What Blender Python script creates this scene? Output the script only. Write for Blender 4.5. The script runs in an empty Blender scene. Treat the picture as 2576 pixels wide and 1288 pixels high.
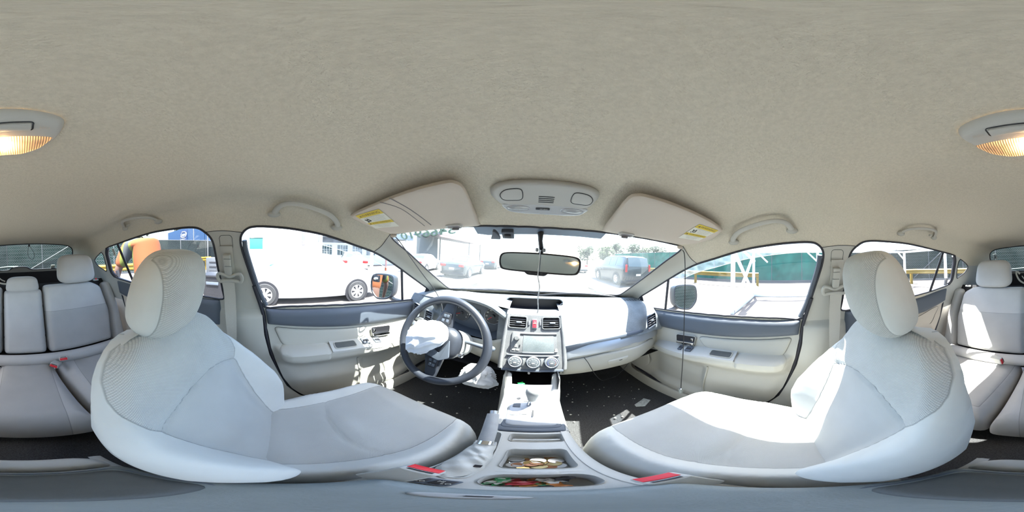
import bpy, bmesh, math, random
import numpy as np
from math import sin, cos, pi, radians, sqrt, exp, atan2, tan
from mathutils import Vector, Matrix
from mathutils.geometry import delaunay_2d_cdt

SC = bpy.context.scene
COL = SC.collection
random.seed(7)
# Car frame: x to the right, y forward, z up, metres; the camera stands at z = 0, the ground at z = GZ.
GZ = -1.58
# ---------------------------------------------------------------- camera
YAW, PITCH, ROLL = radians(7.43), 0.0, radians(-2.55)
cam = bpy.data.cameras.new('camera')
cam_ob = bpy.data.objects.new('camera', cam)
COL.objects.link(cam_ob)
cam.type = 'PANO'
try:
    cam.panorama_type = 'EQUIRECTANGULAR'
except Exception:
    pass
try:
    cam.cycles.panorama_type = 'EQUIRECTANGULAR'
    cam.cycles.latitude_min, cam.cycles.latitude_max = -pi/2, pi/2
    cam.cycles.longitude_min, cam.cycles.longitude_max = -pi, pi
except Exception:
    pass
cam.clip_start = 0.01
cam.clip_end = 500
RM = Matrix.Rotation(YAW, 3, 'Z') @ Matrix.Rotation(PITCH, 3, 'X') @ Matrix.Rotation(ROLL, 3, 'Y')
cx_, cy_, cz_ = RM.col[0], RM.col[2], -RM.col[1]
cam_ob.matrix_world = Matrix(((cx_[0], cy_[0], cz_[0], -0.019), (cx_[1], cy_[1], cz_[1], 0.0), (cx_[2], cy_[2], cz_[2], 0.0), (0, 0, 0, 1)))
SC.camera = cam_ob
# ---------------------------------------------------------------- sky, sun, exposure
SC.view_settings.view_transform = 'Standard'
SC.view_settings.look = 'None'
SC.view_settings.gamma = 1.0
SC.view_settings.use_curve_mapping = False
SC.view_settings.exposure = 3.35
w = bpy.data.worlds.new('sky')
SC.world = w
w.use_nodes = True
nt = w.node_tree
nt.nodes.clear()
sky = nt.nodes.new('ShaderNodeTexSky')
sky.sky_type = 'NISHITA'
sky.sun_disc = False
sky.sun_elevation = radians(66)
sky.sun_rotation = radians(71)
sky.air_density = 1.0
sky.dust_density = 2.0
sky.ozone_density = 1.0
bg = nt.nodes.new('ShaderNodeBackground')
bg.inputs['Strength'].default_value = 0.11
wo = nt.nodes.new('ShaderNodeOutputWorld')
nt.links.new(sky.outputs[0], bg.inputs[0])
nt.links.new(bg.outputs[0], wo.inputs[0])
sun = bpy.data.lights.new('sun', 'SUN')
sun.energy = 3.6
sun.angle = radians(0.53)
sun.color = (1.0, 0.965, 0.91)
sun_ob = bpy.data.objects.new('sun', sun)
COL.objects.link(sun_ob)
SUN_DIR = Vector((0.42, 0.14, 1.0)).normalized()
sun_ob.rotation_euler = SUN_DIR.to_track_quat('Z', 'Y').to_euler()
sun_ob.location = (3, 3, 8)
SC.cycles.max_bounces = 10
SC.cycles.diffuse_bounces = 5
SC.cycles.transparent_max_bounces = 16
SC.cycles.caustics_reflective = False
SC.cycles.caustics_refractive = False
SC.cycles.sample_clamp_indirect = 6.0
# ---------------------------------------------------------------- materials
def new_mat(name):
    m = bpy.data.materials.new(name)
    m.use_nodes = True
    m.node_tree.nodes.clear()
    return m, m.node_tree.nodes, m.node_tree.links
def mat(name, col, rough=0.6, metal=0.0, bump=0.0, bscale=200.0, mottle=0.0, mscale=8.0, spec=0.5, emit=None, estr=0.0, coat=0.0, trans=0.0, alpha=1.0):
    m, N, L = new_mat(name)
    b = N.new('ShaderNodeBsdfPrincipled')
    o = N.new('ShaderNodeOutputMaterial')
    L.new(b.outputs[0], o.inputs[0])
    b.inputs['Base Color'].default_value = (*col, 1)
    b.inputs['Roughness'].default_value = rough
    b.inputs['Metallic'].default_value = metal
    b.inputs['Specular IOR Level'].default_value = spec
    b.inputs['Coat Weight'].default_value = coat
    b.inputs['Transmission Weight'].default_value = trans
    b.inputs['Alpha'].default_value = alpha
    if emit:
        b.inputs['Emission Color'].default_value = (*emit, 1)
        b.inputs['Emission Strength'].default_value = estr
    tc = None
    if bump or mottle:
        tc = N.new('ShaderNodeTexCoord')
    if bump:
        n = N.new('ShaderNodeTexNoise')
        n.inputs['Scale'].default_value = bscale
        n.inputs['Detail'].default_value = 3
        L.new(tc.outputs['Object'], n.inputs['Vector'])
        bp = N.new('ShaderNodeBump')
        bp.inputs['Strength'].default_value = bump
        bp.inputs['Distance'].default_value = 0.002
        L.new(n.outputs[0], bp.inputs['Height'])
        L.new(bp.outputs[0], b.inputs['Normal'])
    if mottle:
        n2 = N.new('ShaderNodeTexNoise')
        n2.inputs['Scale'].default_value = mscale
        n2.inputs['Detail'].default_value = 4
        L.new(tc.outputs['Object'], n2.inputs['Vector'])
        r = N.new('ShaderNodeMapRange')
        r.inputs['From Min'].default_value = 0.3
        r.inputs['From Max'].default_value = 0.7
        r.inputs['To Min'].default_value = 1 - mottle
        r.inputs['To Max'].default_value = 1 + mottle
        L.new(n2.outputs[0], r.inputs[0])
        mx = N.new('ShaderNodeVectorMath')
        mx.operation = 'SCALE'
        mx.inputs[0].default_value = col
        L.new(r.outputs[0], mx.inputs['Scale'])
        L.new(mx.outputs[0], b.inputs['Base Color'])
    return m
def dusty(name, col, dust, amount=0.5, rough=0.75):
    """A dark surface under a film of fine grit with specks of broken glass."""
    m, N, L = new_mat(name)
    b = N.new('ShaderNodeBsdfPrincipled'); o = N.new('ShaderNodeOutputMaterial'); L.new(b.outputs[0], o.inputs[0])
    b.inputs['Roughness'].default_value = rough
    tc = N.new('ShaderNodeTexCoord')
    n = N.new('ShaderNodeTexNoise'); n.inputs['Scale'].default_value = 14; n.inputs['Detail'].default_value = 3
    L.new(tc.outputs['Object'], n.inputs['Vector'])
    n3 = N.new('ShaderNodeTexNoise'); n3.inputs['Scale'].default_value = 420; n3.inputs['Detail'].default_value = 2
    L.new(tc.outputs['Object'], n3.inputs['Vector'])
    ad = N.new('ShaderNodeMath'); ad.operation = 'MULTIPLY'; L.new(n.outputs[0], ad.inputs[0]); L.new(n3.outputs[0], ad.inputs[1])
    r = N.new('ShaderNodeMapRange'); r.inputs['From Min'].default_value = 0.0; r.inputs['From Max'].default_value = 0.55
    r.inputs['To Max'].default_value = amount; L.new(ad.outputs[0], r.inputs[0])
    v = N.new('ShaderNodeTexVoronoi'); v.inputs['Scale'].default_value = 130; L.new(tc.outputs['Object'], v.inputs['Vector'])
    r2 = N.new('ShaderNodeMapRange'); r2.inputs['From Min'].default_value = 0.12; r2.inputs['From Max'].default_value = 0.06; L.new(v.outputs['Distance'], r2.inputs[0])
    v2 = N.new('ShaderNodeTexNoise'); v2.inputs['Scale'].default_value = 60; L.new(tc.outputs['Object'], v2.inputs['Vector'])
    r3 = N.new('ShaderNodeMapRange'); r3.inputs['From Min'].default_value = 0.6; r3.inputs['From Max'].default_value = 0.66; L.new(v2.outputs[0], r3.inputs[0])
    mm = N.new('ShaderNodeMath'); mm.operation = 'MULTIPLY'; L.new(r2.outputs[0], mm.inputs[0]); L.new(r3.outputs[0], mm.inputs[1])
    mx2 = N.new('ShaderNodeMath'); mx2.operation = 'MAXIMUM'; L.new(mm.outputs[0], mx2.inputs[0]); L.new(r.outputs[0], mx2.inputs[1])
    mx = N.new('ShaderNodeMix'); mx.data_type = 'RGBA'
    mx.inputs[6].default_value = (*col, 1); mx.inputs[7].default_value = (*dust, 1)
    L.new(mx2.outputs[0], mx.inputs[0]); L.new(mx.outputs[2], b.inputs['Base Color'])
    bp = N.new('ShaderNodeBump'); bp.inputs['Strength'].default_value = 0.25; bp.inputs['Distance'].default_value = 0.001
    L.new(n3.outputs[0], bp.inputs['Height']); L.new(bp.outputs[0], b.inputs['Normal'])
    return m
def cloth(name, col, kA=0.0052, kB=0.0024, depth=1.0):
    """Woven seat cloth. Point attributes: wuv = metres across the panel, sA / sB = 10 + distance inside the coarse / fine panel."""
    m, N, L = new_mat(name)
    b = N.new('ShaderNodeBsdfPrincipled'); o = N.new('ShaderNodeOutputMaterial'); L.new(b.outputs[0], o.inputs[0])
    b.inputs['Roughness'].default_value = 0.9
    b.inputs['Specular IOR Level'].default_value = 0.2
    b.inputs['Sheen Weight'].default_value = 0.15
    def M(op, a, c=None, d=None, clamp=False):
        n = N.new('ShaderNodeMath'); n.operation = op; n.use_clamp = clamp
        for i, q in enumerate((a, c, d)):
            if q is None: continue
            if isinstance(q, (int, float)): n.inputs[i].default_value = q
            else: L.new(q, n.inputs[i])
        return n.outputs[0]
    def at(nm):
        n = N.new('ShaderNodeAttribute'); n.attribute_name = nm; return n
    uv = at('wuv')
    sp = N.new('ShaderNodeSeparateXYZ'); L.new(uv.outputs['Vector'], sp.inputs[0])
    U, V = sp.outputs[0], sp.outputs[1]
    def weave(P, asp):
        a = M('ADD', M('MULTIPLY', U, pi/P), M('MULTIPLY', V, pi*asp/P))
        c = M('SUBTRACT', M('MULTIPLY', U, pi/P), M('MULTIPLY', V, pi*asp/P))
        return M('ABSOLUTE', M('MULTIPLY', M('SINE', a), M('SINE', c)))
    sA = M('SUBTRACT', at('sA').outputs['Fac'], 10.0)
    sB = M('SUBTRACT', at('sB').outputs['Fac'], 10.0)
    mA = M('MULTIPLY', sA, 800.0, clamp=True)
    mB = M('MULTIPLY', sB, 800.0, clamp=True)
    wA, wB = weave(kA, 1.25), weave(kB, 1.6)
    seam = M('MAXIMUM', M('SUBTRACT', 1.0, M('MULTIPLY', M('ABSOLUTE', sA), 520.0), clamp=True), M('SUBTRACT', 1.0, M('MULTIPLY', M('ABSOLUTE', sB), 520.0), clamp=True))
    nz = N.new('ShaderNodeTexNoise'); nz.inputs['Scale'].default_value = 900; L.new(uv.outputs['Vector'], nz.inputs['Vector'])
    tc = N.new('ShaderNodeTexCoord')
    n2 = N.new('ShaderNodeTexNoise'); n2.inputs['Scale'].default_value = 9; n2.inputs['Detail'].default_value = 5; L.new(tc.outputs['Object'], n2.inputs['Vector'])
    hA, hB = M('MULTIPLY', mA, wA), M('MULTIPLY', mB, M('MULTIPLY', wB, 0.45))
    h = M('ADD', M('ADD', hA, hB), M('MULTIPLY', nz.outputs[0], 0.12))
    h = M('SUBTRACT', h, M('MULTIPLY', seam, 1.2))
    # colour: threads lighter than the gaps between them
    c = M('SUBTRACT', 1.0, M('MULTIPLY', mA, M('SUBTRACT', 0.30, M('MULTIPLY', wA, 0.42))))
    c = M('SUBTRACT', c, M('MULTIPLY', mB, M('SUBTRACT', 0.24, M('MULTIPLY', wB, 0.22))))
    c = M('MULTIPLY', c, M('SUBTRACT', 1.0, M('MULTIPLY', seam, 0.38)))
    c = M('MULTIPLY', c, M('ADD', 0.86, M('MULTIPLY', n2.outputs[0], 0.26)))
    vm = N.new('ShaderNodeVectorMath'); vm.operation = 'SCALE'; vm.inputs[0].default_value = col; L.new(c, vm.inputs['Scale'])
    L.new(vm.outputs[0], b.inputs['Base Color'])
    bp = N.new('ShaderNodeBump'); bp.inputs['Strength'].default_value = 0.55*depth; bp.inputs['Distance'].default_value = 0.0022
    L.new(h, bp.inputs['Height']); L.new(bp.outputs[0], b.inputs['Normal'])
    return m
def glass(name, tint=(1, 1, 1), film=0.0, filmcol=(0.8, 0.85, 0.85), filmscale=9.0):
    """Clear pane with a Fresnel gloss and a film of dust or smears that scatters light."""
    m, N, L = new_mat(name)
    o = N.new('ShaderNodeOutputMaterial')
    t = N.new('ShaderNodeBsdfTransparent'); t.inputs[0].default_value = (*tint, 1)
    g = N.new('ShaderNodeBsdfGlossy'); g.inputs['Roughness'].default_value = 0.01
    lw = N.new('ShaderNodeLayerWeight'); lw.inputs['Blend'].default_value = 0.5
    pw = N.new('ShaderNodeMath'); pw.operation = 'POWER'; pw.inputs[1].default_value = 5.0; L.new(lw.outputs['Facing'], pw.inputs[0])
    fr = N.new('ShaderNodeMath'); fr.operation = 'MULTIPLY_ADD'; fr.inputs[1].default_value = 0.9; fr.inputs[2].default_value = 0.04; L.new(pw.outputs[0], fr.inputs[0])
    mx = N.new('ShaderNodeMixShader'); L.new(fr.outputs[0], mx.inputs[0]); L.new(t.outputs[0], mx.inputs[1]); L.new(g.outputs[0], mx.inputs[2])
    last = mx.outputs[0]
    if film:
        d = N.new('ShaderNodeBsdfDiffuse'); d.inputs[0].default_value = (*filmcol, 1)
        tr = N.new('ShaderNodeBsdfTranslucent'); tr.inputs[0].default_value = (*filmcol, 1)
        dm = N.new('ShaderNodeMixShader'); dm.inputs[0].default_value = 0.7; L.new(d.outputs[0], dm.inputs[1]); L.new(tr.outputs[0], dm.inputs[2])
        tc = N.new('ShaderNodeTexCoord')
        n = N.new('ShaderNodeTexNoise'); n.inputs['Scale'].default_value = filmscale; n.inputs['Detail'].default_value = 6
        L.new(tc.outputs['Object'], n.inputs['Vector'])
        r = N.new('ShaderNodeMapRange'); r.inputs['From Min'].default_value = 0.35; r.inputs['From Max'].default_value = 0.7
        r.inputs['To Min'].default_value = film*0.5; r.inputs['To Max'].default_value = film*1.5; L.new(n.outputs[0], r.inputs[0])
        m2 = N.new('ShaderNodeMixShader'); L.new(r.outputs[0], m2.inputs[0]); L.new(last, m2.inputs[1]); L.new(dm.outputs[0], m2.inputs[2])
        last = m2.outputs[0]
    L.new(last, o.inputs[0])
    return m

M_ = {}
M_['liner'] = mat('headliner_felt', (0.62, 0.565, 0.46), 0.95, bump=1.0, bscale=300, mottle=0.06, mscale=170, spec=0.15)
M_['trim'] = mat('beige_moulded_plastic', (0.46, 0.445, 0.395), 0.55, bump=0.25, bscale=900, spec=0.4)
M_['visor'] = mat('visor_vinyl', (0.56, 0.50, 0.43), 0.7, bump=0.3, bscale=700, spec=0.25)
M_['console'] = mat('grey_beige_plastic', (0.47, 0.465, 0.435), 0.5, bump=0.15, bscale=900)
M_['lid'] = mat('armrest_lid_vinyl', (0.20, 0.225, 0.225), 0.6, bump=0.25, bscale=500, mottle=0.08, mscale=30)
M_['lidd'] = mat('armrest_pad_vinyl', (0.075, 0.08, 0.078), 0.6, bump=0.25, bscale=500, mottle=0.08, mscale=30)
M_['slate'] = mat('slate_soft_plastic', (0.085, 0.10, 0.125), 0.55, bump=0.2, bscale=800)
M_['dash'] = dusty('dusty_dash_plastic', (0.10, 0.115, 0.13), (0.42, 0.44, 0.44), 0.65)
M_['stack'] = dusty('dusty_centre_panel', (0.075, 0.078, 0.085), (0.40, 0.40, 0.39), 0.5, 0.5)
M_['black'] = mat('black_plastic', (0.018, 0.018, 0.022), 0.45)
M_['rubber'] = mat('black_rubber_seal', (0.022, 0.022, 0.03), 0.6)
M_['dark'] = mat('dark_cargo_trim', (0.02, 0.02, 0.024), 0.8)
M_['carpet'] = mat('black_carpet', (0.062, 0.062, 0.064), 1.0, bump=1.0, bscale=700, mottle=0.4, mscale=300, spec=0.1)
M_['silver'] = mat('silver_paint_trim', (0.45, 0.47, 0.50), 0.35, 0.6)
M_['chrome'] = mat('chrome', (0.75, 0.76, 0.8), 0.12, 1.0)
M_['mirror'] = mat('mirror_silver', (0.85, 0.88, 0.88), 0.02, 1.0)
M_['rvm'] = mat('dimming_mirror_glass', (0.70, 0.86, 0.98), 0.05, 1.0)
M_['cloth'] = cloth('woven_seat_cloth', (0.56, 0.56, 0.53))
M_['clothr'] = cloth('rear_seat_cloth', (0.50, 0.49, 0.475), depth=0.6)
M_['belt'] = mat('seat_belt_webbing', (0.52, 0.49, 0.43), 0.8, bump=0.6, bscale=600)
M_['red'] = mat('red_button', (0.65, 0.02, 0.03), 0.4)
M_['white'] = mat('white_paint', (0.8, 0.8, 0.8), 0.5)
M_['airbag'] = mat('airbag_nylon', (0.78, 0.80, 0.84), 0.75, bump=0.2, bscale=900)
M_['wheel'] = mat('steering_wheel_leather', (0.028, 0.032, 0.042), 0.38, bump=0.25, bscale=500)
M_['gaiter'] = mat('cream_gaiter_vinyl', (0.52, 0.51, 0.47), 0.5, bump=0.3, bscale=300, mottle=0.08, mscale=40)
M_['leather'] = mat('grey_brake_gaiter', (0.34, 0.34, 0.335), 0.6, bump=0.3, bscale=400, mottle=0.1, mscale=40)
M_['paper'] = mat('label_paper', (0.66, 0.66, 0.58), 0.6)
M_['yellow'] = mat('label_yellow', (0.62, 0.47, 0.03), 0.6)
M_['ink'] = mat('label_ink', (0.04, 0.04, 0.03), 0.6)
M_['brownink'] = mat('label_brown_ink', (0.16, 0.10, 0.015), 0.6)
M_['wire'] = mat('black_wire', (0.012, 0.012, 0.014), 0.5)
M_['string'] = mat('white_string', (0.7, 0.7, 0.7), 0.9)
M_['wglass'] = glass('windscreen_glass', (0.90, 0.97, 0.95), 0.035, (0.62, 0.70, 0.70), 5.0)
M_['sglass'] = glass('side_window_glass', (0.93, 0.98, 0.97), 0.012)
M_['rglass'] = glass('rear_window_glass', (0.55, 0.62, 0.60), 0.008)
M_['tint'] = mat('sunshade_band', (0.12, 0.17, 0.24), 0.4)

# ---------------------------------------------------------------- objects
WM = {}
def wm(o):
    return WM.get(o.name, Matrix.Identity(4))
def thing(name, label, cat, loc=(0, 0, 0), group=None):
    o = bpy.data.objects.new(name, None)
    o.empty_display_size = 0.05
    COL.objects.link(o)
    o.location = loc
    o['label'] = label; o['category'] = cat
    if group: o['group'] = group
    WM[o.name] = Matrix.Translation(Vector(loc))
    return o
def tag(o, label, cat, group=None):
    o['label'] = label; o['category'] = cat
    if group: o['group'] = group
    return o
def struct(o):
    o['kind'] = 'structure'
    return o
def link(name, me, m=None, parent=None, label=None):
    o = bpy.data.objects.new(name, me)
    COL.objects.link(o)
    if m is not None:
        if isinstance(m, (list, tuple)):
            for q in m: me.materials.append(q)
        else:
            me.materials.append(m)
    if parent is not None:
        o.parent = parent
        o.matrix_parent_inverse = wm(parent).inverted()
    if label: o['label'] = label
    return o
def copy_tree(o, parent=None):
    c = o.copy(); COL.objects.link(c)
    if parent is not None: c.parent = parent
    WM[c.name] = wm(o)
    for ch in [q for q in bpy.data.objects if q.parent == o]:
        copy_tree(ch, c)
    return c

class MB:
    """Collects shapes in world coordinates and links them as one mesh."""
    def __init__(s):
        s.v = []; s.f = []; s.mi = []; s.cur = 0
    def add(s, vs, fs):
        k = len(s.v); s.v += [tuple(q) for q in vs]
        s.f += [tuple(i + k for i in f) for f in fs]; s.mi += [s.cur]*len(fs)
        return s
    def grid(s, P, cu=False, cv=False):
        nu, nv = len(P), len(P[0]); vs = [p for r in P for p in r]; fs = []
        for i in range(nu if cu else nu - 1):
            for j in range(nv if cv else nv - 1):
                a, b = (i + 1) % nu, (j + 1) % nv
                fs.append((i*nv + j, a*nv + j, a*nv + b, i*nv + b))
        return s.add(vs, fs)
    def box(s, c, d, R=None, bev=0.0, seg=2):
        bm = bmesh.new(); bmesh.ops.create_cube(bm, size=1.0)
        for v in bm.verts: v.co = Vector((v.co.x*d[0], v.co.y*d[1], v.co.z*d[2]))
        if bev: bmesh.ops.bevel(bm, geom=bm.edges[:], offset=bev, segments=seg, profile=0.6, affect='EDGES')
        R = R or Matrix.Identity(3); c = Vector(c)
        s.add([c + R @ v.co for v in bm.verts], [[v.index for v in f.verts] for f in bm.faces]); bm.free(); return s
    def tube(s, pts, r, n=8, closed=False, cap=True, flat=1.0, up=None):
        pts = [Vector(p) for p in pts]; m = len(pts); rings = []
        rr = r if isinstance(r, (list, tuple)) else [r]*m
        prev = None
        for i, p in enumerate(pts):
            if closed: t = pts[(i + 1) % m] - pts[i - 1]
            else: t = pts[min(i + 1, m - 1)] - pts[max(i - 1, 0)]
            t = t.normalized() if t.length > 1e-9 else Vector((0, 0, 1))
            if up is not None:
                a = (Vector(up) - t*t.dot(Vector(up)))
            elif prev is None:
                a = t.orthogonal()
            else:
                a = prev - t*t.dot(prev)
            a = a.normalized() if a.length > 1e-6 else t.orthogonal().normalized()
            prev = a; b = t.cross(a)
            rings.append([p + (a*cos(2*pi*k/n)*flat + b*sin(2*pi*k/n))*rr[i] for k in range(n)])
        s.grid(rings, closed, True)
        if cap and not closed:
            k = len(s.v)
            s.f.append(tuple(range(k - n, k))); s.mi.append(s.cur)
            s.f.append(tuple(reversed(range(k - m*n, k - m*n + n)))); s.mi.append(s.cur)
        return s
    def lathe(s, prof, o=(0, 0, 0), ax=(0, 0, 1), n=32, sx=1.0, sy=1.0):
        ax = Vector(ax).normalized(); a = ax.orthogonal().normalized()
        if abs(ax.z) < 0.99: a = Vector((0, 0, 1)).cross(ax).normalized()
        b = ax.cross(a); o = Vector(o)
        P = [[o + ax*h + (a*cos(2*pi*k/n)*sx + b*sin(2*pi*k/n)*sy)*r for k in range(n)] for r, h in prof]
        return s.grid(P, False, True)
    def prism(s, poly, c, X, Y, Z, d, bev=0.0, seg=2):
        """poly in the plane (X, Y) at c, extruded d along Z."""
        bm = bmesh.new(); X, Y, Z, c = Vector(X), Vector(Y), Vector(Z), Vector(c)
        vs = [bm.verts.new(c + X*p[0] + Y*p[1]) for p in poly]
        f = bm.faces.new(vs)
        r = bmesh.ops.extrude_face_region(bm, geom=[f])
        nv = [q for q in r['geom'] if isinstance(q, bmesh.types.BMVert)]
        for v in nv: v.co += Z*d
        bmesh.ops.recalc_face_normals(bm, faces=bm.faces[:])
        if bev:
            es = [e for e in bm.edges if len(e.link_faces) == 2 and (len(e.link_faces[0].verts) > 4 or len(e.link_faces[1].verts) > 4)] or bm.edges[:]
            if len(poly) <= 4: es = bm.edges[:]
            bmesh.ops.bevel(bm, geom=es, offset=bev, segments=seg, profile=0.6, affect='EDGES')
        bm.verts.index_update()
        s.add([v.co for v in bm.verts], [[v.index for v in f.verts] for f in bm.faces]); bm.free(); return s
    def ball(s, c, r, nu=16, nv=10):
        r = r if isinstance(r, (tuple, list)) else (r, r, r); c = Vector(c)
        P = [[c + Vector((r[0]*sin(pi*i/nv)*cos(2*pi*k/nu), r[1]*sin(pi*i/nv)*sin(2*pi*k/nu), r[2]*cos(pi*i/nv))) for k in range(nu)] for i in range(nv + 1)]
        return s.grid(P, False, True)
    def build(s, name, m, parent=None, label=None, ang=35, attrs=None, clean=True, flip=False):
        me = bpy.data.meshes.new(name)
        me.from_pydata(s.v, [], s.f)
        for i, p in enumerate(me.polygons): p.material_index = s.mi[i]
        if attrs:
            for k, vals in attrs.items():
                if k == 'wuv':
                    a = me.attributes.new('wuv', 'FLOAT_VECTOR', 'POINT'); a.data.foreach_set('vector', [q for t in vals for q in (t[0], t[1], 0.0)])
                else:
                    a = me.attributes.new(k, 'FLOAT', 'POINT'); a.data.foreach_set('value', list(vals))
        if clean:
            bm = bmesh.new(); bm.from_mesh(me)
            bmesh.ops.remove_doubles(bm, verts=bm.verts[:], dist=1e-5)
            bmesh.ops.recalc_face_normals(bm, faces=bm.faces[:])
            bm.to_mesh(me); bm.free()
        me.polygons.foreach_set('use_smooth', [True]*len(me.polygons))
        me.set_sharp_from_angle(angle=radians(ang))
        me.update()
        return link(name, me, m, parent, label)

def lerp(a, b, t): return a + (b - a)*t
def ss(a, b, x):
    t = max(0.0, min(1.0, (x - a)/(b - a))); return t*t*(3 - 2*t)
def interp(xs, ys, x):
    return float(np.interp(x, xs, ys))
def cr(pts, n=6, closed=True):
    """Catmull-Rom curve through 2D or 3D points."""
    m = len(pts); out = []; P = [np.array(p, float) for p in pts]
    rng = range(m) if closed else range(m - 1)
    for i in rng:
        if closed: a, b, c, d = P[i - 1], P[i], P[(i + 1) % m], P[(i + 2) % m]
        else: a, b, c, d = P[max(i - 1, 0)], P[i], P[i + 1], P[min(i + 2, m - 1)]
        for k in range(n):
            t = k/n
            out.append(tuple(0.5*((2*b) + (-a + c)*t + (2*a - 5*b + 4*c - d)*t*t + (-a + 3*b - 3*c + d)*t**3)))
    if not closed: out.append(tuple(P[-1]))
    return out
def rrect(w, h, r, cx=0, cy=0, n=5):
    out = []
    for (sx, sy, a0) in ((1, 1, 0), (-1, 1, 90), (-1, -1, 180), (1, -1, 270)):
        for k in range(n + 1):
            a = radians(a0 + 90*k/n)
            out.append((cx + sx*(w/2 - r) + r*cos(a), cy + sy*(h/2 - r) + r*sin(a)))
    return out
def rpoly(pts, r, n=4):
    """Polygon with its corners rounded."""
    out = []; m = len(pts)
    for i in range(m):
        p, a, b = Vector(pts[i]), Vector(pts[i - 1]), Vector(pts[(i + 1) % m])
        ra = min(r, (a - p).length*0.45); rb = min(r, (b - p).length*0.45)
        s, e = p + (a - p).normalized()*ra, p + (b - p).normalized()*rb
        for k in range(n + 1):
            t = k/n; q = s*(1 - t)**2 + p*2*t*(1 - t) + e*t*t; out.append((q.x, q.y))
    return out
def inside(P, poly):
    P = np.asarray(P, float); poly = np.asarray(poly, float)
    x, y = P[:, 0], P[:, 1]; r = np.zeros(len(P), bool); m = len(poly)
    for i in range(m):
        x1, y1 = poly[i - 1]; x2, y2 = poly[i]
        if y1 == y2: continue
        c = ((y1 > y) != (y2 > y)) & (x < (x2 - x1)*(y - y1)/(y2 - y1) + x1); r ^= c
    return r
def bdist(P, polys):
    P = np.asarray(P, float); best = np.full(len(P), 1e9)
    for poly in polys:
        poly = np.asarray(poly, float); m = len(poly)
        for i in range(m):
            a, b = poly[i - 1], poly[i]; d = b - a; L2 = float(d @ d) or 1e-12
            t = np.clip(((P - a) @ d)/L2, 0, 1)
            q = a + t[:, None]*d; best = np.minimum(best, np.hypot(P[:, 0] - q[:, 0], P[:, 1] - q[:, 1]))
    return best
def densify(loop, sp):
    out = []; m = len(loop)
    for i in range(m):
        a, b = np.array(loop[i], float), np.array(loop[(i + 1) % m], float)
        k = max(1, int(np.ceil(np.linalg.norm(b - a)/sp)))
        out += [tuple(a + (b - a)*j/k) for j in range(k)]
    return out
def cdt(loops, sp, extra=(), keep=None):
    """Triangulate with the loops as constraints and a regular fill. keep(centroids)->mask"""
    pts = []; edges = []
    for L in loops:
        k = len(pts); pts += L; edges += [(k + i, k + (i + 1) % len(L)) for i in range(len(L))]
    A = np.array(pts); lo, hi = A.min(0), A.max(0)
    gx = np.arange(lo[0], hi[0] + sp, sp); gy = np.arange(lo[1], hi[1] + sp, sp*0.866)
    G = np.array([(x + (0.5*sp if j % 2 else 0), y) for j, y in enumerate(gy) for x in gx])
    if keep is not None: G = G[keep(G)]
    E = [tuple(q) for q in extra]
    if len(G):
        G = G[bdist(G, loops) > 0.45*sp]
        if E and len(G):
            Ea = np.array(E)
            D = np.min(np.hypot(G[:, None, 0] - Ea[None, :, 0], G[:, None, 1] - Ea[None, :, 1]), axis=1) if len(G)*len(E) < 4e7 else np.full(len(G), 9)
            G = G[D > 0.45*sp]
    allp = [Vector(p) for p in pts] + [Vector(p) for p in E] + [Vector(p) for p in G]
    v, e, f, ov, oe, of = delaunay_2d_cdt(allp, edges, [], 0, 1e-7)
    V = np.array([(q[0], q[1]) for q in v]); F = np.array(f)
    C = V[F].mean(1)
    if keep is not None:
        k = keep(C); F = F[k]
    return V, F
def patch(outline, fn, sp=0.01, thick=0.0, r=None, holes=(), base=0.0, back=True, sd=None, uv=True, rings=(0.04, 0.16, 0.38, 0.68, 1.0), prof=None):
    """A padded panel. fn(a, b, h) -> point; h runs base..base+thick with rounded edges. Returns (MB, attrs)."""
    out = densify(list(outline), sp); hs = [densify(list(h), sp) for h in holes]
    def keep(P):
        k = inside(P, out)
        for h in hs: k &= ~inside(P, h)
        return k
    ex = []
    if thick and r:
        area = sum(out[i - 1][0]*out[i][1] - out[i][0]*out[i - 1][1] for i in range(len(out)))
        sg = 1 if area > 0 else -1
        m = len(out)
        for q in rings:
            cand = []
            for i in range(m):
                t = np.array(out[(i + 1) % m]) - np.array(out[i - 1]); t /= (np.linalg.norm(t) or 1)
                n = np.array([-t[1], t[0]])*sg
                cand.append(np.array(out[i]) + n*r*q)
            cand = np.array(cand); ok = keep(cand); d = bdist(cand, [out] + hs)
            for c, o_, dd in zip(cand, ok, d):
                if o_ and dd > r*q*0.93: ex.append(tuple(c))
    V, F = cdt([out] + hs, sp, ex, keep)
    d = bdist(V, [out] + hs)
    mb = MB()
    if thick and r:
        t = 1 - np.clip(d/r, 0, 1); h = base + thick*np.sqrt(np.maximum(0, 1 - t*t))
        if prof: h = base + thick*np.array([prof(min(1, q/r)) for q in d])
    else:
        h = np.full(len(V), base + thick)
    vs = [tuple(fn(V[i][0], V[i][1], h[i])) for i in range(len(V))]
    mb.add(vs, F.tolist())
    par = [(p[0], p[1]) for p in V]
    if thick and back:
        vb = [tuple(fn(V[i][0], V[i][1], base)) for i in range(len(V))]
        mb.add(vb, [tuple(reversed(q)) for q in F.tolist()]); par += par[:len(V)]
        if not r:
            # side walls
            pass
    at = {}
    if uv: at['wuv'] = par
    if sd:
        at['sA'] = [10 + sd(a, b)[0] for a, b in par]; at['sB'] = [10 + sd(a, b)[1] for a, b in par]
    return mb, at
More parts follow.
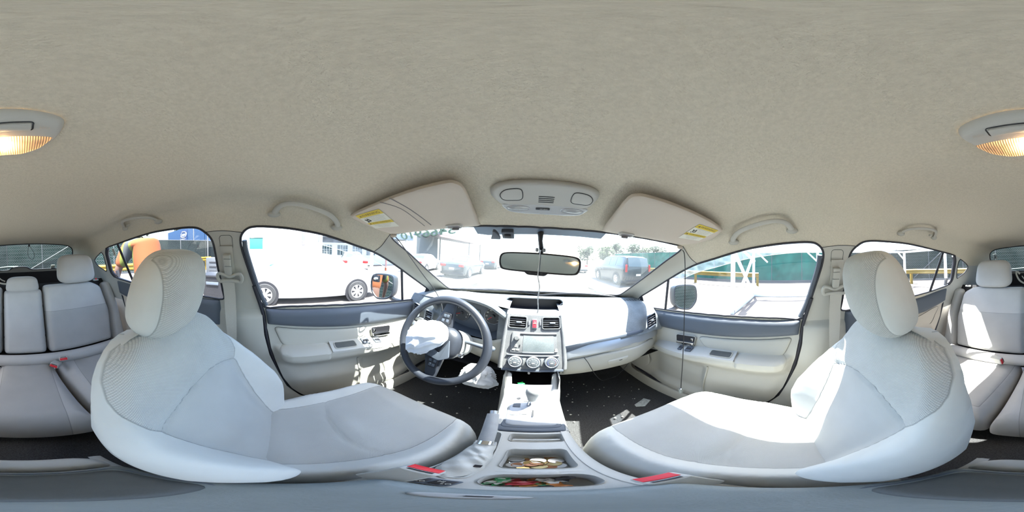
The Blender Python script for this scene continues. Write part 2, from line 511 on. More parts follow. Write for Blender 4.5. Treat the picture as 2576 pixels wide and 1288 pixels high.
def text_mesh(s, size, fn, bold=0.0):
    """Text as flat mesh in (a, b), baseline-left origin, mapped by fn(a, b)."""
    c = bpy.data.curves.new('t', 'FONT'); c.body = s; c.size = size; c.align_x = 'CENTER'; c.align_y = 'CENTER'; c.resolution_u = 3; c.offset = bold
    o = bpy.data.objects.new('t', c)
    me = bpy.data.meshes.new_from_object(o)
    mb = MB(); mb.add([fn(v.co.x, v.co.y) for v in me.vertices], [list(p.vertices) for p in me.polygons])
    bpy.data.objects.remove(o); bpy.data.curves.remove(c); bpy.data.meshes.remove(me)
    return mb
def frame(c, X, Y):
    c, X, Y = Vector(c), Vector(X).normalized(), Vector(Y).normalized(); Z = X.cross(Y)
    return lambda a, b, h=0.0: c + X*a + Y*b + Z*h
# ---------------------------------------------------------------- cabin shell
C0 = np.array([0.0, 0.0, -0.05])
def Fsh(P):
    x, y, z = P[:, 0], P[:, 1], P[:, 2]; s = 0.018
    g = np.stack([z - .205 + .12*x*x, (z + .30*(y - .1) - .205 + .12*x*x)/1.044, (z - .13*(y + .6) - .205 + .12*x*x)/1.01,
                  .47*y + .88*z + .2*x*x - .31, (np.abs(x) + .35*z + .05*y*y - .615)/1.06, np.abs(x) - .715,
                  -.757*y + .653*z + .15*x*x - 1.197, -y - 1.85])
    m = g.max(0)
    return m + s*np.log(np.exp((g - m)/s).sum(0))
def hitv(D, off):
    D = np.asarray(D, float); a = np.zeros(len(D)); b = np.full(len(D), 4.0); off = np.broadcast_to(np.asarray(off, float), a.shape)
    for _ in range(34):
        m = (a + b)/2; ins = Fsh(C0 + D*m[:, None]) < -off
        a = np.where(ins, m, a); b = np.where(ins, b, m)
    return C0 + D*a[:, None]
def topar(p):
    d = np.array(p, float) - C0; az = atan2(d[0], d[1]); rho = 90 - math.degrees(math.asin(d[2]/np.linalg.norm(d)))
    return (rho*sin(az), rho*cos(az))
def pdir(a, b):
    rho = np.radians(np.hypot(a, b)); az = np.arctan2(a, b)
    return np.stack([np.sin(az)*np.sin(rho), np.cos(az)*np.sin(rho), np.cos(rho)], -1)
def shell_pts(ab, off=0.0):
    ab = np.asarray(ab, float); return hitv(pdir(ab[:, 0], ab[:, 1]), off)
def shp(p, off=0.0):
    """The shell point in the direction of p, `off` metres inside the surface."""
    return Vector(shell_pts([topar(p)], off)[0])
def shell_patch(name, outline3, sp, thick, r, base, m, parent, sd=None, **k):
    """Padded panel lying on the shell; outline given as 3D points."""
    c3 = np.array(outline3, float).mean(0)
    par = [topar(p) for p in outline3]
    d3 = np.linalg.norm(c3 - C0); sc = radians(1)*d3          # degrees -> metres, roughly
    out = [(p[0]*sc, p[1]*sc) for p in par]
    rec = []
    def fn(a, b, h):
        rec.append((a/sc, b/sc, h)); return (0, 0, 0)
    mb, at = patch(out, fn, sp, thick, r, base=base, **k)
    R = np.array(rec); P = shell_pts(R[:, :2], R[:, 2]); mb.v = [tuple(q) for q in P]
    at.pop('sA', None); at.pop('sB', None)
    if sd: pass
    return mb.build(name, m, parent, ang=50)
def mir(L): return [(-p[0], p[1], p[2]) for p in L]
# outlines of the openings, car frame, left side
O_FRONT = [(-.695, -.051, -.253), (-.673, -.085, -.173), (-.644, -.11, -.084), (-.617, -.129, -.009), (-.603, -.133, .032), (-.595, -.124, .056), (-.589, -.105, .072), (-.587, -.081, .078), (-.587, -.041, .078), (-.589, .031, .073), (-.591, .103, .064), (-.594, .166, .054), (-.599, .24, .036), (-.603, .309, .017), (-.607, .396, -.007), (-.615, .478, -.04), (-.627, .579, -.09), (-.638, .669, -.138), (-.65, .778, -.197), (-.658, .861, -.245), (-.67, .900, -.285), (-.677, .896, -.306), (-.684, .856, -.313), (-.69, .665, -.293), (-.693, .463, -.272), (-.694, .213, -.254), (-.695, .04, -.25)]
O_REAR = [(-.589, -.27, .066), (-.596, -.25, .045), (-.605, -.241, .019), (-.622, -.238, -.03), (-.641, -.236, -.084), (-.674, -.229, -.181), (-.686, -.232, -.224), (-.684, -.313, -.222), (-.674, -.505, -.214), (-.657, -.745, -.204), (-.644, -.86, -.193), (-.635, -.955, -.182), (-.61, -.972, -.14), (-.587, -.968, -.056), (-.567, -.952, .003), (-.562, -.926, .026), (-.567, -.802, .046), (-.569, -.687, .063), (-.571, -.591, .076), (-.572, -.508, .084), (-.576, -.407, .088), (-.578, -.333, .088), (-.583, -.295, .082)]
O_QUART = [(-.565, -1.029, -.007), (-.569, -1.10, -.035), (-.571, -1.140, -.062), (-.58, -1.142, -.084), (-.592, -1.115, -.113), (-.605, -1.062, -.136), (-.611, -1.035, -.144), (-.60, -1.018, -.10), (-.577, -1.005, -.033), (-.567, -1.01, -.010)]
O_BACK = [(0, -1.42, .096), (-.15, -1.42, .094), (-.30, -1.427, .086), (-.415, -1.423, .074), (-.472, -1.435, .052), (-.494, -1.455, .022), (-.505, -1.50, -.03), (-.505, -1.60, -.10), (-.485, -1.66, -.143), (-.44, -1.68, -.156), (-.30, -1.69, -.156), (-.131, -1.71, -.156), (-.07, -1.69, -.128), (0, -1.688, -.122)]
O_BACK = O_BACK + [(-p[0], p[1], p[2]) for p in reversed(O_BACK[1:-1])]
_ws = [(0, .465, .086), (-.19, .452, .085), (-.35, .43, .078), (-.46, .412, .069), (-.504, .408, .064), (-.522, .429, .050), (-.53, .471, .029), (-.538, .54, -.004), (-.55, .702, -.095), (-.562, .886, -.196), (-.566, .95, -.23), (-.56, .985, -.246), (-.53, 1.0, -.247), (-.39, 1.05, -.243), (-.172, 1.085, -.237), (0, 1.10, -.237)]
O_WIND = _ws + [(-p[0], p[1], p[2]) for p in reversed(_ws[1:-1])]
WINDOWS = {'wind': O_WIND, 'fl': O_FRONT, 'fr': mir(O_FRONT), 'rl': O_REAR, 'rr': mir(O_REAR), 'ql': O_QUART, 'qr': mir(O_QUART), 'back': O_BACK}
R_APIL = [(-.605, .37, .008), (-.607, .396, -.005), (-.589, .424, .022), (-.51, .405, .066), (-.40, .5, .01), (-.42, .9, -.19), (-.45, 1.12, -.36), (-.72, 1.05, -.40), (-.72, .3, -.40), (-.66, .3, -.15)]
R_BPIL = [(-.589, -.30, .055), (-.5885, -.27, .0655), (-.59, -.2, .068), (-.59, -.125, .0585), (-.60, -.10, .03), (-.61, 0, .0), (-.73, 0.05, -.40), (-.73, -.5, -.40), (-.62, -.4, 0)]
R_CPIL = [(-.560, -.925, .030), (-.563, -.965, .018), (-.560, -1.01, .004), (-.56, -1.05, -.02), (-.56, -1.13, -.057), (-.545, -1.22, -.065), (-.53, -1.40, -.06), (-.515, -1.49, -.022), (-.45, -1.6, -.10), (-.45, -1.85, -.40), (-.73, -1.2, -.40), (-.73, -.7, -.40), (-.62, -.8, -.1)]
R_TAIL = [(-.45, -1.6, -.10), (0, -1.6, -.05), (.45, -1.6, -.10), (.45, -1.85, -.40), (0, -1.9, -.40), (-.45, -1.85, -.40)]
def P2(L): return [topar(p) for p in L]
def build_shell():
    win = {k: densify(P2(cr(v, 3)), 1.2) for k, v in WINDOWS.items()}
    regs = [('trim_1', R_APIL, 'trim'), ('trim_2', mir(R_APIL), 'trim'), ('trim_3', R_BPIL, 'trim'), ('trim_4', mir(R_BPIL), 'trim'),
            ('trim_5', R_CPIL, 'console'), ('trim_6', mir(R_CPIL), 'console'), ('trim_7', R_TAIL, 'console')]
    rp = [(n, densify(P2(L), 1.2), m) for n, L, m in regs]
    ring = [topar((.9*sin(a)*(1 + 0*a), 1.9*cos(a), 0)) for a in (0,)]
    outer = []
    for k in range(240):
        az = 2*pi*k/240
        # lower rim: the shell where it meets z = -0.36
        lo, hi = 0.0, 3.0
        for _ in range(30):
            m = (lo + hi)/2
            if Fsh(np.array([[m*sin(az), m*cos(az), -.36]]))[0] < 0: lo = m
            else: hi = m
        outer.append(topar((lo*sin(az), lo*cos(az), -.36)))
    loops = [outer] + list(win.values())
    edges_extra = [q for _, L, _ in rp for q in L]
    # constraints: openings + outer rim; region borders enter as points and edges
    pts = []; edges = []
    def addloop(L):
        k = len(pts); pts.extend(L); edges.extend((k + i, k + (i + 1) % len(L)) for i in range(len(L)))
    for L in loops: addloop(L)
    for _, L, _ in rp: addloop(L)
    def keep(P):
        k = inside(P, outer)
        for L in win.values(): k &= ~inside(P, L)
        return k
    sp = 1.7
    A = np.array(outer); lo, hi = A.min(0), A.max(0)
    G = np.array([(x + (.5*sp if j % 2 else 0), y) for j, y in enumerate(np.arange(lo[1], hi[1], sp*.866)) for x in np.arange(lo[0], hi[0], sp)])
    G = G[keep(G)]; G = G[bdist(G, loops + [L for _, L, _ in rp]) > .5*sp]
    v, e, f, *_ = delaunay_2d_cdt([Vector(p) for p in pts] + [Vector(p) for p in G], edges, [], 0, 1e-6)
    V = np.array([(q[0], q[1]) for q in v]); F = np.array(f); C = V[F].mean(1); F = F[keep(C)]; C = V[F].mean(1)
    P3 = shell_pts(V, 0.0)
    used = np.zeros(len(F), bool)
    def mk(name, mask, m):
        Fs = F[mask]; ids = np.unique(Fs); mp = {int(q): i for i, q in enumerate(ids)}
        mb = MB(); mb.add([tuple(P3[i]) for i in ids], [[mp[int(q)] for q in t] for t in Fs])
        o = mb.build(name, M_[m], ang=180, clean=False)
        return o
    parts = {}
    for n, L, m in rp:
        k = inside(C, L) & ~used; used |= k
        parts[n] = struct(mk(n, k, m))
    struct(mk('ceiling', ~used, 'liner'))
    return win, parts
WIN2, TRIMS = build_shell()
def shell_line(pts3, r, name, m, parent, off=0.001, closed=False, n=8, flat=1.0, sub=4):
    c = cr(pts3, sub, closed); ab = [topar(p) for p in c]; P = shell_pts(ab, off)
    mb = MB(); mb.tube([tuple(q) for q in P], r, n, closed)
    return mb.build(name, m, parent)
# pillar seams
for i, (n, L) in enumerate((('trim_1', R_APIL[1:4]), ('trim_2', mir(R_APIL[1:4])), ('trim_3', R_BPIL[1:4]), ('trim_4', mir(R_BPIL[1:4])))):
    shell_line(L, 0.0011, 'seam', M_['rubber'], TRIMS[n])
# windows: glass set 12 mm outside the trim, and a rubber seal round each opening
def pane(idx, key, m, seal_r, off=-0.012, flat=1.0):
    L3 = WINDOWS[key]; loop = WIN2[key]
    V, F = cdt([loop], 4.0, (), lambda P: inside(P, loop))
    P = shell_pts(V, off); mb = MB(); mb.add([tuple(q) for q in P], F.tolist())
    o = struct(mb.build('window_%d' % idx, m, ang=180, clean=False))
    ring = shell_pts(np.array(loop), 0.0); ring2 = shell_pts(np.array(loop), off - .004)
    c = np.array(loop).mean(0)
    mb = MB(); mb.tube([tuple(q) for q in ring], seal_r, 8, True)
    q = [[tuple(a), tuple(b)] for a, b in zip(ring, ring2)]; mb.grid(q, True, False)
    mb.build('window_seal', M_['rubber'], o, ang=60)
    return o
W1 = pane(1, 'wind', M_['wglass'], 0.004)
W2 = pane(2, 'fl', M_['sglass'], 0.0045)
W3 = pane(3, 'fr', M_['sglass'], 0.0045)
W4 = pane(4, 'rl', M_['sglass'], 0.0045)
W5 = pane(5, 'rr', M_['sglass'], 0.0045)
W6 = pane(6, 'ql', M_['sglass'], 0.0035)
W7 = pane(7, 'qr', M_['sglass'], 0.0035)
W8 = pane(8, 'back', M_['rglass'], 0.006)
def bar3(name, p, q, w, m, parent, off=0.0, n=6, d=0.5):
    """A flat bar following the shell from p to q."""
    pts = [tuple(lerp(np.array(p), np.array(q), k/n)) for k in range(n + 1)]
    P = shell_pts([topar(t) for t in pts], off); mb = MB()
    mb.tube([tuple(t) for t in P], w, 8, False, flat=d, up=(1 if p[0] > 0 else -1, 0, .3)); return mb.build(name, m, parent)
for s, wf, wr in ((-1, W2, W4), (1, W3, W5)):
    bar3('quarter_light_bar', (s*.682, .655, -.293), (s*.63, .590, -.092), .0085, M_['rubber'], wf, -.004)
    bar3('quarter_light_bar', (s*.653, -.775, -.20), (s*.568, -.815, .045), .011, M_['rubber'], wr, -.004)
    # triangular black gusset at the front tip of the door glass
    g = [(s*.658, .861, -.242), (s*.677, .904, -.304), (s*.684, .85, -.313), (s*.680, .845, -.29), (s*.662, .845, -.237)]
    P = shell_pts([topar(t) for t in g], .002); mb = MB(); mb.add([tuple(t) for t in P], [tuple(range(5))]); mb.build('gusset', M_['rubber'], wf)
    # dark door frame along the rear edge of the rear door glass
    shell_line([(s*.562, -.925, .020), (s*.575, -.955, -.01), (s*.59, -.962, -.06), (s*.612, -.965, -.14), (s*.633, -.95, -.175)], .014, 'window_frame', M_['rubber'], wr, -.004, flat=.5)
    shell_line([(s*.600, -.118, .03), (s*.617, -.115, -.009), (s*.644, -.097, -.084), (s*.673, -.073, -.173), (s*.690, -.045, -.243)], .010, 'window_frame', M_['slate'], wf, -.004)
# the cabin below the belt line
def wallpatch(name, pts, x, m, th=0.0):
    mb = MB(); mb.add([(x, p[0], p[1]) for p in pts], [tuple(range(len(pts)))]); return struct(mb.build(name, m))
for s, n in ((-1, 'wall_left'), (1, 'wall_right')):
    wallpatch(n, [(-1.85, -.34), (1.4, -.34), (1.4, -1.0), (-1.85, -1.0)], s*.722, M_['trim'])
mb = MB(); mb.box((0, -1.87, -.62), (1.44, .03, .56)); struct(mb.build('wall_back', M_['dark']))
mb = MB(); mb.grid([[(x, y, z) for (y, z) in ((1.05, -.30), (1.30, -.34), (1.32, -.70), (1.12, -.93), (1.0, -.955))] for x in (-.72, -.3, .3, .72)]); struct(mb.build('wall_front', M_['carpet']))
rng = random.Random(3)
mb = MB()
NX, NY = 50, 110
P = []
for i in range(NX + 1):
    row = []
    for j in range(NY + 1):
        x, y = -.72 + 1.44*i/NX, -1.0 + 2.02*j/NY
        z = -.955 + .006*sin(9*x + 5*y) + .10*exp(-(x/.13)**2)*(1 if y < .9 else 1)
        row.append((x, y, z + .002*rng.random()))
    P.append(row)
mb.grid(P); FLOOR = struct(mb.build('floor', M_['carpet']))
mb = MB(); mb.box((0, -1.48, -.42), (1.42, .78, .02)); struct(mb.build('trim_8', M_['dark']))   # cargo deck behind the bench
mb = MB(); _ab = [[topar((x, -1.74, z)) for x in np.linspace(-.50, .50, 24)] for z in (-.185, -.20, -.26, -.34)]
mb.grid([[tuple(q) for q in shell_pts(r, o_)] for r, o_ in zip(_ab, (.002, .012, .014, .012))]); struct(mb.build('trim_17', M_['dark']))   # dark tailgate lining
# door sills
for s in (-1, 1):
    mb = MB(); mb.grid([[(s*x, y, z) for (x, z) in ((.715, -.885), (.665, -.880), (.655, -.893), (.650, -.955))] for y in np.linspace(-.9, 1.0, 20)])
    struct(mb.build('trim_%d' % (9 if s < 0 else 10), M_['trim']))
# ---------------------------------------------------------------- front seats
def wA(h): return interp([0, .26, .30, .35, .38, .42, .45, .475, .50], [.12, .155, .178, .194, .195, .186, .169, .143, .08], h)
def wB(h): return interp([-.1, 0, .1, .2, .27, .5], [.112, .115, .126, .145, .162, .17], h)
def arch(dx): return .318 - .050*(dx/.16)**2
def back_sd(dx, h):
    a = min(wA(h) - abs(dx), h - arch(dx)); b = min(wB(h) - abs(dx), arch(dx) - h)
    return a, b
def seat_back(s, yc, rec, cx, parent):
    """Backrest shell as rings of (across, depth) at each height along the recline axis."""
    O = Vector((s*cx, yc, -.62)); U = Vector((0, -sin(rec), cos(rec))); Nn = Vector((0, cos(rec), sin(rec)))
    hs = [-.10, -.07, -.04, -.01] + list(np.linspace(.01, .44, 56)) + [.452, .463, .473, .481, .488, .493, .4965, .4985, .4995]
    NF, NB = 72, 20
    rings = []; par = []; sda = []; sdb = []
    for h in hs:
        w = interp([-.1, 0, .05, .12, .25, .33, .38, .42, .45, .475, .488, .495, .50], [.170, .198, .222, .233, .232, .221, .207, .192, .174, .148, .124, .100, .060], h)
        bo = interp([-.1, 0, .08, .14, .22, .30, .36, .44, .5], [.03, .055, .080, .082, .066, .044, .020, .0, 0], h)
        T = interp([-.1, 0, .25, .40, .46, .50], [.105, .115, .115, .085, .06, .045], h)
        q = max(0, min(1, (h - .43)/.07)); top = .05*(1 - sqrt(max(0, 1 - q*q)))
        lum = .010*exp(-((h - .12)/.09)**2) - .012*exp(-((h - .34)/.06)**2)*0
        row = []; pr = []
        for k in range(NF + 1):
            u = -1 + 2*k/NF; u = u*(1.0); a = abs(u); dx = u*w
            f = bo*ss(wB(h)*.86, wB(h) + .062, abs(dx)) + lum*(1 - ss(.5*wB(h), wB(h), abs(dx)))
            e = max(0.0, (abs(dx) - (w - .05))/.05); e = min(1, e)
            f -= .058*(1 - sqrt(max(0, 1 - e*e)))
            A_, B_ = back_sd(dx, h)
            f -= .0035*exp(-(A_/.004)**2) + .003*exp(-(B_/.004)**2)*(1 if h < arch(dx) + .01 else 0)
            f += .006*ss(0, .03, A_)
            row.append(O + U*h + Vector((s*dx, 0, 0)) + Nn*(f - top)); pr.append((s*dx, h)); sda.append(10 + A_); sdb.append(10 + B_)
        for k in range(1, NB):
            u = 1 - 2*k/NB; dx = u*w
            e = max(0.0, (abs(dx) - (w - .045))/.045)
            f = -T + .035*(1 - sqrt(max(0, 1 - min(1, e)**2))) + top*.6
            row.append(O + U*h + Vector((s*dx, 0, 0)) + Nn*f); pr.append((s*dx, h)); sda.append(9.0); sdb.append(9.0)
        rings.append(row); par += pr
    mb = MB(); mb.grid(rings, False, True)
    n = len(rings[0]); k = len(mb.v) - n
    mb.f.append(tuple(range(k, k + n))); mb.mi.append(0)
    return mb.build('backrest', M_['cloth'], parent, ang=60, attrs={'wuv': par, 'sA': sda, 'sB': sdb}, clean=False), (O, U, Nn)
def seat_cushion(s, yc, cx, parent):
    L = .455
    plan = [(-.185, -.05), (-.214, .04), (-.223, .16), (-.223, .28), (-.205, .36), (-.16, .402), (-.09, .420), (0, .425), (.09, .420), (.16, .402), (.205, .36), (.223, .28), (.223, .16), (.214, .04), (.185, -.05), (0, -.06)]
    plan = cr(plan, 3)
    def wI(b): return interp([-.05, .0, .2, .34, .45], [.115, .128, .147, .147, .125], b)
    def sd(a, b):
        d = min(wI(b) - abs(a), .50 - b)
        u = (.150 + .022*(abs(a)/.14)**2*0 + .035*(a*0)) - .028*(1 - (a/.147)**2) + 0.012
        c1 = abs(b - (u + .0))
        return -1.0, (d if c1 > .0014 or d < 0 else 0.0)
    def topz(a, b):
        z = interp([-.06, .05, .2, .32, .44], [-.640, -.638, -.622, -.602, -.612], b)
        z += .040*ss(wI(b)*.9, wI(b) + .055, abs(a))*interp([-.06, .0, .12, .32, .44], [0, .3, 1, .75, 0], b)
        d = wI(b) - abs(a)
        z -= .0035*exp(-(d/.004)**2)
        u = .162 - .028*(1 - (a/.147)**2)
        if abs(a) < wI(b): z -= .003*exp(-((b - u)/.004)**2); z += .008*exp(-((b - u - .035)/.03)**2)*(1 - abs(a)/wI(b)) - .008*exp(-((b - u + .06)/.05)**2)*(1 - abs(a)/wI(b))
        return z
    zb = -.80
    def fn(a, b, h):
        zt = topz(a, b); return (s*(cx + a), yc + b, zb + (zt - zb)*h)
    mb, at = patch(plan, fn, .0085, 1.0, .055, sd=sd, rings=(0.01, .05, .14, .3, .5, .75, 1.0))
    at['wuv'] = [(a*s, b) for a, b in at['wuv']]
    n = len(at['wuv'])//2
    at['sA'] = [9.0]*(2*n)
    at['sB'] = at['sB'][:n] + [9.0]*n
    return mb.build('cushion', M_['cloth'], parent, ang=60, attrs=at, clean=False)
def headrest(s, yc, rec, cx, parent, zc, yh, tilt, w=.112, hh=.102, dd=.050):
    """Superellipsoid pad; coarse weave on the face, smooth cloth on the side panels."""
    O = Vector((s*(cx + .004), yh, zc)); U = Vector((0, sin(tilt), cos(tilt))); Nn = Vector((0, cos(tilt), -sin(tilt)))
    NU, NV = 96, 56; P = []; par = []; sa = []; sb = []
    def se(c, e): return math.copysign(abs(c)**e, c)
    for i in range(NV + 1):
        th = -pi/2 + pi*i/NV; row = []
        for k in range(NU):
            ph = 2*pi*k/NU
            X = se(cos(th), .42)*se(cos(ph), .50); Y = se(cos(th), .50)*se(sin(ph), .70); Z = se(sin(th), .66)
            ww = w*(1 - .12*Z*Z - .03*Z); dx = X*ww
            y = Y*dd*(1 + .10*(-Z))
            y += .010*(1 - Z*Z)*(1 if Y > 0 else 0) - .018*(X*X)*(1 if Y > 0 else 0)
            seam = w*.74 - abs(dx) if Y > 0 else -.03
            # the seam runs down the front of the side panel
            sd = min(seam, .2)
            y -= .003*exp(-(sd/.004)**2)*(1 if Y > 0 else 0)
            p = O + Vector((s*dx, 0, 0)) + U*(Z*hh) + Nn*y
            row.append(p); par.append((s*dx + (y*.6), Z*hh)); sa.append(10 + sd); sb.append(9.0)
        P.append(row)
    mb = MB(); mb.grid(P, False, True)
    o = mb.build('headrest', M_['cloth'], parent, ang=80, attrs={'wuv': par, 'sA': sa, 'sB': sb}, clean=False)
    for q in (-.055, .055):
        m2 = MB()
        base = O - U*(hh*.8) + Vector((s*q, 0, 0))
        m2.tube([base, base - U*.03 - Nn*.01, base - U*.075 - Nn*.022], .006, 10)
        m2.build('post', M_['chrome'], o)
    c = O - U*(hh + .012) + Vector((-s*.055, 0, 0)) - Nn*.018
    m3 = MB(); m3.box(c, (.045, .032, .016), Matrix(((1, 0, 0), (0, Nn.y, U.y), (0, Nn.z, U.z))), .006)
    m3.build('post_guide', M_['leather'], parent)
    return o
def front_seat(s, yc, rec, cx, label, hz, hy, tilt):
    t = thing('front_seat', label, 'car seat', (s*cx, yc + .2, -.95), 'front seats')
    seat_cushion(s, yc, cx, t)
    b, fr = seat_back(s, yc - .005, rec, cx, t)
    headrest(s, yc, rec, cx, t, hz, hy, tilt)
    mb = MB()
    for q in (-.17, .17):
        mb.box((s*(cx + q), yc + .17, -.925), (.045, .50, .045), None, .006)
    mb.box((s*cx, yc + .20, -.86), (.38, .40, .12), None, .02); mb.build('seat_rail', M_['black'], t)
    mb = MB(); mb.prism(rpoly([(-.10, -.06), (.32, -.05), (.36, .0), (.30, .05), (.0, .075), (-.12, .07)], .03), (s*(cx + .205), yc, -.79), (0, 1, 0), (0, 0, 1), (s, 0, 0), .03, .006)
    mb.build('side_cover', M_['console'], t)
    return t
DSEAT = front_seat(-1, -.015, radians(24), .312, 'beige woven cloth driver seat behind the steering wheel', -.101, -.228, radians(17))
PSEAT = front_seat(1, -.045, radians(20), .319, 'beige woven cloth passenger seat with sunlit cushion, in front of the glovebox', -.077, -.195, radians(17))
# ---------------------------------------------------------------- rear bench
BEN = thing('rear_bench_seat', 'beige cloth split rear bench seat under the back window', 'car seat', (0, -.7, -.95))
bt = radians(17)
def bfr(x0):   # plane of the rear backrest: a across, b up from the bench, h out towards the front
    O = Vector((x0, -.93, -.665)); U = Vector((0, -sin(bt), cos(bt))); Nn = Vector((0, cos(bt), sin(bt)))
    return lambda a, b, h: tuple(O + Vector((a, 0, 0)) + U*b + Nn*h)
def rear_panel(name, pts, x0=0, th=.10, seamh=.30, sd=None, r=.035):
    out = rpoly(pts, .035)
    f0 = bfr(x0)
    def fn(a, b, h):
        g = 0
        if seamh: g -= .003*exp(-((b - seamh)/.004)**2)
        return f0(a, b, h + g)
    def sdf(a, b): return (-1, seamh - b if seamh else -1)
    mb, at = patch(out, fn, .02, th, r, base=-.06, sd=sdf)
    return mb.build(name, M_['clothr'], BEN, ang=60, attrs=at, clean=False)
rear_panel('backrest', [(.118, .01), (.575, .02), (.60, .25), (.565, .44), (.48, .485), (.118, .485)])
rear_panel('backrest', [(-.60, .25), (-.575, .02), (-.152, .01), (-.152, .47), (-.17, .485), (-.48, .485), (-.565, .44)])
rear_panel('centre_backrest', [(-.148, .01), (.112, .01), (.112, .46), (-.148, .46)], seamh=None, th=.085)
for s in (-1, 1):   # side bolsters filling out to the wheel arch
    rear_panel('side_bolster', [(s*.585, -.02), (s*.70, -.02), (s*.695, .25), (s*.66, .47), (s*.585, .46), (s*.61, .25)], seamh=None, th=.07, r=.03)
mb = MB(); mb.box((0, -1.075, -.45), (1.30, .012, .50), Matrix.Rotation(bt, 3, 'X'), .004); mb.build('gap_filler_back', M_['dark'], BEN)  # added dark filler so no bright gap shows between the panels
mb = MB(); mb.box((0, -.99, -.72), (1.36, .12, .10), None, .01); mb.build('gap_filler_under', M_['dark'], BEN)  # added dark filler closing the bright gap under the backrest
# cushion: two outer seats and a centre strip
def cush(name, pts, th=.145, seams=None, lift=0):
    out = rpoly(pts, .03)
    def fn(a, b, h):
        z = -.80 + h*(1 + lift) - .018*ss(.0, -.5, b + .42)*0
        z += -.035*ss(-.55, -.85, b)*(h/th)
        return (a, b, z)
    def sdf(a, b):
        return (-1, seams(a, b) if seams else -1)
    mb, at = patch(out, fn, .02, th, .06, sd=sdf, rings=(.02, .08, .2, .4, .7, 1.0))
    return mb.build(name, M_['clothr'], BEN, ang=60, attrs=at, clean=False)
cush('cushion', [(.17, -.40), (.66, -.37), (.69, -.93), (.14, -.93)], seams=lambda a, b: min(-.455 - b, a - .21 - .08*(b + .45)))
cush('cushion', [(-.205, -.37), (-.70, -.34), (-.72, -.93), (-.175, -.93)], seams=lambda a, b: min(-.43 - b, -.245 - a + .08*(b + .45)))
cush('centre_cushion', [(.165, -.39), (-.20, -.38), (-.17, -.93), (.135, -.93)], seams=lambda a, b: .095 - .06*(b + .4) - abs(a + .018), th=.15)
mb = MB(); mb.tube([(-.60, -.895, -.665), (-.3, -.885, -.667), (0, -.885, -.667), (.3, -.885, -.667), (.60, -.895, -.665)], .038, 12); mb.build('bolster_roll', M_['clothr'], BEN, attrs=None)
def rear_rest(x, z0, z1, w, label_dd=.05, y=-1.08):
    O = Vector((x, y, (z0 + z1)/2)); P = []; NU, NV = 48, 28; hh = (z1 - z0)/2
    def se(c, e): return math.copysign(abs(c)**e, c)
    for i in range(NV + 1):
        th = -pi/2 + pi*i/NV; row = []
        for k in range(NU):
            ph = 2*pi*k/NU
            Z = se(sin(th), .5); X = se(cos(th), .5)*se(cos(ph), .45)*(1 - .07*Z); Y = se(cos(th), .5)*se(sin(ph), .7)
            row.append(O + Vector((X*w, Y*label_dd - Z*hh*.2, Z*hh)))
        P.append(row)
    mb = MB(); mb.grid(P, False, True); return mb.build('headrest', M_['clothr'], BEN, ang=80, clean=False)
rear_rest(-.388, -.206, -.012, .132)
rear_rest(.338, -.206, -.020, .126)
rear_rest(-.017, -.250, -.148, .108, .045, -1.095)
# ---------------------------------------------------------------- front doors
def door_sheet(s, outline, xf, sp, m, name, parent, fine=()):
    V, F = cdt([densify(outline, sp)], sp, fine, lambda P: inside(P, outline))
    mb = MB(); mb.add([(s*xf(a, b), a, b) for a, b in V], F.tolist()); return mb.build(name, m, parent, ang=60, clean=False)
def beltz(y): return interp([-.1, .2, .46, .665, .85, 1.0], [-.256, -.262, -.279, -.300, -.318, -.33], y)
def base_x(y, z): return .698 - .018*ss(-.33, -.45, z) + .012*ss(-.6, -.9, z) - .04*ss(.72, 1.0, y)
def arm_prof(y, z):
    """How far the armrest stands into the cabin at (y, z)."""
    tz = interp([0, .22, .36, .45, .52, .62, .72], [-.430, -.436, -.450, -.470, -.484, -.497, -.52], y)      # top edge
    bz = interp([0, .1, .3, .5, .62, .72], [-.545, -.565, -.56, -.545, -.53, -.51], y)  # lower edge
    dep = interp([-.01, .02, .06, .45, .60, .70, .76], [0, .045, .062, .066, .055, .030, 0], y)
    return dep*ss(tz - .006, tz - .030, z)*(1 - .85*ss(tz - .055, min(bz - .02, tz - .085), z))
def door_x(y, z):
    x = base_x(y, z)
    # soft insert above the armrest, set in behind a groove
    x -= arm_prof(y, z)
    # raised kick panel below
    x -= .016*ss(-.58, -.68, z)*ss(.80, .62, y)*ss(.02, .1, y)*(1 - ss(-.86, -.90, z))
    # map pocket
    pk = ss(.365, .41, y)*ss(.82, .70, y)*ss(-.56, -.62, z)*ss(-.84, -.78, z)
    x += .028*pk
    return x
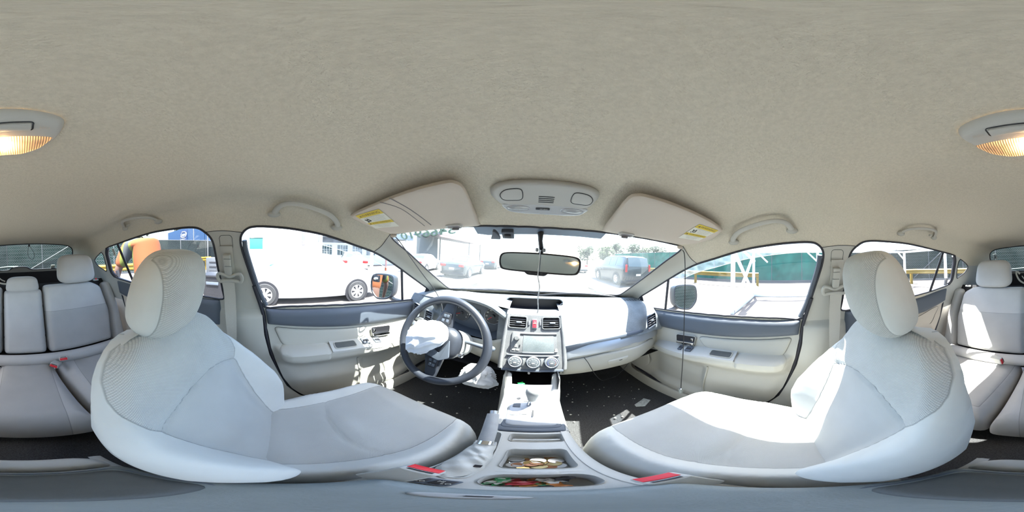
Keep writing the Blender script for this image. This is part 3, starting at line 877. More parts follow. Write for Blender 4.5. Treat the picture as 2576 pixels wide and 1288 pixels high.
def front_door(s, idx):
    side = 'driver' if s < 0 else 'passenger'
    seal = [(-.050, -.262), (-.045, -.34), (-.034, -.386), (-.022, -.46), (.003, -.56), (.030, -.66), (.066, -.745), (.115, -.815), (.185, -.868)]
    out = seal + [(.30, -.893), (.45, -.895), (.60, -.885), (.76, -.865), (.92, -.835), (1.02, -.80), (1.02, -.34)] + [(y, beltz(y) - .075) for y in (.9, .7, .5, .3, .1)]
    d = bpy.data.objects.new('door_%d' % idx, None); COL.objects.link(d); d.location = (s*.70, .4, -.95); WM[d.name] = Matrix.Translation((s*.70, .4, -.95)); d['kind'] = 'structure'
    door_sheet(s, out, door_x, .0075, M_['trim'], 'door_card', d)
    # dark padded top
    top = [(-.050, beltz(-.05) - .002)] + [(y, beltz(y) - .002) for y in (.05, .2, .35, .5, .65, .8, .95, 1.02)] + [(1.02, -.455), (.85, -.435), (.765, -.424), (.55, -.402), (.30, -.374), (.10, -.350), (-.039, -.336)]
    mb, at = patch(rpoly(top, .008), lambda a, b, h: (s*(.700 - h - .04*ss(.72, 1.0, a)), a, b), .014, .030, .03, back=False)
    mb.build('padded_top', M_['slate'], d)
    # insert panel with its groove
    ins = rpoly([(-.012, -.350), (.09, -.362), (.41, -.396), (.425, -.41), (.39, -.448), (.34, -.462), (.10, -.470), (.055, -.468), (.02, -.43)], .02)
    mb, at = patch(ins, lambda a, b, h: (s*(base_x(a, b) - h), a, b), .012, .007, .012, back=False, base=.001)
    mb.build('insert_panel', M_['trim'], d)
    mb = MB(); mb.tube([(s*(base_x(a, b) - .001), a, b) for a, b in ins], .0014, 6, True); mb.build('insert_groove', M_['lidd'], d)
    # armrest pad (rear part) and switch plate (front part)
    def ax(y, z): return base_x(y, z) - arm_prof(y, z)
    pad = rpoly([(.008, -.452), (.03, -.434), (.215, -.434), (.217, -.512), (.10, -.520), (.03, -.512)], .018)
    mb, at = patch(pad, lambda a, b, h: (s*(ax(a, b) - h), a, b), .008, .010, .014, back=False)
    mb.build('armrest_pad', M_['trim'], d)
    AX = .682
    # top deck of the armrest: plate sloping into the cabin
    def deck(a, t): # a along y, t from door (0) to inner edge (1)
        dep = interp([.2, .45, .60, .70], [.068, .070, .056, .028], a)
        z0 = interp([.2, .36, .45, .52, .62, .72], [-.430, -.444, -.464, -.478, -.491, -.512], a)
        return Vector((s*(AX - t*dep), a, z0 - .028*t))
    mb = MB(); mb.grid([[deck(a, t) for t in (0, .25, .5, .75, 1)] + [deck(a, 1) + Vector((0, 0, -.012))] for a in np.linspace(.222, .70, 26)]); mb.build('switch_plate', M_['console'], d)
    def on(a0, a1, t0, t1, h, n=2):
        P = []
        A = deck((a0 + a1)/2, (t0 + t1)/2); X = (deck(a1, t0) - deck(a0, t0)); Y = deck(a0, t1) - deck(a0, t0)
        Z = X.cross(Y).normalized(); Z = Z if Z.z > 0 else -Z
        return A, X, Y, Z
    # pull cup: dark opening with walls
    A, X, Y, Z = on(.240, .340, .28, .80, 0)
    mb = MB(); cup = rrect(X.length, Y.length, .010)
    Xn, Yn = X.normalized(), Y.normalized()
    r0 = [A + Xn*p[0] + Yn*p[1] + Z*.0022 for p in cup]; rr = [A + Xn*p[0]*1.06 + Yn*p[1]*1.14 + Z*.0012 for p in cup]
    r1 = [A + Xn*p[0]*.9 + Yn*p[1]*.8 - Z*.030 for p in cup]
    mb.grid([rr, r0, [q - Z*.006 for q in r0], r1], False, True); k = len(mb.v); mb.f.append(tuple(range(k - len(cup), k))); mb.mi.append(0)
    # lift the cup so its mouth stands on the plate
    mb.v = [tuple(Vector(v) + Z*.0) for v in mb.v]
    mb2 = MB(); mb2.add([A + Xn*p[0] + Yn*p[1] + Z*.0024 for p in cup], [tuple(range(len(cup)))])
    mb2.build('pull_cup', M_['lidd'], d)
    mb = MB(); mb.tube([A + Xn*p[0] + Yn*p[1] + Z*.002 for p in cup], .0022, 6, True); mb.build('cup_rim', M_['trim'], d)
    sw = ((.372, .410), (.440, .474)) if s < 0 else ((.44, .474), (.50, .52))
    for a0, a1 in sw:
        A, X, Y, Z = on(a0, a1, .25, .70, 0)
        R = Matrix((X.normalized(), Y.normalized(), Z)).transposed()
        mb = MB(); mb.box(A + Z*.004, (X.length, Y.length, .010), R, .002); o = mb.build('window_switch', M_['slate'], d)
        mb = MB(); mb.box(A + Z*.0095, (X.length*.75, Y.length*.36, .004), R, .0015); mb.build('rocker', M_['black'], o)
    if s < 0:
        A, X, Y, Z = on(.53, .585, .2, .75, 0); R = Matrix((X.normalized(), Y.normalized(), Z)).transposed()
        mb = MB(); mb.box(A + Z*.002, (X.length, Y.length, .005), R, .001); o = mb.build('mirror_switch', M_['trim'], d)
        for q in (-.014, .002, .016):
            mb = MB(); mb.box(A + X.normalized()*q + Z*.0050, (.007, .011, .003), R, .001); mb.build('button', M_['lidd'], o)
    # inner handle: dark recess, chrome lever
    rec = rpoly([(.437, -.400), (.556, -.418), (.552, -.478), (.446, -.458)], .012)
    hx = .673
    mb = MB(); mb.add([(s*(hx - .004), a, b) for a, b in rec], [tuple(range(len(rec)))]); o = mb.build('handle_recess', M_['black'], d)
    mb = MB(); mb.tube([(s*(hx - .001), a, b) for a, b in rec], .0028, 6, True); mb.build('bezel', M_['trim'], o)
    lev = rpoly([(.443, -.436), (.55, -.454), (.550, -.473), (.449, -.458)], .006)
    mb = MB(); mb.prism(lev, (s*(hx - .002), 0, 0), (0, 1, 0), (0, 0, 1), (-s, 0, 0), .012, .004); mb.build('lever', M_['chrome'], o)
    mb = MB(); mb.box((s*(hx - .006), .455, -.422), (.008, .012, .020), None, .002); mb.build('lock_knob', M_['chrome'], o)
    # pocket lip and the speaker grille forward of it
    lip = cr([(.36, -.568), (.385, -.70), (.375, -.832), (.30, -.842)], 6, False) if True else []
    mb = MB(); mb.tube([(s*(door_x(a, b) - .004), a, b) for a, b in cr([(.365, -.575), (.372, -.66), (.385, -.76), (.375, -.835)], 6, False)], .004, 8); mb.build('pocket_lip', M_['trim'], d)
    gr = [(.84 + .085*cos(2*pi*k/28), -.70 + .095*sin(2*pi*k/28)) for k in range(28)]
    mb, at = patch(gr, lambda a, b, h: (s*(base_x(a, b) - h), a, b), .02, .006, .008, back=False, base=.016); mb.build('speaker_grille', M_['trim'], d)
    # black weather strip round the door aperture
    st = [(s*(.716 + .35*0), -.10, -.10)]
    pts = [(s*.662, -.092, -.15), (s*.690, -.066, -.25), (s*.697, -.055, -.30), (s*.697, -.045, -.386), (s*.694, -.030, -.46), (s*.692, -.008, -.56), (s*.69, .018, -.66), (s*.688, .052, -.745), (s*.686, .100, -.820), (s*.684, .170, -.876), (s*.682, .30, -.903), (s*.682, .6, -.895), (s*.67, .9, -.85)]
    mb = MB(); mb.tube(cr(pts, 5, False), .0085, 8); mb.build('weather_strip', M_['rubber'], d)
    return d
D1 = front_door(-1, 1)
D2 = front_door(1, 2)
# lower B-pillar trims and belts
for s in (-1, 1):
    out = [(-.062, -.262), (-.052, -.386), (-.030, -.50), (.008, -.62), (.045, -.735), (.10, -.815), (.17, -.872), (.17, -.905), (-.45, -.905), (-.45, -.84), (-.345, -.78), (-.29, -.60), (-.262, -.42), (-.245, -.262)]
    def px(a, b):
        c = interp([-.905, -.735, -.5, -.26], [.06, .0, -.09, -.15], b)
        return .700 - .028*ss(-.27, -.30, b)*exp(-((a - c)/.10)**2) - .022*ss(-.72, -.85, b)
    o = struct(door_sheet(s, out, px, .016, M_['trim'], 'trim_%d' % (11 if s < 0 else 12), None))
    # rear door: dark top, pale card, armrest
    d = bpy.data.objects.new('door_%d' % (3 if s < 0 else 4), None); COL.objects.link(d); d['kind'] = 'structure'; d.location = (s*.7, -.6, -.95); WM[d.name] = Matrix.Translation((s*.7, -.6, -.95))
    topo = rpoly([(-.245, -.228), (-.50, -.220), (-.74, -.210), (-.90, -.192), (-.955, -.186), (-.962, -.215), (-.935, -.300), (-.75, -.335), (-.5, -.355), (-.25, -.362)], .008)
    mb, at = patch(topo, lambda a, b, h: (s*(.700 - h - .030*ss(-.6, -.96, a)), a, b), .014, .030, .03, back=False); mb.build('padded_top', M_['slate'], d)
    card = [(-.245, -.35), (-.6, -.345), (-.92, -.295), (-.89, -.40), (-.80, -.55), (-.70, -.70), (-.66, -.90), (-.25, -.90)]
    def rx(a, b): return .698 - .03*ss(-.6, -.95, a) - .055*exp(-((b + .49)/.035)**2)*ss(-.82, -.76, a)*ss(-.25, -.35, a) - .02*ss(-.36, -.40, b)*0
    door_sheet(s, card, rx, .016, M_['visor'] if s > 0 else M_['visor'], 'door_card', d)
    g = [(s*(.690 - .02*ss(-.6, -.95, a)), a, b) for a, b in cr([(-.30, -.375), (-.6, -.372), (-.86, -.325), (-.84, -.38), (-.78, -.44), (-.6, -.452), (-.30, -.455)], 4)]
    mb = MB(); mb.tube(g, .0014, 6, True); mb.build('insert_groove', M_['lidd'], d)
    pts = [(s*.672, -.985, -.14), (s*.682, -.968, -.24), (s*.690, -.945, -.32), (s*.692, -.90, -.42), (s*.690, -.81, -.56), (s*.69, -.72, -.70), (s*.69, -.68, -.90)]
    mb = MB(); mb.tube(cr(pts, 5, False), .013, 8); mb.build('weather_strip', M_['rubber'], d)
    # seat belt: height adjuster, loop, webbing down to the anchor
    nm = 'driver' if s < 0 else 'passenger'
    b = thing('seat_belt', 'beige belt hanging on the %s side pillar between the doors' % nm, 'seat belt', (s*.66, -.19, -.05), 'front seat belts')
    def bp(y, z, off): # on the pillar surface
        p = shp((s*(.615 - .35*z), y, z), off); return p
    dn = (bp(-.19, -.11, .01) - bp(-.19, -.01, .01)).normalized(); ac = Vector((0, 1, 0)); ac = (ac - dn*ac.dot(dn)).normalized(); nn = ac.cross(dn); nn = nn if nn.x*s < 0 else -nn
    R = Matrix((ac, -dn, nn)).transposed()
    mb = MB(); mb.box(bp(-.193, -.052, .004), (.052, .135, .006), R, .003); mb.build('slot_cover', M_['trim'], b)
    mb = MB(); mb.box(bp(-.193, -.062, .016), (.030, .088, .020), R, .007, 3); mb.build('height_adjuster', M_['trim'], b)
    for q in (-.038, -.068):
        mb = MB(); mb.box(bp(-.193, q, .0265), (.028, .0012, .001), R); mb.build('adjuster_seam', M_['lidd'], b)
    c = bp(-.192, -.118, .022); Z = -dn
    loop = [c + ac*p[0] + Z*p[1] for p in cr([(-.050, 0), (-.044, .018), (-.026, .016), (0, .005), (.026, .016), (.044, .018), (.050, 0), (.042, -.017), (.026, -.014), (0, -.012), (-.026, -.014), (-.042, -.017)], 4)]
    mb = MB(); mb.tube(loop, .0075, 10, True, flat=.8); mb.build('belt_loop', M_['trim'], b)
    w0 = [(s*.635, -.192, -.122), (s*.654, -.190, -.20), (s*.652, -.186, -.30), (s*.646, -.180, -.40), (s*.642, -.178, -.50), (s*.638, -.178, -.62), (s*.634, -.178, -.78)]
    wid = [.025, .025, .0235, .019, .016, .016, .016]
    P = []
    for (p, w_) in zip(w0, wid):
        row = []
        for t in np.linspace(-1, 1, 5): row.append((p[0] - s*.010*(1 - t*t)*0, p[1] + t*w_, p[2]))
        P.append(row)
    mb = MB(); mb.grid(P)
    mb.v += [(v[0] - s*.0015, v[1], v[2]) for v in mb.v]; n = len(P)*5; mb.f += [tuple(i + n for i in f) for f in mb.f[:]]; mb.mi += mb.mi[:]
    mb.build('webbing', M_['belt'], b)
    mb = MB(); mb.prism(rpoly([(-.03, -.02), (.045, -.028), (.05, .0), (.02, .028), (-.03, .03)], .014), (s*.650, .045, -.865), (0, 1, 0), (0, 0, 1), (-s, 0, 0), .020, .006)
    mb.build('anchor_cover', M_['trim'], b)
    # airbag cover outline high on the pillar
    cc = [(-.19 + p[0], .025 + p[1]) for p in rrect(.050, .052, .012)]
    P = shell_pts([topar((s*(.615 - .35*z), y, z)) for y, z in cc], .0008)
    mb = MB(); mb.tube([tuple(q) for q in P], .0009, 6, True); mb.build('airbag_badge_outline', M_['lidd'], TRIMS['trim_3' if s < 0 else 'trim_4'])
# grab handles
def grab(s, pts, w, label, grp, hook):
    P = shell_pts([topar((s*p[0], p[1], p[2])) for p in pts], 0)
    offs = [p[3] for p in pts]
    D = [Vector(q) for q in P]; cen = Vector((0, D[len(D)//2].y, -.3))
    C = [tuple(d + (cen - d).normalized()*o) for d, o in zip(D, offs)]
    path = cr(C, 5, False); n = len(path)
    rr = [w*(.85 + .35*abs(2*k/(n - 1) - 1)**3) for k in range(n)]
    t = thing('grab_handle', label, 'handle', tuple(D[0]), grp)
    mb = MB(); mb.tube(path, rr, 14, flat=.62, up=(-s*.6, 0, -1)); mb.build('grip', M_['trim'], t)
    for e in (0, -1):
        d = D[e]; mb = MB(); mb.ball(d + (cen - d).normalized()*.004, (.012, .022, .012), 16, 10); mb.build('end_mount', M_['trim'], t)
    if hook:
        mb = MB(); d = D[len(D)//2 - 1] if s < 0 else D[len(D)//2 - 1]
        q = D[1] + (cen - D[1]).normalized()*.012
        mb.box(q + Vector((s*.018, .02, -.015)), (.012, .018, .010), None, .003); mb.build('coat_hook', M_['trim'], t)
    return t
FH = [(.574, -.012, .122, .004), (.545, .004, .150, .022), (.527, .045, .160, .032), (.530, .11, .149, .034), (.545, .17, .131, .030), (.570, .207, .105, .018), (.583, .213, .085, .004)]
RH = [(.546, -.70, .125, .003), (.515, -.67, .152, .018), (.495, -.625, .163, .026), (.497, -.57, .166, .028), (.510, -.52, .162, .026), (.532, -.482, .150, .016), (.553, -.470, .128, .003)]
for s, nm in ((-1, 'driver'), (1, 'passenger')):
    grab(s, FH, .0105, 'beige grab handle above the %s front door window' % nm, 'grab handles', False)
    grab(s, RH, .0085, 'smaller beige grab handle above the rear door window on the %s side' % nm, 'grab handles', True)
# ---------------------------------------------------------------- dashboard
DASH = thing('dashboard', 'grey dashboard under the windscreen with two gauges, vents, radio, three dials and glovebox', 'dashboard', (0, .9, -.95))
SX = .119   # half width of the centre stack at the front
def ftop(x):  # forward limit of the dash top, following the windscreen base
    return 1.115 - .26*x*x - .05*ss(.5, .7, abs(x))
def dash_prof(x):
    """Section of the dash at x, from the windscreen base back over the top and down the face."""
    yf = ftop(x); a = abs(x)
    if x > 0:   # passenger side
        pf = ss(.125, .30, x)
        yb = lerp(.715, .700, pf); e = .02*ss(.55, .70, x)
        return [(yf, -.268), (yf - .06, -.262), (.95, -.258), (.88, -.258 - .0), (.82, -.262), (.775, -.274), (.745, -.294), (.720 - e, -.325), (.698 - e*.5, -.360), (.676, -.392), (.664 + e, -.412)]
    return [(yf, -.268), (yf - .06, -.262), (.95, -.258), (.90, -.258), (.86, -.258), (.83, -.262), (.80, -.272), (.785, -.30), (.78, -.34), (.775, -.40), (.77, -.44)]
# passenger pad: top and face in one sweep
xs = list(np.linspace(.119, .700, 44))
P = []
for x in xs:
    pr = cr(dash_prof(x), 4, False)
    row = []
    for (y, z) in pr:
        z2 = z - .018*ss(.60, .70, x)*ss(1.0, .8, y) + .004*sin(x*5)*0
        if x < .15: z2 -= .0
        row.append((x, y + .02*ss(.60, .70, x)*0, z2))
    P.append(row)
mb = MB(); mb.grid(P); mb.build('upper_pad', M_['dash'], DASH, ang=60)
# driver side top, from the door to the stack, ending over the instrument hood
P = []
for x in np.linspace(-.700, -.119, 44):
    hood = exp(-((x + .325)/.17)**4)
    pr = [(ftop(x), -.268), (ftop(x) - .06, -.262), (.98, -.256), (.93, -.250 + .012*hood), (.88, -.248 + .026*hood), (.835, -.250 + .036*hood), (.795 - .02*hood, -.254 + .036*hood), (.768 - .03*hood, -.262 + .030*hood)]
    pr = cr(pr, 3, False); P.append([(x, y, z - .018*ss(-.60, -.70, x)) for y, z in pr])
mb = MB(); mb.grid(P); mb.build('upper_pad', M_['dash'], DASH, ang=60)
# centre top with the raised hooded cubby
P = []
for x in np.linspace(-.160, .160, 40):
    q = ss(.160, .128, abs(x))
    pr = [(ftop(x), -.268), (1.04, -.262), (.98, -.262 + .020*q), (.93, -.262 + .034*q), (.885, -.262 + .039*q), (.862, -.262 + .036*q)]
    P.append([(x, y, z) for y, z in cr(pr, 3, False)])
mb = MB(); mb.grid(P)
mb.build('cubby_hood', M_['dash'], DASH, ang=50)
mo = [(-.150, -.245), (-.138, -.228), (-.11, -.2235), (0, -.222), (.11, -.2235), (.138, -.228), (.150, -.245), (.136, -.258), (.122, -.287), (-.122, -.287), (-.136, -.258)]
mo = cr(mo, 3)
mb = MB(); mb.grid([[(x, .861, z) for x, z in mo], [(x*.93, .895, -.257 + (z + .257)*.8) for x, z in mo]], False, True)
k = len(mb.v); mb.f.append(tuple(range(k - len(mo), k))); mb.mi.append(0)
mb.build('cubby_recess', M_['black'], DASH)
mb = MB(); mb.tube([(x, .860, z) for x, z in mo], .0035, 8, True); mb.build('cubby_rim', M_['dash'], DASH)
# apron from the cubby mouth down to the centre vents
P = []
for x in np.linspace(-.125, .125, 20):
    k_ = x/.125
    P.append([(k_*.160, .864, -.287), (k_*.150, .84, -.280), (k_*.136, .80, -.272), (k_*.127, .76, -.265), (x, .738, -.2655), (x, .722, -.274)])
mb = MB(); mb.grid(P); mb.build('stack_apron', M_['stack'], DASH, ang=60)
# ------------------------------------------------ centre stack
SO = Vector((0, .720, -.278)); SD = Vector((0, -.47, -.883)).normalized(); SXv = Vector((1, 0, 0)); SN = SXv.cross(-SD).normalized()
if SN.y > 0: SN = -SN
def S(a, b, h=0.0): # a across, b metres down the stack, h out of it
    return SO + SXv*a + SD*b + SN*h
RS = Matrix((SXv, -SD, -SXv.cross(SD)*-1)).transposed()
RS = Matrix((tuple(SXv), tuple(-SD), tuple(SXv.cross(-SD)))).transposed()
CST = DASH
DIALS = ((-.0665, .213), (.0015, .213), (.0700, .213))
SL = .252
pan = [(-.113, -.008), (.113, -.008), (.116, .06), (.118, .10), (.118, .20), (.114, SL), (-.114, SL), (-.118, .20), (-.118, .10), (-.116, .06)]
holes = [rrect(.072, .050, .006, -.072, .028), rrect(.072, .050, .006, .073, .028)]
def pfn(a, b, h):
    t = abs(a)/interp([0, .06, .10, .22, .262], [.113, .116, .118, .118, .114], b)
    return tuple(S(a, b, h))
mb, at = patch(pan, pfn, .010, 0, None, holes=holes, back=False)
mb.build('stack_panel', M_['stack'], CST, ang=50)
for s in (-1, 1): # rounded flanks tying the stack to the dash
    P = []
    for b in np.linspace(-.008, .252, 20):
        wd = interp([0, .06, .10, .22, .262], [.113, .116, .118, .118, .114], b)
        P.append([S(s*(wd - .004), b, -.002), S(s*(wd - .001), b, .0035), S(s*(wd + .004), b, .006), S(s*(wd + .010), b, .004), S(s*(wd + .015), b, -.004), S(s*(wd + .018), b, -.02), S(s*(wd + .020), b, -.10)])
    mb = MB(); mb.grid(P); mb.build('stack_flank', M_['stack'], CST, ang=60)
mb = MB(); mb.prism([(-.116, .250), (.116, .250), (.116, .262), (-.116, .262)], SO + SN*-.07, SXv, SD, SN, .075, .004); mb.build('lower_edge', M_['slate'], CST)
# vents
M_['slat'] = mat('vent_louvre', (.16, .16, .17), .4)
def vent(c, X, Y, N, w, h, nsl, label, frame_m, dep=.022, horiz=True, knob=True, grp=None):
    X, Y, N = Vector(X).normalized(), Vector(Y).normalized(), Vector(N).normalized(); c = Vector(c)
    R = Matrix((tuple(X), tuple(Y), tuple(X.cross(Y)))).transposed()
    rr = rrect(w, h, .006); ro = rrect(w + .014, h + .014, .011)
    mb = MB()
    mb.grid([[c + X*p[0] + Y*p[1] - N*.002 for p in ro], [c + X*p[0] + Y*p[1] + N*.004 for p in rrect(w + .010, h + .010, .009)], [c + X*p[0] + Y*p[1] + N*.004 for p in rrect(w + .003, h + .003, .007)], [c + X*p[0] + Y*p[1] - N*dep for p in rr]], False, True)
    t = mb.build('air_vent', frame_m, DASH)
    mb = MB(); mb.add([c + X*p[0] + Y*p[1] - N*(dep - .0005) for p in rr], [tuple(range(len(rr)))]); mb.build('duct', M_['black'], t)
    for i in range(nsl):
        q = (i + 1)/(nsl + 1) - .5
        mb = MB()
        if horiz: mb.box(c + Y*(q*h) - N*(dep*.3), (w, .0022, dep*.55), R, .0006)
        else: mb.box(c + X*(q*w) - N*(dep*.3), (.0022, h, dep*.55), R, .0006)
        mb.build('louvre', M_['slat'], t)
    if knob:
        mb = MB(); mb.box(c - N*.0 + X*(.08*w), (.024, .0055, .010) if horiz else (.0055, .018, .010), R, .002); mb.build('louvre_tab', M_['silver'], t)
    return t
vent(S(-.072, .028, .001), SXv, -SD, SN, .070, .048, 4, 'left one of the pair of vents flanking the red hazard button', M_['stack'])
vent(S(.073, .028, .001), SXv, -SD, SN, .070, .048, 4, 'right one of the pair of vents flanking the red hazard button', M_['stack'])
mb = MB(); mb.box(S(.001, .032, .002), (.022, .046, .006), RS, .002); hz = mb.build('hazard_switch', M_['silver'], DASH)
mb = MB(); mb.box(S(.001, .032, .005), (.018, .038, .006), RS, .002); hb = hz; mb.build('button', mat('hazard_red', (.55, .04, .06), .4), hz)
tri = lambda r: [S(.001 + r*cos(a), .029 - r*sin(a), .0088) for a in (pi/2, pi/2 + 2*pi/3, pi/2 + 4*pi/3)]
mb = MB(); mb.tube(tri(.0068), .0006, 6, True); mb.tube(tri(.0036), .0005, 6, True); mb.build('warning_triangle', M_['paper'], hb)
for q in (-.023, .026):
    MB().box(S(q, .029, .001), (.0065, .022, .006), RS, .001).build('vent_wheel', M_['slat'], DASH)
# radio
mb = MB(); mb.prism([(p[0], p[1]) for p in rrect(.186, .098, .006, .002, .123)], SO + SN*-.004, SXv, SD, SN, .010, .0025); rd = mb.build('radio', M_['stack'], DASH)
M_['screen'] = dusty('dusty_screen_glass', (.10, .12, .125), (.55, .58, .58), .40, .25)
mb = MB(); mb.box(S(.019, .124, .0055), (.124, .082, .003), RS, .001); mb.build('screen', M_['screen'], rd)
mb = MB(); mb.box(S(.019, .084, .006), (.150, .007, .004), RS, .001); mb.build('disc_slot', M_['black'], rd)
mb = MB(); mb.box(S(.019, .168, .007), (.124, .005, .003), RS, .001); mb.build('lower_strip', M_['silver'], rd)
mb = MB(); mb.lathe([(.0115, 0), (.0115, .004), (.0100, .006), (.0098, .017), (.0085, .019), (0, .0192)], S(-.069, .103, .005), SN, 24); mb.build('volume_knob', M_['stack'], rd)
for i, (a, b, w_, h_) in enumerate(((-.070, .134, .009, .005), (-.070, .142, .011, .005), (-.055, .138, .004, .010), (-.078, .158, .011, .005), (-.062, .158, .012, .005), (.090, .155, .009, .008), (.090, .163, .012, .004))):
    mb = MB(); mb.box(S(a, b, .007), (w_, h_, .003), RS, .0008); mb.build('radio_button', M_['paper'] if i != 2 else M_['black'], rd)
mb = MB(); mb.box(S(.0, .183, .004), (.205, .006, .008), RS, .003); mb.build('chrome_strip', M_['silver'], CST)
# climate dials
HV = []
for i, (a, nm) in enumerate(((-.0665, 'air direction'), (.0015, 'fan speed'), (.0700, 'temperature'))):
    b = .213
    mb = MB(); mb.lathe([(.0265, 0), (.0262, .020), (.0250, .024), (.0225, .0255), (.0215, .0245)], S(a, b, -.002), SN, 40); t = mb.build('climate_dial', M_['silver'], DASH)
    mb = MB(); mb.lathe([(.0318, 0), (.0318, .004), (.0300, .006), (.0285, .004), (.0285, -.002)], S(a, b, -.001), SN, 40); mb.build('dial_surround', M_['slate'], t)
    mb = MB(); mb.lathe([(.0220, .0235), (.0205, .0245), (0, .0248)], S(a, b, -.002), SN, 32); mb.build('dial_face', mat('dial_face', (.10, .11, .12), .4), t)
    n = (7, 8, 12)[i]
    for k in range(n):
        an = radians(-130 + 260*k/(n - 1)) if i else radians(-120 + 240*k/(n - 1))
        c = S(a + .0155*sin(an), b - .0155*cos(an), .0232)
        col = M_['paper'] if i < 2 else (mat('temp_mark_%d' % k, (.1 + .5*max(0, k/11 - .4), .12, .5 - .45*k/11), .5))
        mb = MB(); mb.box(c, ((.0042, .0030, .0006) if i == 0 else (.002, .0026, .0006)), RS); mb.build('mark', col, t)
    mb = MB(); mb.box(S(a, b + .003, .0232), (.010, .004, .0006), RS, .0); mb.build('legend', M_['paper'], t)
for a in (-.0325, .036):
    MB().box(S(a, .213, .001), (.013, .040, .006), RS, .002).build('panel_button', M_['stack'], DASH)
# ------------------------------------------------ passenger lower dash
def strip(pts_top, pts_bot, name, m, parent, bulge=.006):
    P = []
    for a, b in zip(cr(pts_top, 6, False), cr(pts_bot, 6, False)):
        a, b = Vector(a), Vector(b)
        P.append([a + Vector((0, .012, .002)), a, a*.75 + b*.25 + Vector((0, -bulge*.8, 0)), (a + b)/2 + Vector((0, -bulge, 0)), a*.25 + b*.75 + Vector((0, -bulge*.8, 0)), b, b + Vector((0, .015, -.002))])
    mb = MB(); mb.grid(P); return mb.build(name, m, parent, ang=60)
strip([(.122, .652, -.440), (.138, .656, -.418), (.165, .664, -.402), (.25, .670, -.396), (.40, .676, -.394), (.55, .690, -.402), (.64, .710, -.414), (.692, .728, -.424)],
      [(.122, .640, -.480), (.138, .640, -.470), (.165, .642, -.460), (.25, .644, -.455), (.40, .650, -.452), (.55, .668, -.460), (.64, .696, -.470), (.697, .722, -.476)], 'silver_strip', M_['silver'], DASH, .004)
strip([(.121, .652, -.402), (.25, .656, -.384), (.40, .662, -.382), (.55, .678, -.392), (.64, .702, -.406), (.692, .725, -.418)],
      [(.121, .648, -.440), (.25, .651, -.398), (.40, .656, -.396), (.55, .673, -.404), (.64, .699, -.416), (.696, .725, -.426)], 'dark_strip', M_['slate'], DASH, .001)
gb = [(x, y) for x, y in rpoly([(.130, -.485), (.30, -.468), (.60, -.482), (.648, -.495), (.635, -.545), (.58, -.59), (.42, -.598), (.130, -.600)], .02)]
def gbf(a, b, h): return (a, .655 + .065*ss(.45, .70, a) + .05*ss(-.50, -.64, b)**2 - h, b)
mb, at = patch(rpoly([(.118, -.462), (.25, -.450), (.42, -.447), (.56, -.455), (.695, -.470), (.700, -.53), (.66, -.61), (.45, -.618), (.118, -.622)], .02), gbf, .02, 0, None, back=False); mb.build('lower_panel', M_['trim'], DASH)
mb, at = patch(gb, gbf, .014, .008, .012, back=False, base=.001); gl = mb.build('glovebox_lid', M_['trim'], DASH)
mb = MB(); mb.tube([gbf(a, b, .001) for a, b in gb], .0016, 6, True); mb.build('gap', M_['lidd'], gl)
hdl = rpoly([(.32, -.518), (.43, -.514), (.42, -.545), (.33, -.550)], .008)
mb, at = patch(hdl, lambda a, b, h: gbf(a, b, .009 + h), .01, .006, .006, back=False); o = mb.build('glovebox_handle', M_['trim'], gl)
mb = MB(); mb.box(gbf(.385, -.528, .0155), (.016, .002, .004), None, .0008); mb.build('lock', M_['black'], o)
mb = MB(); mb.grid([[(x, .72, -.615), (x, .95, -.645), (x, 1.3, -.62)] for x in np.linspace(-.70, .70, 10)]); mb.build('dash_underside', M_['dark'], DASH)
# right-hand footwell side panel and its mirror
for s in (-1, 1):
    o = rpoly([(.92, -.45), (1.25, -.45), (1.25, -.95), (.70, -.95), (.74, -.905), (.92, -.86)], .03)
    mb, at = patch(o, lambda a, b, h: (s*(.645 + .035*ss(.95, .7, a) - h), a, b), .03, 0, None, back=False); struct(mb.build('trim_%d' % (13 if s < 0 else 14), M_['trim']))
# side vents
yv = .712
vent((.594, .672, -.345), (.93, .34, .02), (0.02, .22, .95), (-.30, -.90, .25), .088, .066, 4, 'vent at the passenger end of the dash beside the door', M_['slate'], .012)
vent((-.625, .712, -.345), (.92, -.38, .0), (0, .15, .95), (-.36, -.90, .15), .060, .070, 4, 'vent at the driver end of the dash nearest the door', M_['dash'], .010)
vent((-.530, .705, -.362), (.97, -.22, 0), (0, .25, .95), (-.20, -.92, .25), .050, .060, 4, 'vent seen through the steering wheel rim, left of the gauges', M_['dash'], .010)
# defroster slots on top near each pillar
for s in (-1, 1):
    mb = MB(); mb.box((s*.575, .862, -.2605), (.090, .040, .006), Matrix.Rotation(-s*.45, 3, 'Z'), .003); t = mb.build('defroster_vent', M_['dash'], DASH)
    for k in range(5):
        q = (k - 2)*.017
        mb = MB(); mb.box((s*(.575 + q*cos(.45)), .862 - q*sin(.45)*1, -.2570), (.006, .030, .002), Matrix.Rotation(-s*.45 + .3, 3, 'Z')); mb.build('slot', M_['black'], t)
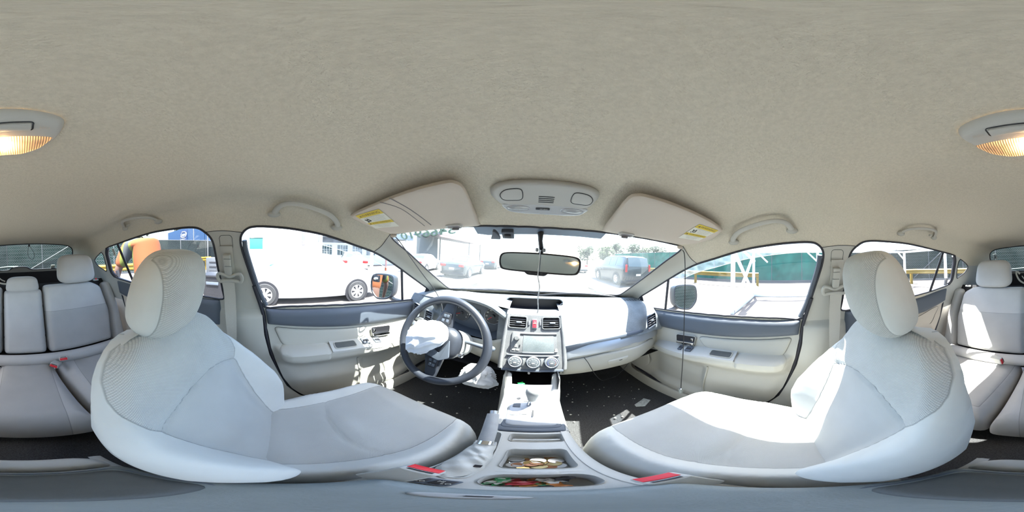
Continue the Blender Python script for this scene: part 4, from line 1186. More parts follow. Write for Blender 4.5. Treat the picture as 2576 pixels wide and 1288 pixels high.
# passenger end cap of the pad in slate, shaded by the pillar
# ------------------------------------------------ driver side: instruments, lower panel
IN = DASH
hood = cr([(-.500, -.335), (-.495, -.275), (-.45, -.236), (-.36, -.220), (-.26, -.222), (-.18, -.248), (-.135, -.30), (-.132, -.36), (-.155, -.415), (-.21, -.44), (-.33, -.43), (-.44, -.405), (-.49, -.375)], 5)
cxh, czh = -.315, -.335
def sc(p, k, y): return (cxh + (p[0] - cxh)*k, y, czh + (p[1] - czh)*k)
mb = MB(); mb.grid([[sc(p, 1.06, .775 - .055*ss(-.33, -.25, p[1]) + .02) for p in hood], [sc(p, 1.055, .755 - .055*ss(-.33, -.25, p[1])) for p in hood], [sc(p, 1.0, .750 - .055*ss(-.33, -.25, p[1])) for p in hood], [sc(p, .93, .775) for p in hood], [sc(p, .86, .805) for p in hood]], False, True)
k = len(mb.v); mb.f.append(tuple(range(k - len(hood), k))); mb.mi.append(0)
mb.build('binnacle', M_['slate'], IN, ang=50)
mb = MB(); mb.tube([sc(p, 1.035, .752 - .055*ss(-.33, -.25, p[1])) for p in hood if p[1] > -.34], .011, 10); mb.build('hood_brow', M_['dash'], IN)
gm = mat('gauge_face', (.025, .028, .034), .5)
for (gx, gz, r, nm, nums, a0, a1, val) in ((-.378, -.330, .047, 'tachometer', ['0', '1', '2', '3', '4', '5', '6', '7', '8'], -130, 130, -108), (-.205, -.322, .045, 'speedometer', ['0', '20', '40', '60', '80', '100', '120', '140'], -130, 130, -130)):
    o = MB().lathe([(r, 0), (r, .002), (0, .002)], (gx, .802, gz), (0, -1, .12), 40).build('gauge_face', gm, IN)
    MB().tube([(gx + r*cos(t), .797, gz + r*sin(t)) for t in np.linspace(0, 2*pi, 48, endpoint=False)], .0012, 6, True).build('gauge_ring', M_['chrome'], o)
    for k, nn_ in enumerate(nums):
        an = radians(lerp(a0, a1, k/(len(nums) - 1)))
        text_mesh(nn_, .012 if len(nn_) < 3 else .009, lambda a, b: (gx + .76*r*sin(an) + a, .797, gz + .76*r*cos(an) + b)).build('numeral', M_['paper'], o)
    for k in range(25):
        an = radians(lerp(a0, a1, k/24)); X = Vector((sin(an), 0, cos(an)))
        c = Vector((gx, .7975, gz))
        MB().tube([c + X*r*.93, c + X*r*.985], .0005, 4).build('tick', M_['paper'], o)
    an = radians(val); X = Vector((sin(an), 0, cos(an))); c = Vector((gx, .795, gz))
    MB().tube([c, c + X*r*.8], [.0022, .0008], 6).build('needle', M_['red'], o)
    MB().lathe([(.009, 0), (.008, .006), (0, .007)], (gx, .799, gz), (0, -1, .1), 20).build('hub', M_['black'], o)
MB().box((-.290, .802, -.325), (.030, .004, .050), None, .002).build('display', mat('lcd', (.14, .17, .15), .3), IN)
# lower driver panel and column
o = rpoly([(-.70, -.455), (-.55, -.430), (-.45, -.425), (-.20, -.44), (-.130, -.40), (-.128, -.62), (-.20, -.60), (-.30, -.54), (-.42, -.54), (-.50, -.60), (-.66, -.63), (-.70, -.60)], .02)
mb, at = patch(o, lambda a, b, h: (a, .735 + .05*ss(-.50, -.64, b) + .02*ss(-.60, -.70, a) - .02*ss(-.20, -.13, a) - h, b), .02, .012, .015, back=False); mb.build('lower_panel', M_['trim'], DASH)
strip([(-.70, .755, -.405), (-.64, .735, -.398), (-.55, .725, -.395), (-.48, .730, -.40)], [(-.70, .755, -.432), (-.64, .735, -.425), (-.55, .725, -.425), (-.48, .730, -.43)], 'silver_strip', M_['silver'], DASH, .004)
mb = MB(); mb.grid([[(x, .775 - .0*x, -.26), (x, .745, -.30), (x, .735, -.36), (x, .74, -.43)] for x in np.linspace(-.70, -.47, 10)]); mb.build('driver_fascia', M_['dash'], DASH)
mb = MB(); mb.grid([[(x, .775, -.265), (x, .745, -.30), (x, .725, -.38), (x, .72, -.47)] for x in np.linspace(-.165, -.118, 5)]); mb.build('fascia_fillet', M_['dash'], DASH)
for k, (x, z) in enumerate(((-.575, -.455), (-.545, -.458), (-.515, -.461))):
    MB().box((x, .722, z), (.022, .012, .016), None, .003).build('lower_switch', M_['black'], DASH)
col = thing('steering_column', 'pale plastic steering column shroud with ignition lock and two stalks', 'steering column', (-.33, .66, -.42))
WC = Vector((-.338, .525, -.368)); WN = Vector((0, -cos(radians(24)), sin(radians(24)))); WU = Vector((0, sin(radians(24)), cos(radians(24)))); WX = Vector((1, 0, 0))
def Wp(a, b, h=0.0): return WC + WX*a + WU*b + WN*h
P = []
for t, rx, rz, dz in ((-.035, .056, .050, -.004), (-.05, .066, .060, -.006), (-.09, .072, .068, -.012), (-.14, .072, .070, -.018), (-.20, .068, .066, -.022)):
    P.append([Wp(rx*math.copysign(abs(cos(a))**.8, cos(a)), dz + rz*math.copysign(abs(sin(a))**.8, sin(a)), t) for a in np.linspace(0, 2*pi, 36, endpoint=False)])
mb = MB(); mb.grid(P, False, True); mb.f.append(tuple(range(36))); mb.mi.append(0); mb.build('shroud', M_['console'], col)
mb = MB(); mb.lathe([(.014, 0), (.014, .018), (.011, .021), (.006, .020), (0, .018)], Wp(.056, -.050, -.085), (.75, -.6, -.1), 24); ig = mb.build('ignition_lock', M_['chrome'], col)
MB().box(Wp(.056, -.050, -.085) + Vector((.75, -.6, -.1)).normalized()*.019, (.002, .004, .010), None).build('key_slot', M_['black'], ig)
mb = MB(); mb.tube([Wp(.06, .012, -.09), Wp(.10, .010, -.082), Wp(.145, .006, -.075), Wp(.175, .004, -.072)], [.010, .009, .010, .012], 14); st = mb.build('wiper_stalk', M_['slate'], col)
MB().ball(Wp(.182, .004, -.071), (.015, .013, .013)).build('stalk_knob', M_['slate'], st)
mb = MB(); mb.tube([Wp(-.06, .012, -.09), Wp(-.10, .010, -.082), Wp(-.15, .006, -.075), Wp(-.18, .004, -.072)], [.010, .009, .010, .012], 14); mb.build('light_stalk', M_['slate'], col)
# ---------------------------------------------------------------- steering wheel with the spent airbag
SW = thing('steering_wheel', 'black three-spoke steering wheel with its airbag cover torn open', 'steering wheel', tuple(WC))
RWH = .183
mb = MB(); n = 96
mb.tube([Wp(RWH*sin(2*pi*k/n), RWH*cos(2*pi*k/n), 0) for k in range(n)], [.0155 + .0015*(cos(4*pi*k/n))**2 for k in range(n)], 18, True); rim = mb.build('rim', M_['wheel'], SW, ang=80)
WRX, WRU = -WU, WX   # the wheel stands a quarter turn clockwise
def wplate(pts, h0, h1, name, m, parent, bev=.004, r=.012):
    mb = MB(); mb.prism(rpoly(pts, r), WC + WN*h0, WRX, WRU, WN, h1 - h0, bev, 3); return mb.build(name, m, parent, ang=50)
# spokes: left, right and the split lower one
for sx in (-1, 1):
    pts = [(sx*.06, .032), (sx*.12, .026), (sx*.176, .022), (sx*.178, -.018), (sx*.13, -.030), (sx*.07, -.055)]
    if sx < 0: pts = pts[::-1]
    wplate(pts, -.022, -.004, 'spoke', M_['wheel'], SW)
    # switch pods on each side spoke
    pts = [(sx*.078, .020), (sx*.125, .018), (sx*.128, -.016), (sx*.085, -.034)]
    if sx < 0: pts = pts[::-1]
    pod = wplate(pts, -.004, .004, 'switch_pod', M_['black'], SW, .002, .006)
    for i, (a, b) in enumerate(((.092, .008), (.092, -.012), (.113, .006), (.113, -.008))):
        MB().box(WC + WRX*(sx*a) + WRU*b + WN*.0045, (.013, .012, .004), Matrix((tuple(WRX), tuple(WRU), tuple(WN))).transposed(), .002).build('button', M_['slate'], pod)
wplate([(-.030, -.06), (.030, -.06), (.052, -.178), (.030, -.186), (.020, -.12), (-.020, -.12), (-.030, -.186), (-.052, -.178)], -.020, -.006, 'lower_spoke', M_['silver'], SW)
P = []
for r_, h_ in ((.001, .030), (.030, .030), (.055, .026), (.072, .016), (.080, .0), (.082, -.02), (.07, -.04)):
    P.append([Wp(r_*math.copysign(abs(cos(a))**.75, cos(a)), r_*.92*math.copysign(abs(sin(a))**.75, sin(a)) - .004, h_ - .006) for a in np.linspace(0, 2*pi, 40, endpoint=False)])
mb = MB(); mb.grid(P, False, True); hub = mb.build('hub', M_['wheel'], SW, ang=60)
# flaps of the torn cover
wplate([(-.020, .050), (.055, .066), (.078, .03), (.066, -.03), (.040, -.055), (.030, -.01), (.046, .022), (.022, .034)], .024, .030, 'cover_flap', M_['slate'], hub, .002, .008)
wplate([(-.070, -.030), (-.018, -.035), (.022, -.052), (.010, -.076), (-.045, -.066), (-.072, -.05)], .020, .027, 'cover_flap', M_['slate'], hub, .002, .008)
# airbag cloth hanging out of the hub to the left
def crumple(c, X, Y, N, prof, nu, nv, amp, seed, base, droop=0.0, freq=1.0):
    """A gathered cloth bag: prof(t) = (offset along -Y, half-width, thickness)."""
    r = random.Random(seed); ph = [(r.uniform(2, 7)*freq, r.uniform(0, 6.28), r.uniform(2, 6)*freq, r.uniform(0, 6.28), r.uniform(.3, 1)) for _ in range(9)]
    P = []
    for i in range(nu + 1):
        t = i/nu; off, hw, th = prof(t); row = []
        for k in range(nv):
            a = 2*pi*k/nv
            d = sum(q[4]*sin(q[0]*t*2 + q[1] + q[2]*cos(a) * 1.3 + q[3]*sin(a)) for q in ph)/4.0
            rid = abs(sin(5*a + 3*t + d*1.5))
            w = 1 + amp*(d*.5 - rid*.7)*min(1, 4*t + .15)
            p = Vector(c) - Vector(Y)*off + Vector(X)*(hw*cos(a)*w) + Vector(N)*(th*sin(a)*w + .02*t)
            p.z -= droop*t*t; row.append(p)
        P.append(row)
    mb = MB(); mb.grid(P, False, True)
    for i0 in (0, nu):
        k = base + len(mb.v)*0
        c0 = sum((Vector(q) for q in P[i0]), Vector())/nv; j = len(mb.v); mb.v.append(tuple(c0))
        for k in range(nv):
            f = (i0*nv + k, i0*nv + (k + 1) % nv, j); mb.f.append(f); mb.mi.append(0)
    return mb
ab = crumple(Wp(.035, .045, .040), (WU*.93 - WX*.30).normalized(), (WX*.93 + WU*.36).normalized(), WN,
             lambda t: (.165*t, interp([0, .12, .35, .7, .92, 1], [.030, .050, .066, .078, .060, .015], t), interp([0, .15, .4, .7, .92, 1], [.018, .036, .042, .036, .024, .006], t)), 70, 84, .20, 5, 0, .03)
o = ab.build('airbag_cloth', M_['airbag'], None, ang=70)
tag(o, 'crumpled white airbag cloth spilling from the steering wheel hub', 'airbag')
kb = crumple((-.215, .66, -.555), Vector((1, 0, 0)), Vector((0, .3, 1)).normalized(), Vector((0, -1, .3)).normalized(),
             lambda t: (.10*t, interp([0, .3, .8, 1], [.045, .075, .09, .06], t), interp([0, .3, .8, 1], [.012, .030, .028, .008], t)), 46, 64, .30, 11, 0, .03, 1.5)
tag(kb.build('airbag_cloth', M_['airbag'], None, ang=70), 'torn white knee airbag cloth hanging below the steering column', 'airbag')
# ---------------------------------------------------------------- centre console
CON = thing('centre_console', 'beige centre console with cup holders and shifter surround between the front seats', 'console', (0, .2, -.95))
def chw(y): return interp([-.25, -.05, .10, .25, .35, .50, .60, .80], [.096, .096, .090, .084, .082, .086, .104, .108], y)
def ctop(y): return interp([-.25, .15, .30, .355, .40, .49, .525, .56, .60], [-.605, -.612, -.608, -.602, -.592, -.578, -.570, -.558, -.530], y)
for s in (-1, 1):   # side walls, with a rounded shoulder
    P = []
    for y in np.linspace(-.19, .80, 50):
        w_, z = chw(y), ctop(y)
        P.append([(s*(w_ - .020), y, z + .002), (s*(w_ - .010), y, z + .001), (s*(w_ - .002), y, z - .006), (s*w_, y, z - .020), (s*(w_ + .006), y, z - .12), (s*(w_ + .012), y, -.95)])
    mb = MB(); mb.grid(P); mb.build('console_side', M_['console'] if True else 0, CON, ang=60)
# slim raised rails each side of the shifter
for s in (-1, 1):
    P = []
    for y in np.linspace(.33, .60, 30):
        w_, z = chw(y), ctop(y); u = ss(.33, .37, y)
        P.append([(s*(w_ - .030), y, z - .004), (s*(w_ - .026), y, z + .006*u), (s*(w_ - .016), y, z + .010*u), (s*(w_ - .004), y, z + .004*u), (s*(w_ + .001), y, z - .015), (s*(w_ + .003), y, z - .06)])
    mb = MB(); mb.grid(P); mb.build('console_rail', M_['console'], CON, ang=60)
# deck with wells
trayw = rrect(.100, .034, .008, .014, .300)
holes = [trayw, rrect(.088, .080, .012, .014, .210), rrect(.092, .048, .020, .014, .122)]
deck = [(-.086, .06), (.082, .06), (.074, .15), (.070, .325), (-.066, .325), (-.074, .15)]
mb, at = patch(deck, lambda a, b, h: (a, b, ctop(b)), .02, 0, None, holes=holes, back=False); mb.build('console_deck', M_['console'], CON)
def well(h, y0, depth, name, m, taper=.88, stp=None):
    top = [(a, b, ctop(b)) for a, b in h]; cx0 = sum(p[0] for p in h)/len(h); cy0 = sum(p[1] for p in h)/len(h)
    rings = [[(a*1.0, b, z + .0025) for a, b, z in top], [(cx0 + (a - cx0)*.985, cy0 + (b - cy0)*.97, z) for a, b, z in top], [(cx0 + (a - cx0)*taper, cy0 + (b - cy0)*taper, z - depth) for a, b, z in top]]
    mb = MB(); mb.grid(rings, False, True); k = len(mb.v); mb.f.append(tuple(range(k - len(top), k))); mb.mi.append(0)
    return mb.build(name, m, CON, ang=50)
well(holes[0], 0, .030, 'front_tray', M_['console'])
well(holes[1], 0, .060, 'cup_holder', M_['console'])
well(holes[2], 0, .060, 'cup_holder', M_['console'])
mb = MB(); mb.box((.014, .158, ctop(.15) - .004), (.090, .012, .010), None, .004); mb.box((.014, .156, ctop(.15) - .004), (.040, .018, .012), None, .005); mb.build('cup_divider', M_['console'], CON)
mb = MB(); mb.box((.014, .297, ctop(.3) - .012), (.088, .006, .008), None, .003); mb.build('tray_rib', M_['console'], CON)
# slate trim band and silver shifter plate
band = rpoly([(-.070, .327), (.074, .327), (.078, .350), (.078, .375), (-.078, .375), (-.076, .350)], .006)
mb, at = patch(band, lambda a, b, h: (a, b, ctop(b) + h), .02, .006, .006, back=False); mb.build('trim_band', M_['slate'], CON)
M_['plate'] = mat('pale_shifter_plate', (.34, .36, .39), .35, .2)
plate = rpoly([(-.056, .350), (.062, .350), (.064, .46), (.058, .492), (-.052, .492), (-.060, .46)], .018)
mb, at = patch(rpoly([(-.064, .342), (.070, .342), (.072, .49), (-.068, .49)], .014), lambda a, b, h: (a, b, ctop(b) + h), .02, .004, .004, back=False, base=.004); mb.build('plate_surround', M_['slate'], CON)
mb, at = patch(plate, lambda a, b, h: (a, b, ctop(b) + h), .014, .005, .006, back=False, base=.007); pl = mb.build('shifter_plate', M_['plate'], CON)
ramp = [(-.066, .490), (.068, .490), (.072, .525), (.074, .55), (-.072, .55), (-.070, .525)]
mb, at = patch(ramp, lambda a, b, h: (a, b, ctop(b) + .004 + .008*ss(.52, .545, b)), .02, 0, None, back=False); mb.build('bin_lip', M_['plate'], CON)
MB().box((.006, .415, ctop(.415) + .0125), (.004, .055, .001)).build('selector_gate', M_['black'], pl)
for (a, b, w_, h_) in ((-.018, .465, .020, .004), (-.018, .400, .018, .004)):
    MB().box((a, b, ctop(b) + .0125), (w_, h_*.6, .0012)).build('gate_mark', M_['black'], pl)
MB().lathe([(.006, 0), (.006, .002), (0, .001)], (-.036, .478, ctop(.478) + .0115), (0, 0, 1), 20).build('release_hole', M_['black'], pl)
MB().box((-.038, .445, ctop(.445) + .0125), (.020, .024, .0016), None, .0006).build('indicator_window', M_['slate'], pl)
MB().box((-.040, .400, ctop(.40) + .0125), (.020, .012, .0016), None, .0006).build('indicator_window', M_['slate'], pl)
MB().box((.0, .425, ctop(.425) + .0119), (.05, .001, .0008)).build('panel_gap', M_['lidd'], pl)
# dark bin under the stack
mb = MB(); mb.grid([[(-.090, y, -.50), (-.086, y, -.585), (-.078, y, -.600), (.078, y, -.600), (.086, y, -.585), (.090, y, -.50)] for y in (.53, .60, .70, .80)])
k = len(mb.v); mb.f.append(tuple(range(k - 6, k))); mb.mi.append(0); mb.build('storage_bin', M_['black'], CON)
MB().box((0, .79, -.55), (.2, .01, .14)).build('bin_back', M_['black'], CON)
MB().lathe([(.014, 0), (.014, .006), (.011, .008), (.010, .002), (0, .002)], (.045, .783, -.545), (0, -1, 0), 24).build('power_socket', M_['slate'], CON)
g = MB().box((-.036, .575, -.572), (.022, .018, .012), Matrix.Rotation(.6, 3, 'Z'), .002).build('green_box', mat('green_plastic', (.02, .35, .07), .4))
tag(g, 'tiny bright green plastic box in the dark bin under the dials', 'box')
# gear selector
GS = thing('gear_selector', 'grey pear-shaped gear knob on a chrome stalk above the shifter plate', 'gear knob', (0, .455, ctop(.455)))
MB().tube([(.002, .452, ctop(.45) + .008), (.002, .452, ctop(.45) + .045)], [.006, .005], 12).build('stalk', M_['chrome'], GS)
mb = MB(); mb.lathe([(0, .0), (.009, .001), (.0130, .006), (.0145, .016), (.0165, .030), (.0195, .046), (.0212, .058), (.0205, .070), (.016, .081), (.008, .087), (0, .088)], (.002, .452, ctop(.45) + .038), (.0, -.10, 1), 40, 1.0, .92); mb.build('knob', M_['leather'], GS, ang=80)
MB().tube([(-.008, .446, ctop(.45) + .010), (-.007, .446, ctop(.45) + .035)], [.004, .003], 8).build('lock_lever', M_['chrome'], GS)
# parking brake
PB = thing('parking_brake', 'grey parking brake lever in a crumpled beige gaiter beside the driver seat', 'brake lever', (-.068, .12, -.62))
mb = MB(); mb.tube([(-.070, .255, -.580), (-.075, .295, -.563), (-.080, .330, -.548), (-.084, .358, -.535)], [.0135, .0145, .0145, .0135], 16, flat=1.1); mb.build('grip', M_['leather'], PB, ang=70)
MB().tube([(-.084, .358, -.535), (-.086, .370, -.529)], [.0085, .0085], 14).build('release_button', M_['silver'], PB)
MB().tube([(-.069, .248, -.583), (-.070, .260, -.578)], [.0185, .0180], 16).build('collar', M_['chrome'], PB)
r_ = random.Random(4); ph = [r_.uniform(0, 6) for _ in range(4)]
P = []
for i in range(61):
    t = i/60; y = lerp(.253, .118, t); z = lerp(-.583, -.616, t**.8); w_ = lerp(.0185, .024, ss(0, .5, t)) - .006*ss(.8, 1, t); hz_ = lerp(.017, .020, ss(0, .5, t))*(1 - .65*ss(.6, 1, t))
    fold = 1 + .10*sin(34*t + ph[0]) * (1 - .5*t)
    P.append([(-.069 + .004*t + w_*cos(a)*(1 + .05*sin(3*a + 20*t)), y + .006*sin(a*2 + 9*t), z + hz_*sin(a)*fold*(1 + .12*sin(5*a + 26*t + ph[1])*(1 if sin(a) > 0 else 0))) for a in np.linspace(0, 2*pi, 32, endpoint=False)])
mb = MB(); mb.grid(P, False, True); mb.build('gaiter', M_['gaiter'], PB, ang=80)
MB().box((-.050, .165, -.594), (.009, .009, .002), Matrix.Rotation(.4, 3, 'X')).build('gaiter_tear', M_['black'], PB)
well_p = rpoly([(-.092, .118), (-.045, .118), (-.045, .22), (-.052, .318), (-.080, .318), (-.090, .22)], .012)
mb = MB(); mb.tube([(a, b, ctop(b) + .003) for a, b in well_p], .002, 6, True); mb.build('brake_slot_edge', M_['console'], CON)
mb = MB(); mb.add([(a, b, ctop(b) + .003) for a, b in well_p], [tuple(range(len(well_p)))]); mb.build('brake_slot', M_['lidd'], CON)
# seat heater switches
mb = MB(); mb.prism(rpoly([(-.022, -.011), (.020, -.012), (.022, .010), (-.022, .011)], .004), (-.060, .097, ctop(.1) + .002), (1, 0, 0), (0, 1, 0), (0, 0, 1), .006, .002); pb = mb.build('seat_heater_switches', M_['slate'], CON)
for q in (-.013, .012):
    MB().box((-.060 + q*.85, .097, ctop(.1) + .0095), (.017, .015, .004), None, .0015).build('rocker', M_['black'], pb)
    text_mesh('HI', .006, lambda a, b: (-.060 + q*.85 + a - .003, .099 + b, ctop(.1) + .0118)).build('legend', M_['paper'], pb)
    text_mesh('LO', .006, lambda a, b: (-.060 + q*.85 + a + .004, .093 + b, ctop(.1) + .0118)).build('legend', M_['paper'], pb)
# armrest lid under the camera
LID = thing('armrest_lid', 'grey-blue padded armrest lid at the back of the centre console', 'armrest', (0, -.03, -.60))
lo = rpoly([(-.094, .082), (.094, .082), (.100, -.07), (.094, -.142), (-.094, -.142), (-.100, -.07)], .022)
mb, at = patch(lo, lambda a, b, h: (a, b, -.604 + h), .012, .046, .022); mb.build('lid', M_['lid'], LID, ang=60)
lo2 = rpoly([(-.080, -.030), (.080, -.030), (.082, -.09), (.076, -.124), (-.076, -.124), (-.082, -.09)], .02)
mb, at = patch(lo2, lambda a, b, h: (a, b, -.560 + h), .012, .009, .014); mb.build('pad', M_['lidd'], LID, ang=60)
mb = MB(); mb.tube([(a, b, -.5605) for a, b in rpoly([(-.084, -.026), (.084, -.026), (.086, -.09), (.080, -.129), (-.080, -.129), (-.086, -.09)], .02)], .0016, 6, True); mb.build('pad_piping', M_['slate'], LID)
la = [(-.018 + .024*cos(a), .052 + .008*sin(a)) for a in np.linspace(0, 2*pi, 30, endpoint=False)]
mb, at = patch(la, lambda a, b, h: (a, b, -.5585 + h), .006, .004, .004, back=False); lt = mb.build('latch', M_['leather'], LID)
MB().box((-.012, .053, -.554), (.010, .003, .001)).build('latch_slot', M_['black'], lt)
back = rpoly([(-.094, -.138), (.094, -.138), (.090, -.180), (.060, -.200), (-.060, -.200), (-.090, -.180)], .02)
mb, at = patch(back, lambda a, b, h: (a, b, -.65 + h), .014, .065, .02); mb.build('console_tail', M_['console'], CON, ang=60)
# coins and wrappers in the cup holders
cols = [mat('coin_copper', (.32, .15, .08), .35, .8), mat('coin_nickel', (.45, .44, .42), .3, .9), mat('coin_brass', (.38, .28, .12), .35, .8)]
rc = random.Random(21); proto = {}
for k in range(34):
    c = k % 3; r = (.0095, .0112, .0105)[c]
    a, d = rc.uniform(0, 6.28), sqrt(rc.random())
    x, y = .014 + cos(a)*d*.032, .210 + sin(a)*d*.024; z = -.668 + .0016*(k//5) + .001*rc.random()
    if c not in proto:
        mb = MB(); mb.lathe([(0, 0), (r, 0), (r, .0016), (r*.86, .0016), (r*.84, .0012), (0, .0012)], (0, 0, 0), (0, 0, 1), 22); o = mb.build('coin', cols[c], None); proto[c] = o
    else:
        o = proto[c].copy(); COL.objects.link(o)
    o.location = (x, y, z); o.rotation_euler = (rc.uniform(-.25, .25), rc.uniform(-.25, .25), 0)
    tag(o, '%s in the pile of change in the front cup holder' % ('copper coin', 'silver-coloured coin', 'brass-coloured coin')[c], 'coin', '%s coins in the front cup holder' % ('copper', 'silver-coloured', 'brass-coloured')[c])
wc = [((.45, .05, .06), 'red'), ((.05, .32, .12), 'green'), ((.70, .70, .68), 'white'), ((.55, .20, .05), 'orange'), ((.10, .10, .11), 'black')]
seen = {}
for k in range(16):
    c, nm = wc[k % 5]; x, y = .014 + rc.uniform(-.032, .032), .122 + rc.uniform(-.014, .014); z = -.660 + .004*(k//4)
    if nm not in seen:
        P = [[(.014*(i/5 - .5)*2*(1 - .3*(j % 2)), .007*(j/3 - .5)*2, .0035*sin(i*2.1 + j*1.7)) for j in range(4)] for i in range(6)]
        mb = MB(); mb.grid(P); mb.grid([[(x_, y_, z_ - .001) for x_, y_, z_ in r] for r in P]); o = mb.build('sweet_wrapper', mat('wrapper_' + nm, c, .35), None, ang=80); seen[nm] = o
    else:
        o = seen[nm].copy(); COL.objects.link(o)
    o.location = (x, y, z); o.rotation_euler = (rc.uniform(-.6, .6), rc.uniform(-.6, .6), rc.uniform(0, 3.1))
    tag(o, 'crinkled %s sweet wrapper in the rear cup holder' % nm, 'wrapper', nm + ' wrappers in the rear cup holder')
# ---------------------------------------------------------------- buckles
def buckle(c, ax, w, label, grp, stalk, L=.055):
    """ax = direction the mouth points, w = width direction."""
    ax, w = Vector(ax).normalized(), Vector(w); w = (w - ax*w.dot(ax)).normalized(); n = w.cross(ax); R = Matrix((tuple(w), tuple(ax), tuple(n))).transposed()
    c = Vector(c); t = thing('seat_belt_buckle', label, 'buckle', tuple(c), grp)
    MB().box(c - ax*L*.5, (.046, L, .028), R, .007, 3).build('housing', M_['console'], t)
    b = MB().box(c + ax*.0005 + n*-.003, (.038, .003, .015), R, .001).build('release_button', M_['red'], t)
    MB().box(c + ax*.001 + n*.009, (.030, .002, .003), R).build('slot', M_['black'], t)
    MB().tube([c - ax*L*.9, c - ax*L*.9 + (Vector(stalk) - c + ax*L*.9)*.5, Vector(stalk)], [.013, .012, .010], 10, flat=.4).build('stalk', M_['belt'], t)
    return t

buckle((-.086, .118, -.552), (.15, .55, .80), (1, .1, 0), 'beige buckle with red button at the inner edge of the driver seat', 'front buckles', (-.098, .02, -.70), .075)
buckle((.090, .088, -.560), (-.15, .35, .90), (1, -.1, 0), 'beige buckle with red button at the inner edge of the passenger seat', 'front buckles', (.100, .00, -.70), .075)
buckle((-.205, -.795, -.615), (.2, .75, .55), (1, 0, 0), 'beige buckle with red button lying on the rear bench behind the driver seat', 'rear buckles', (-.20, -.885, -.65), .062)
buckle((-.148, -.770, -.640), (.5, .75, .25), (.8, -.5, .2), 'beige buckle half sunk at the left edge of the centre rear cushion', 'rear buckles', (-.16, -.86, -.67), .055)
buckle((.225, -.800, -.620), (-.9, .35, .1), (0, .2, 1), 'grey-beige buckle with red button at the foot of the rear backrest behind the passenger', 'rear buckles', (.28, -.87, -.64), .070)
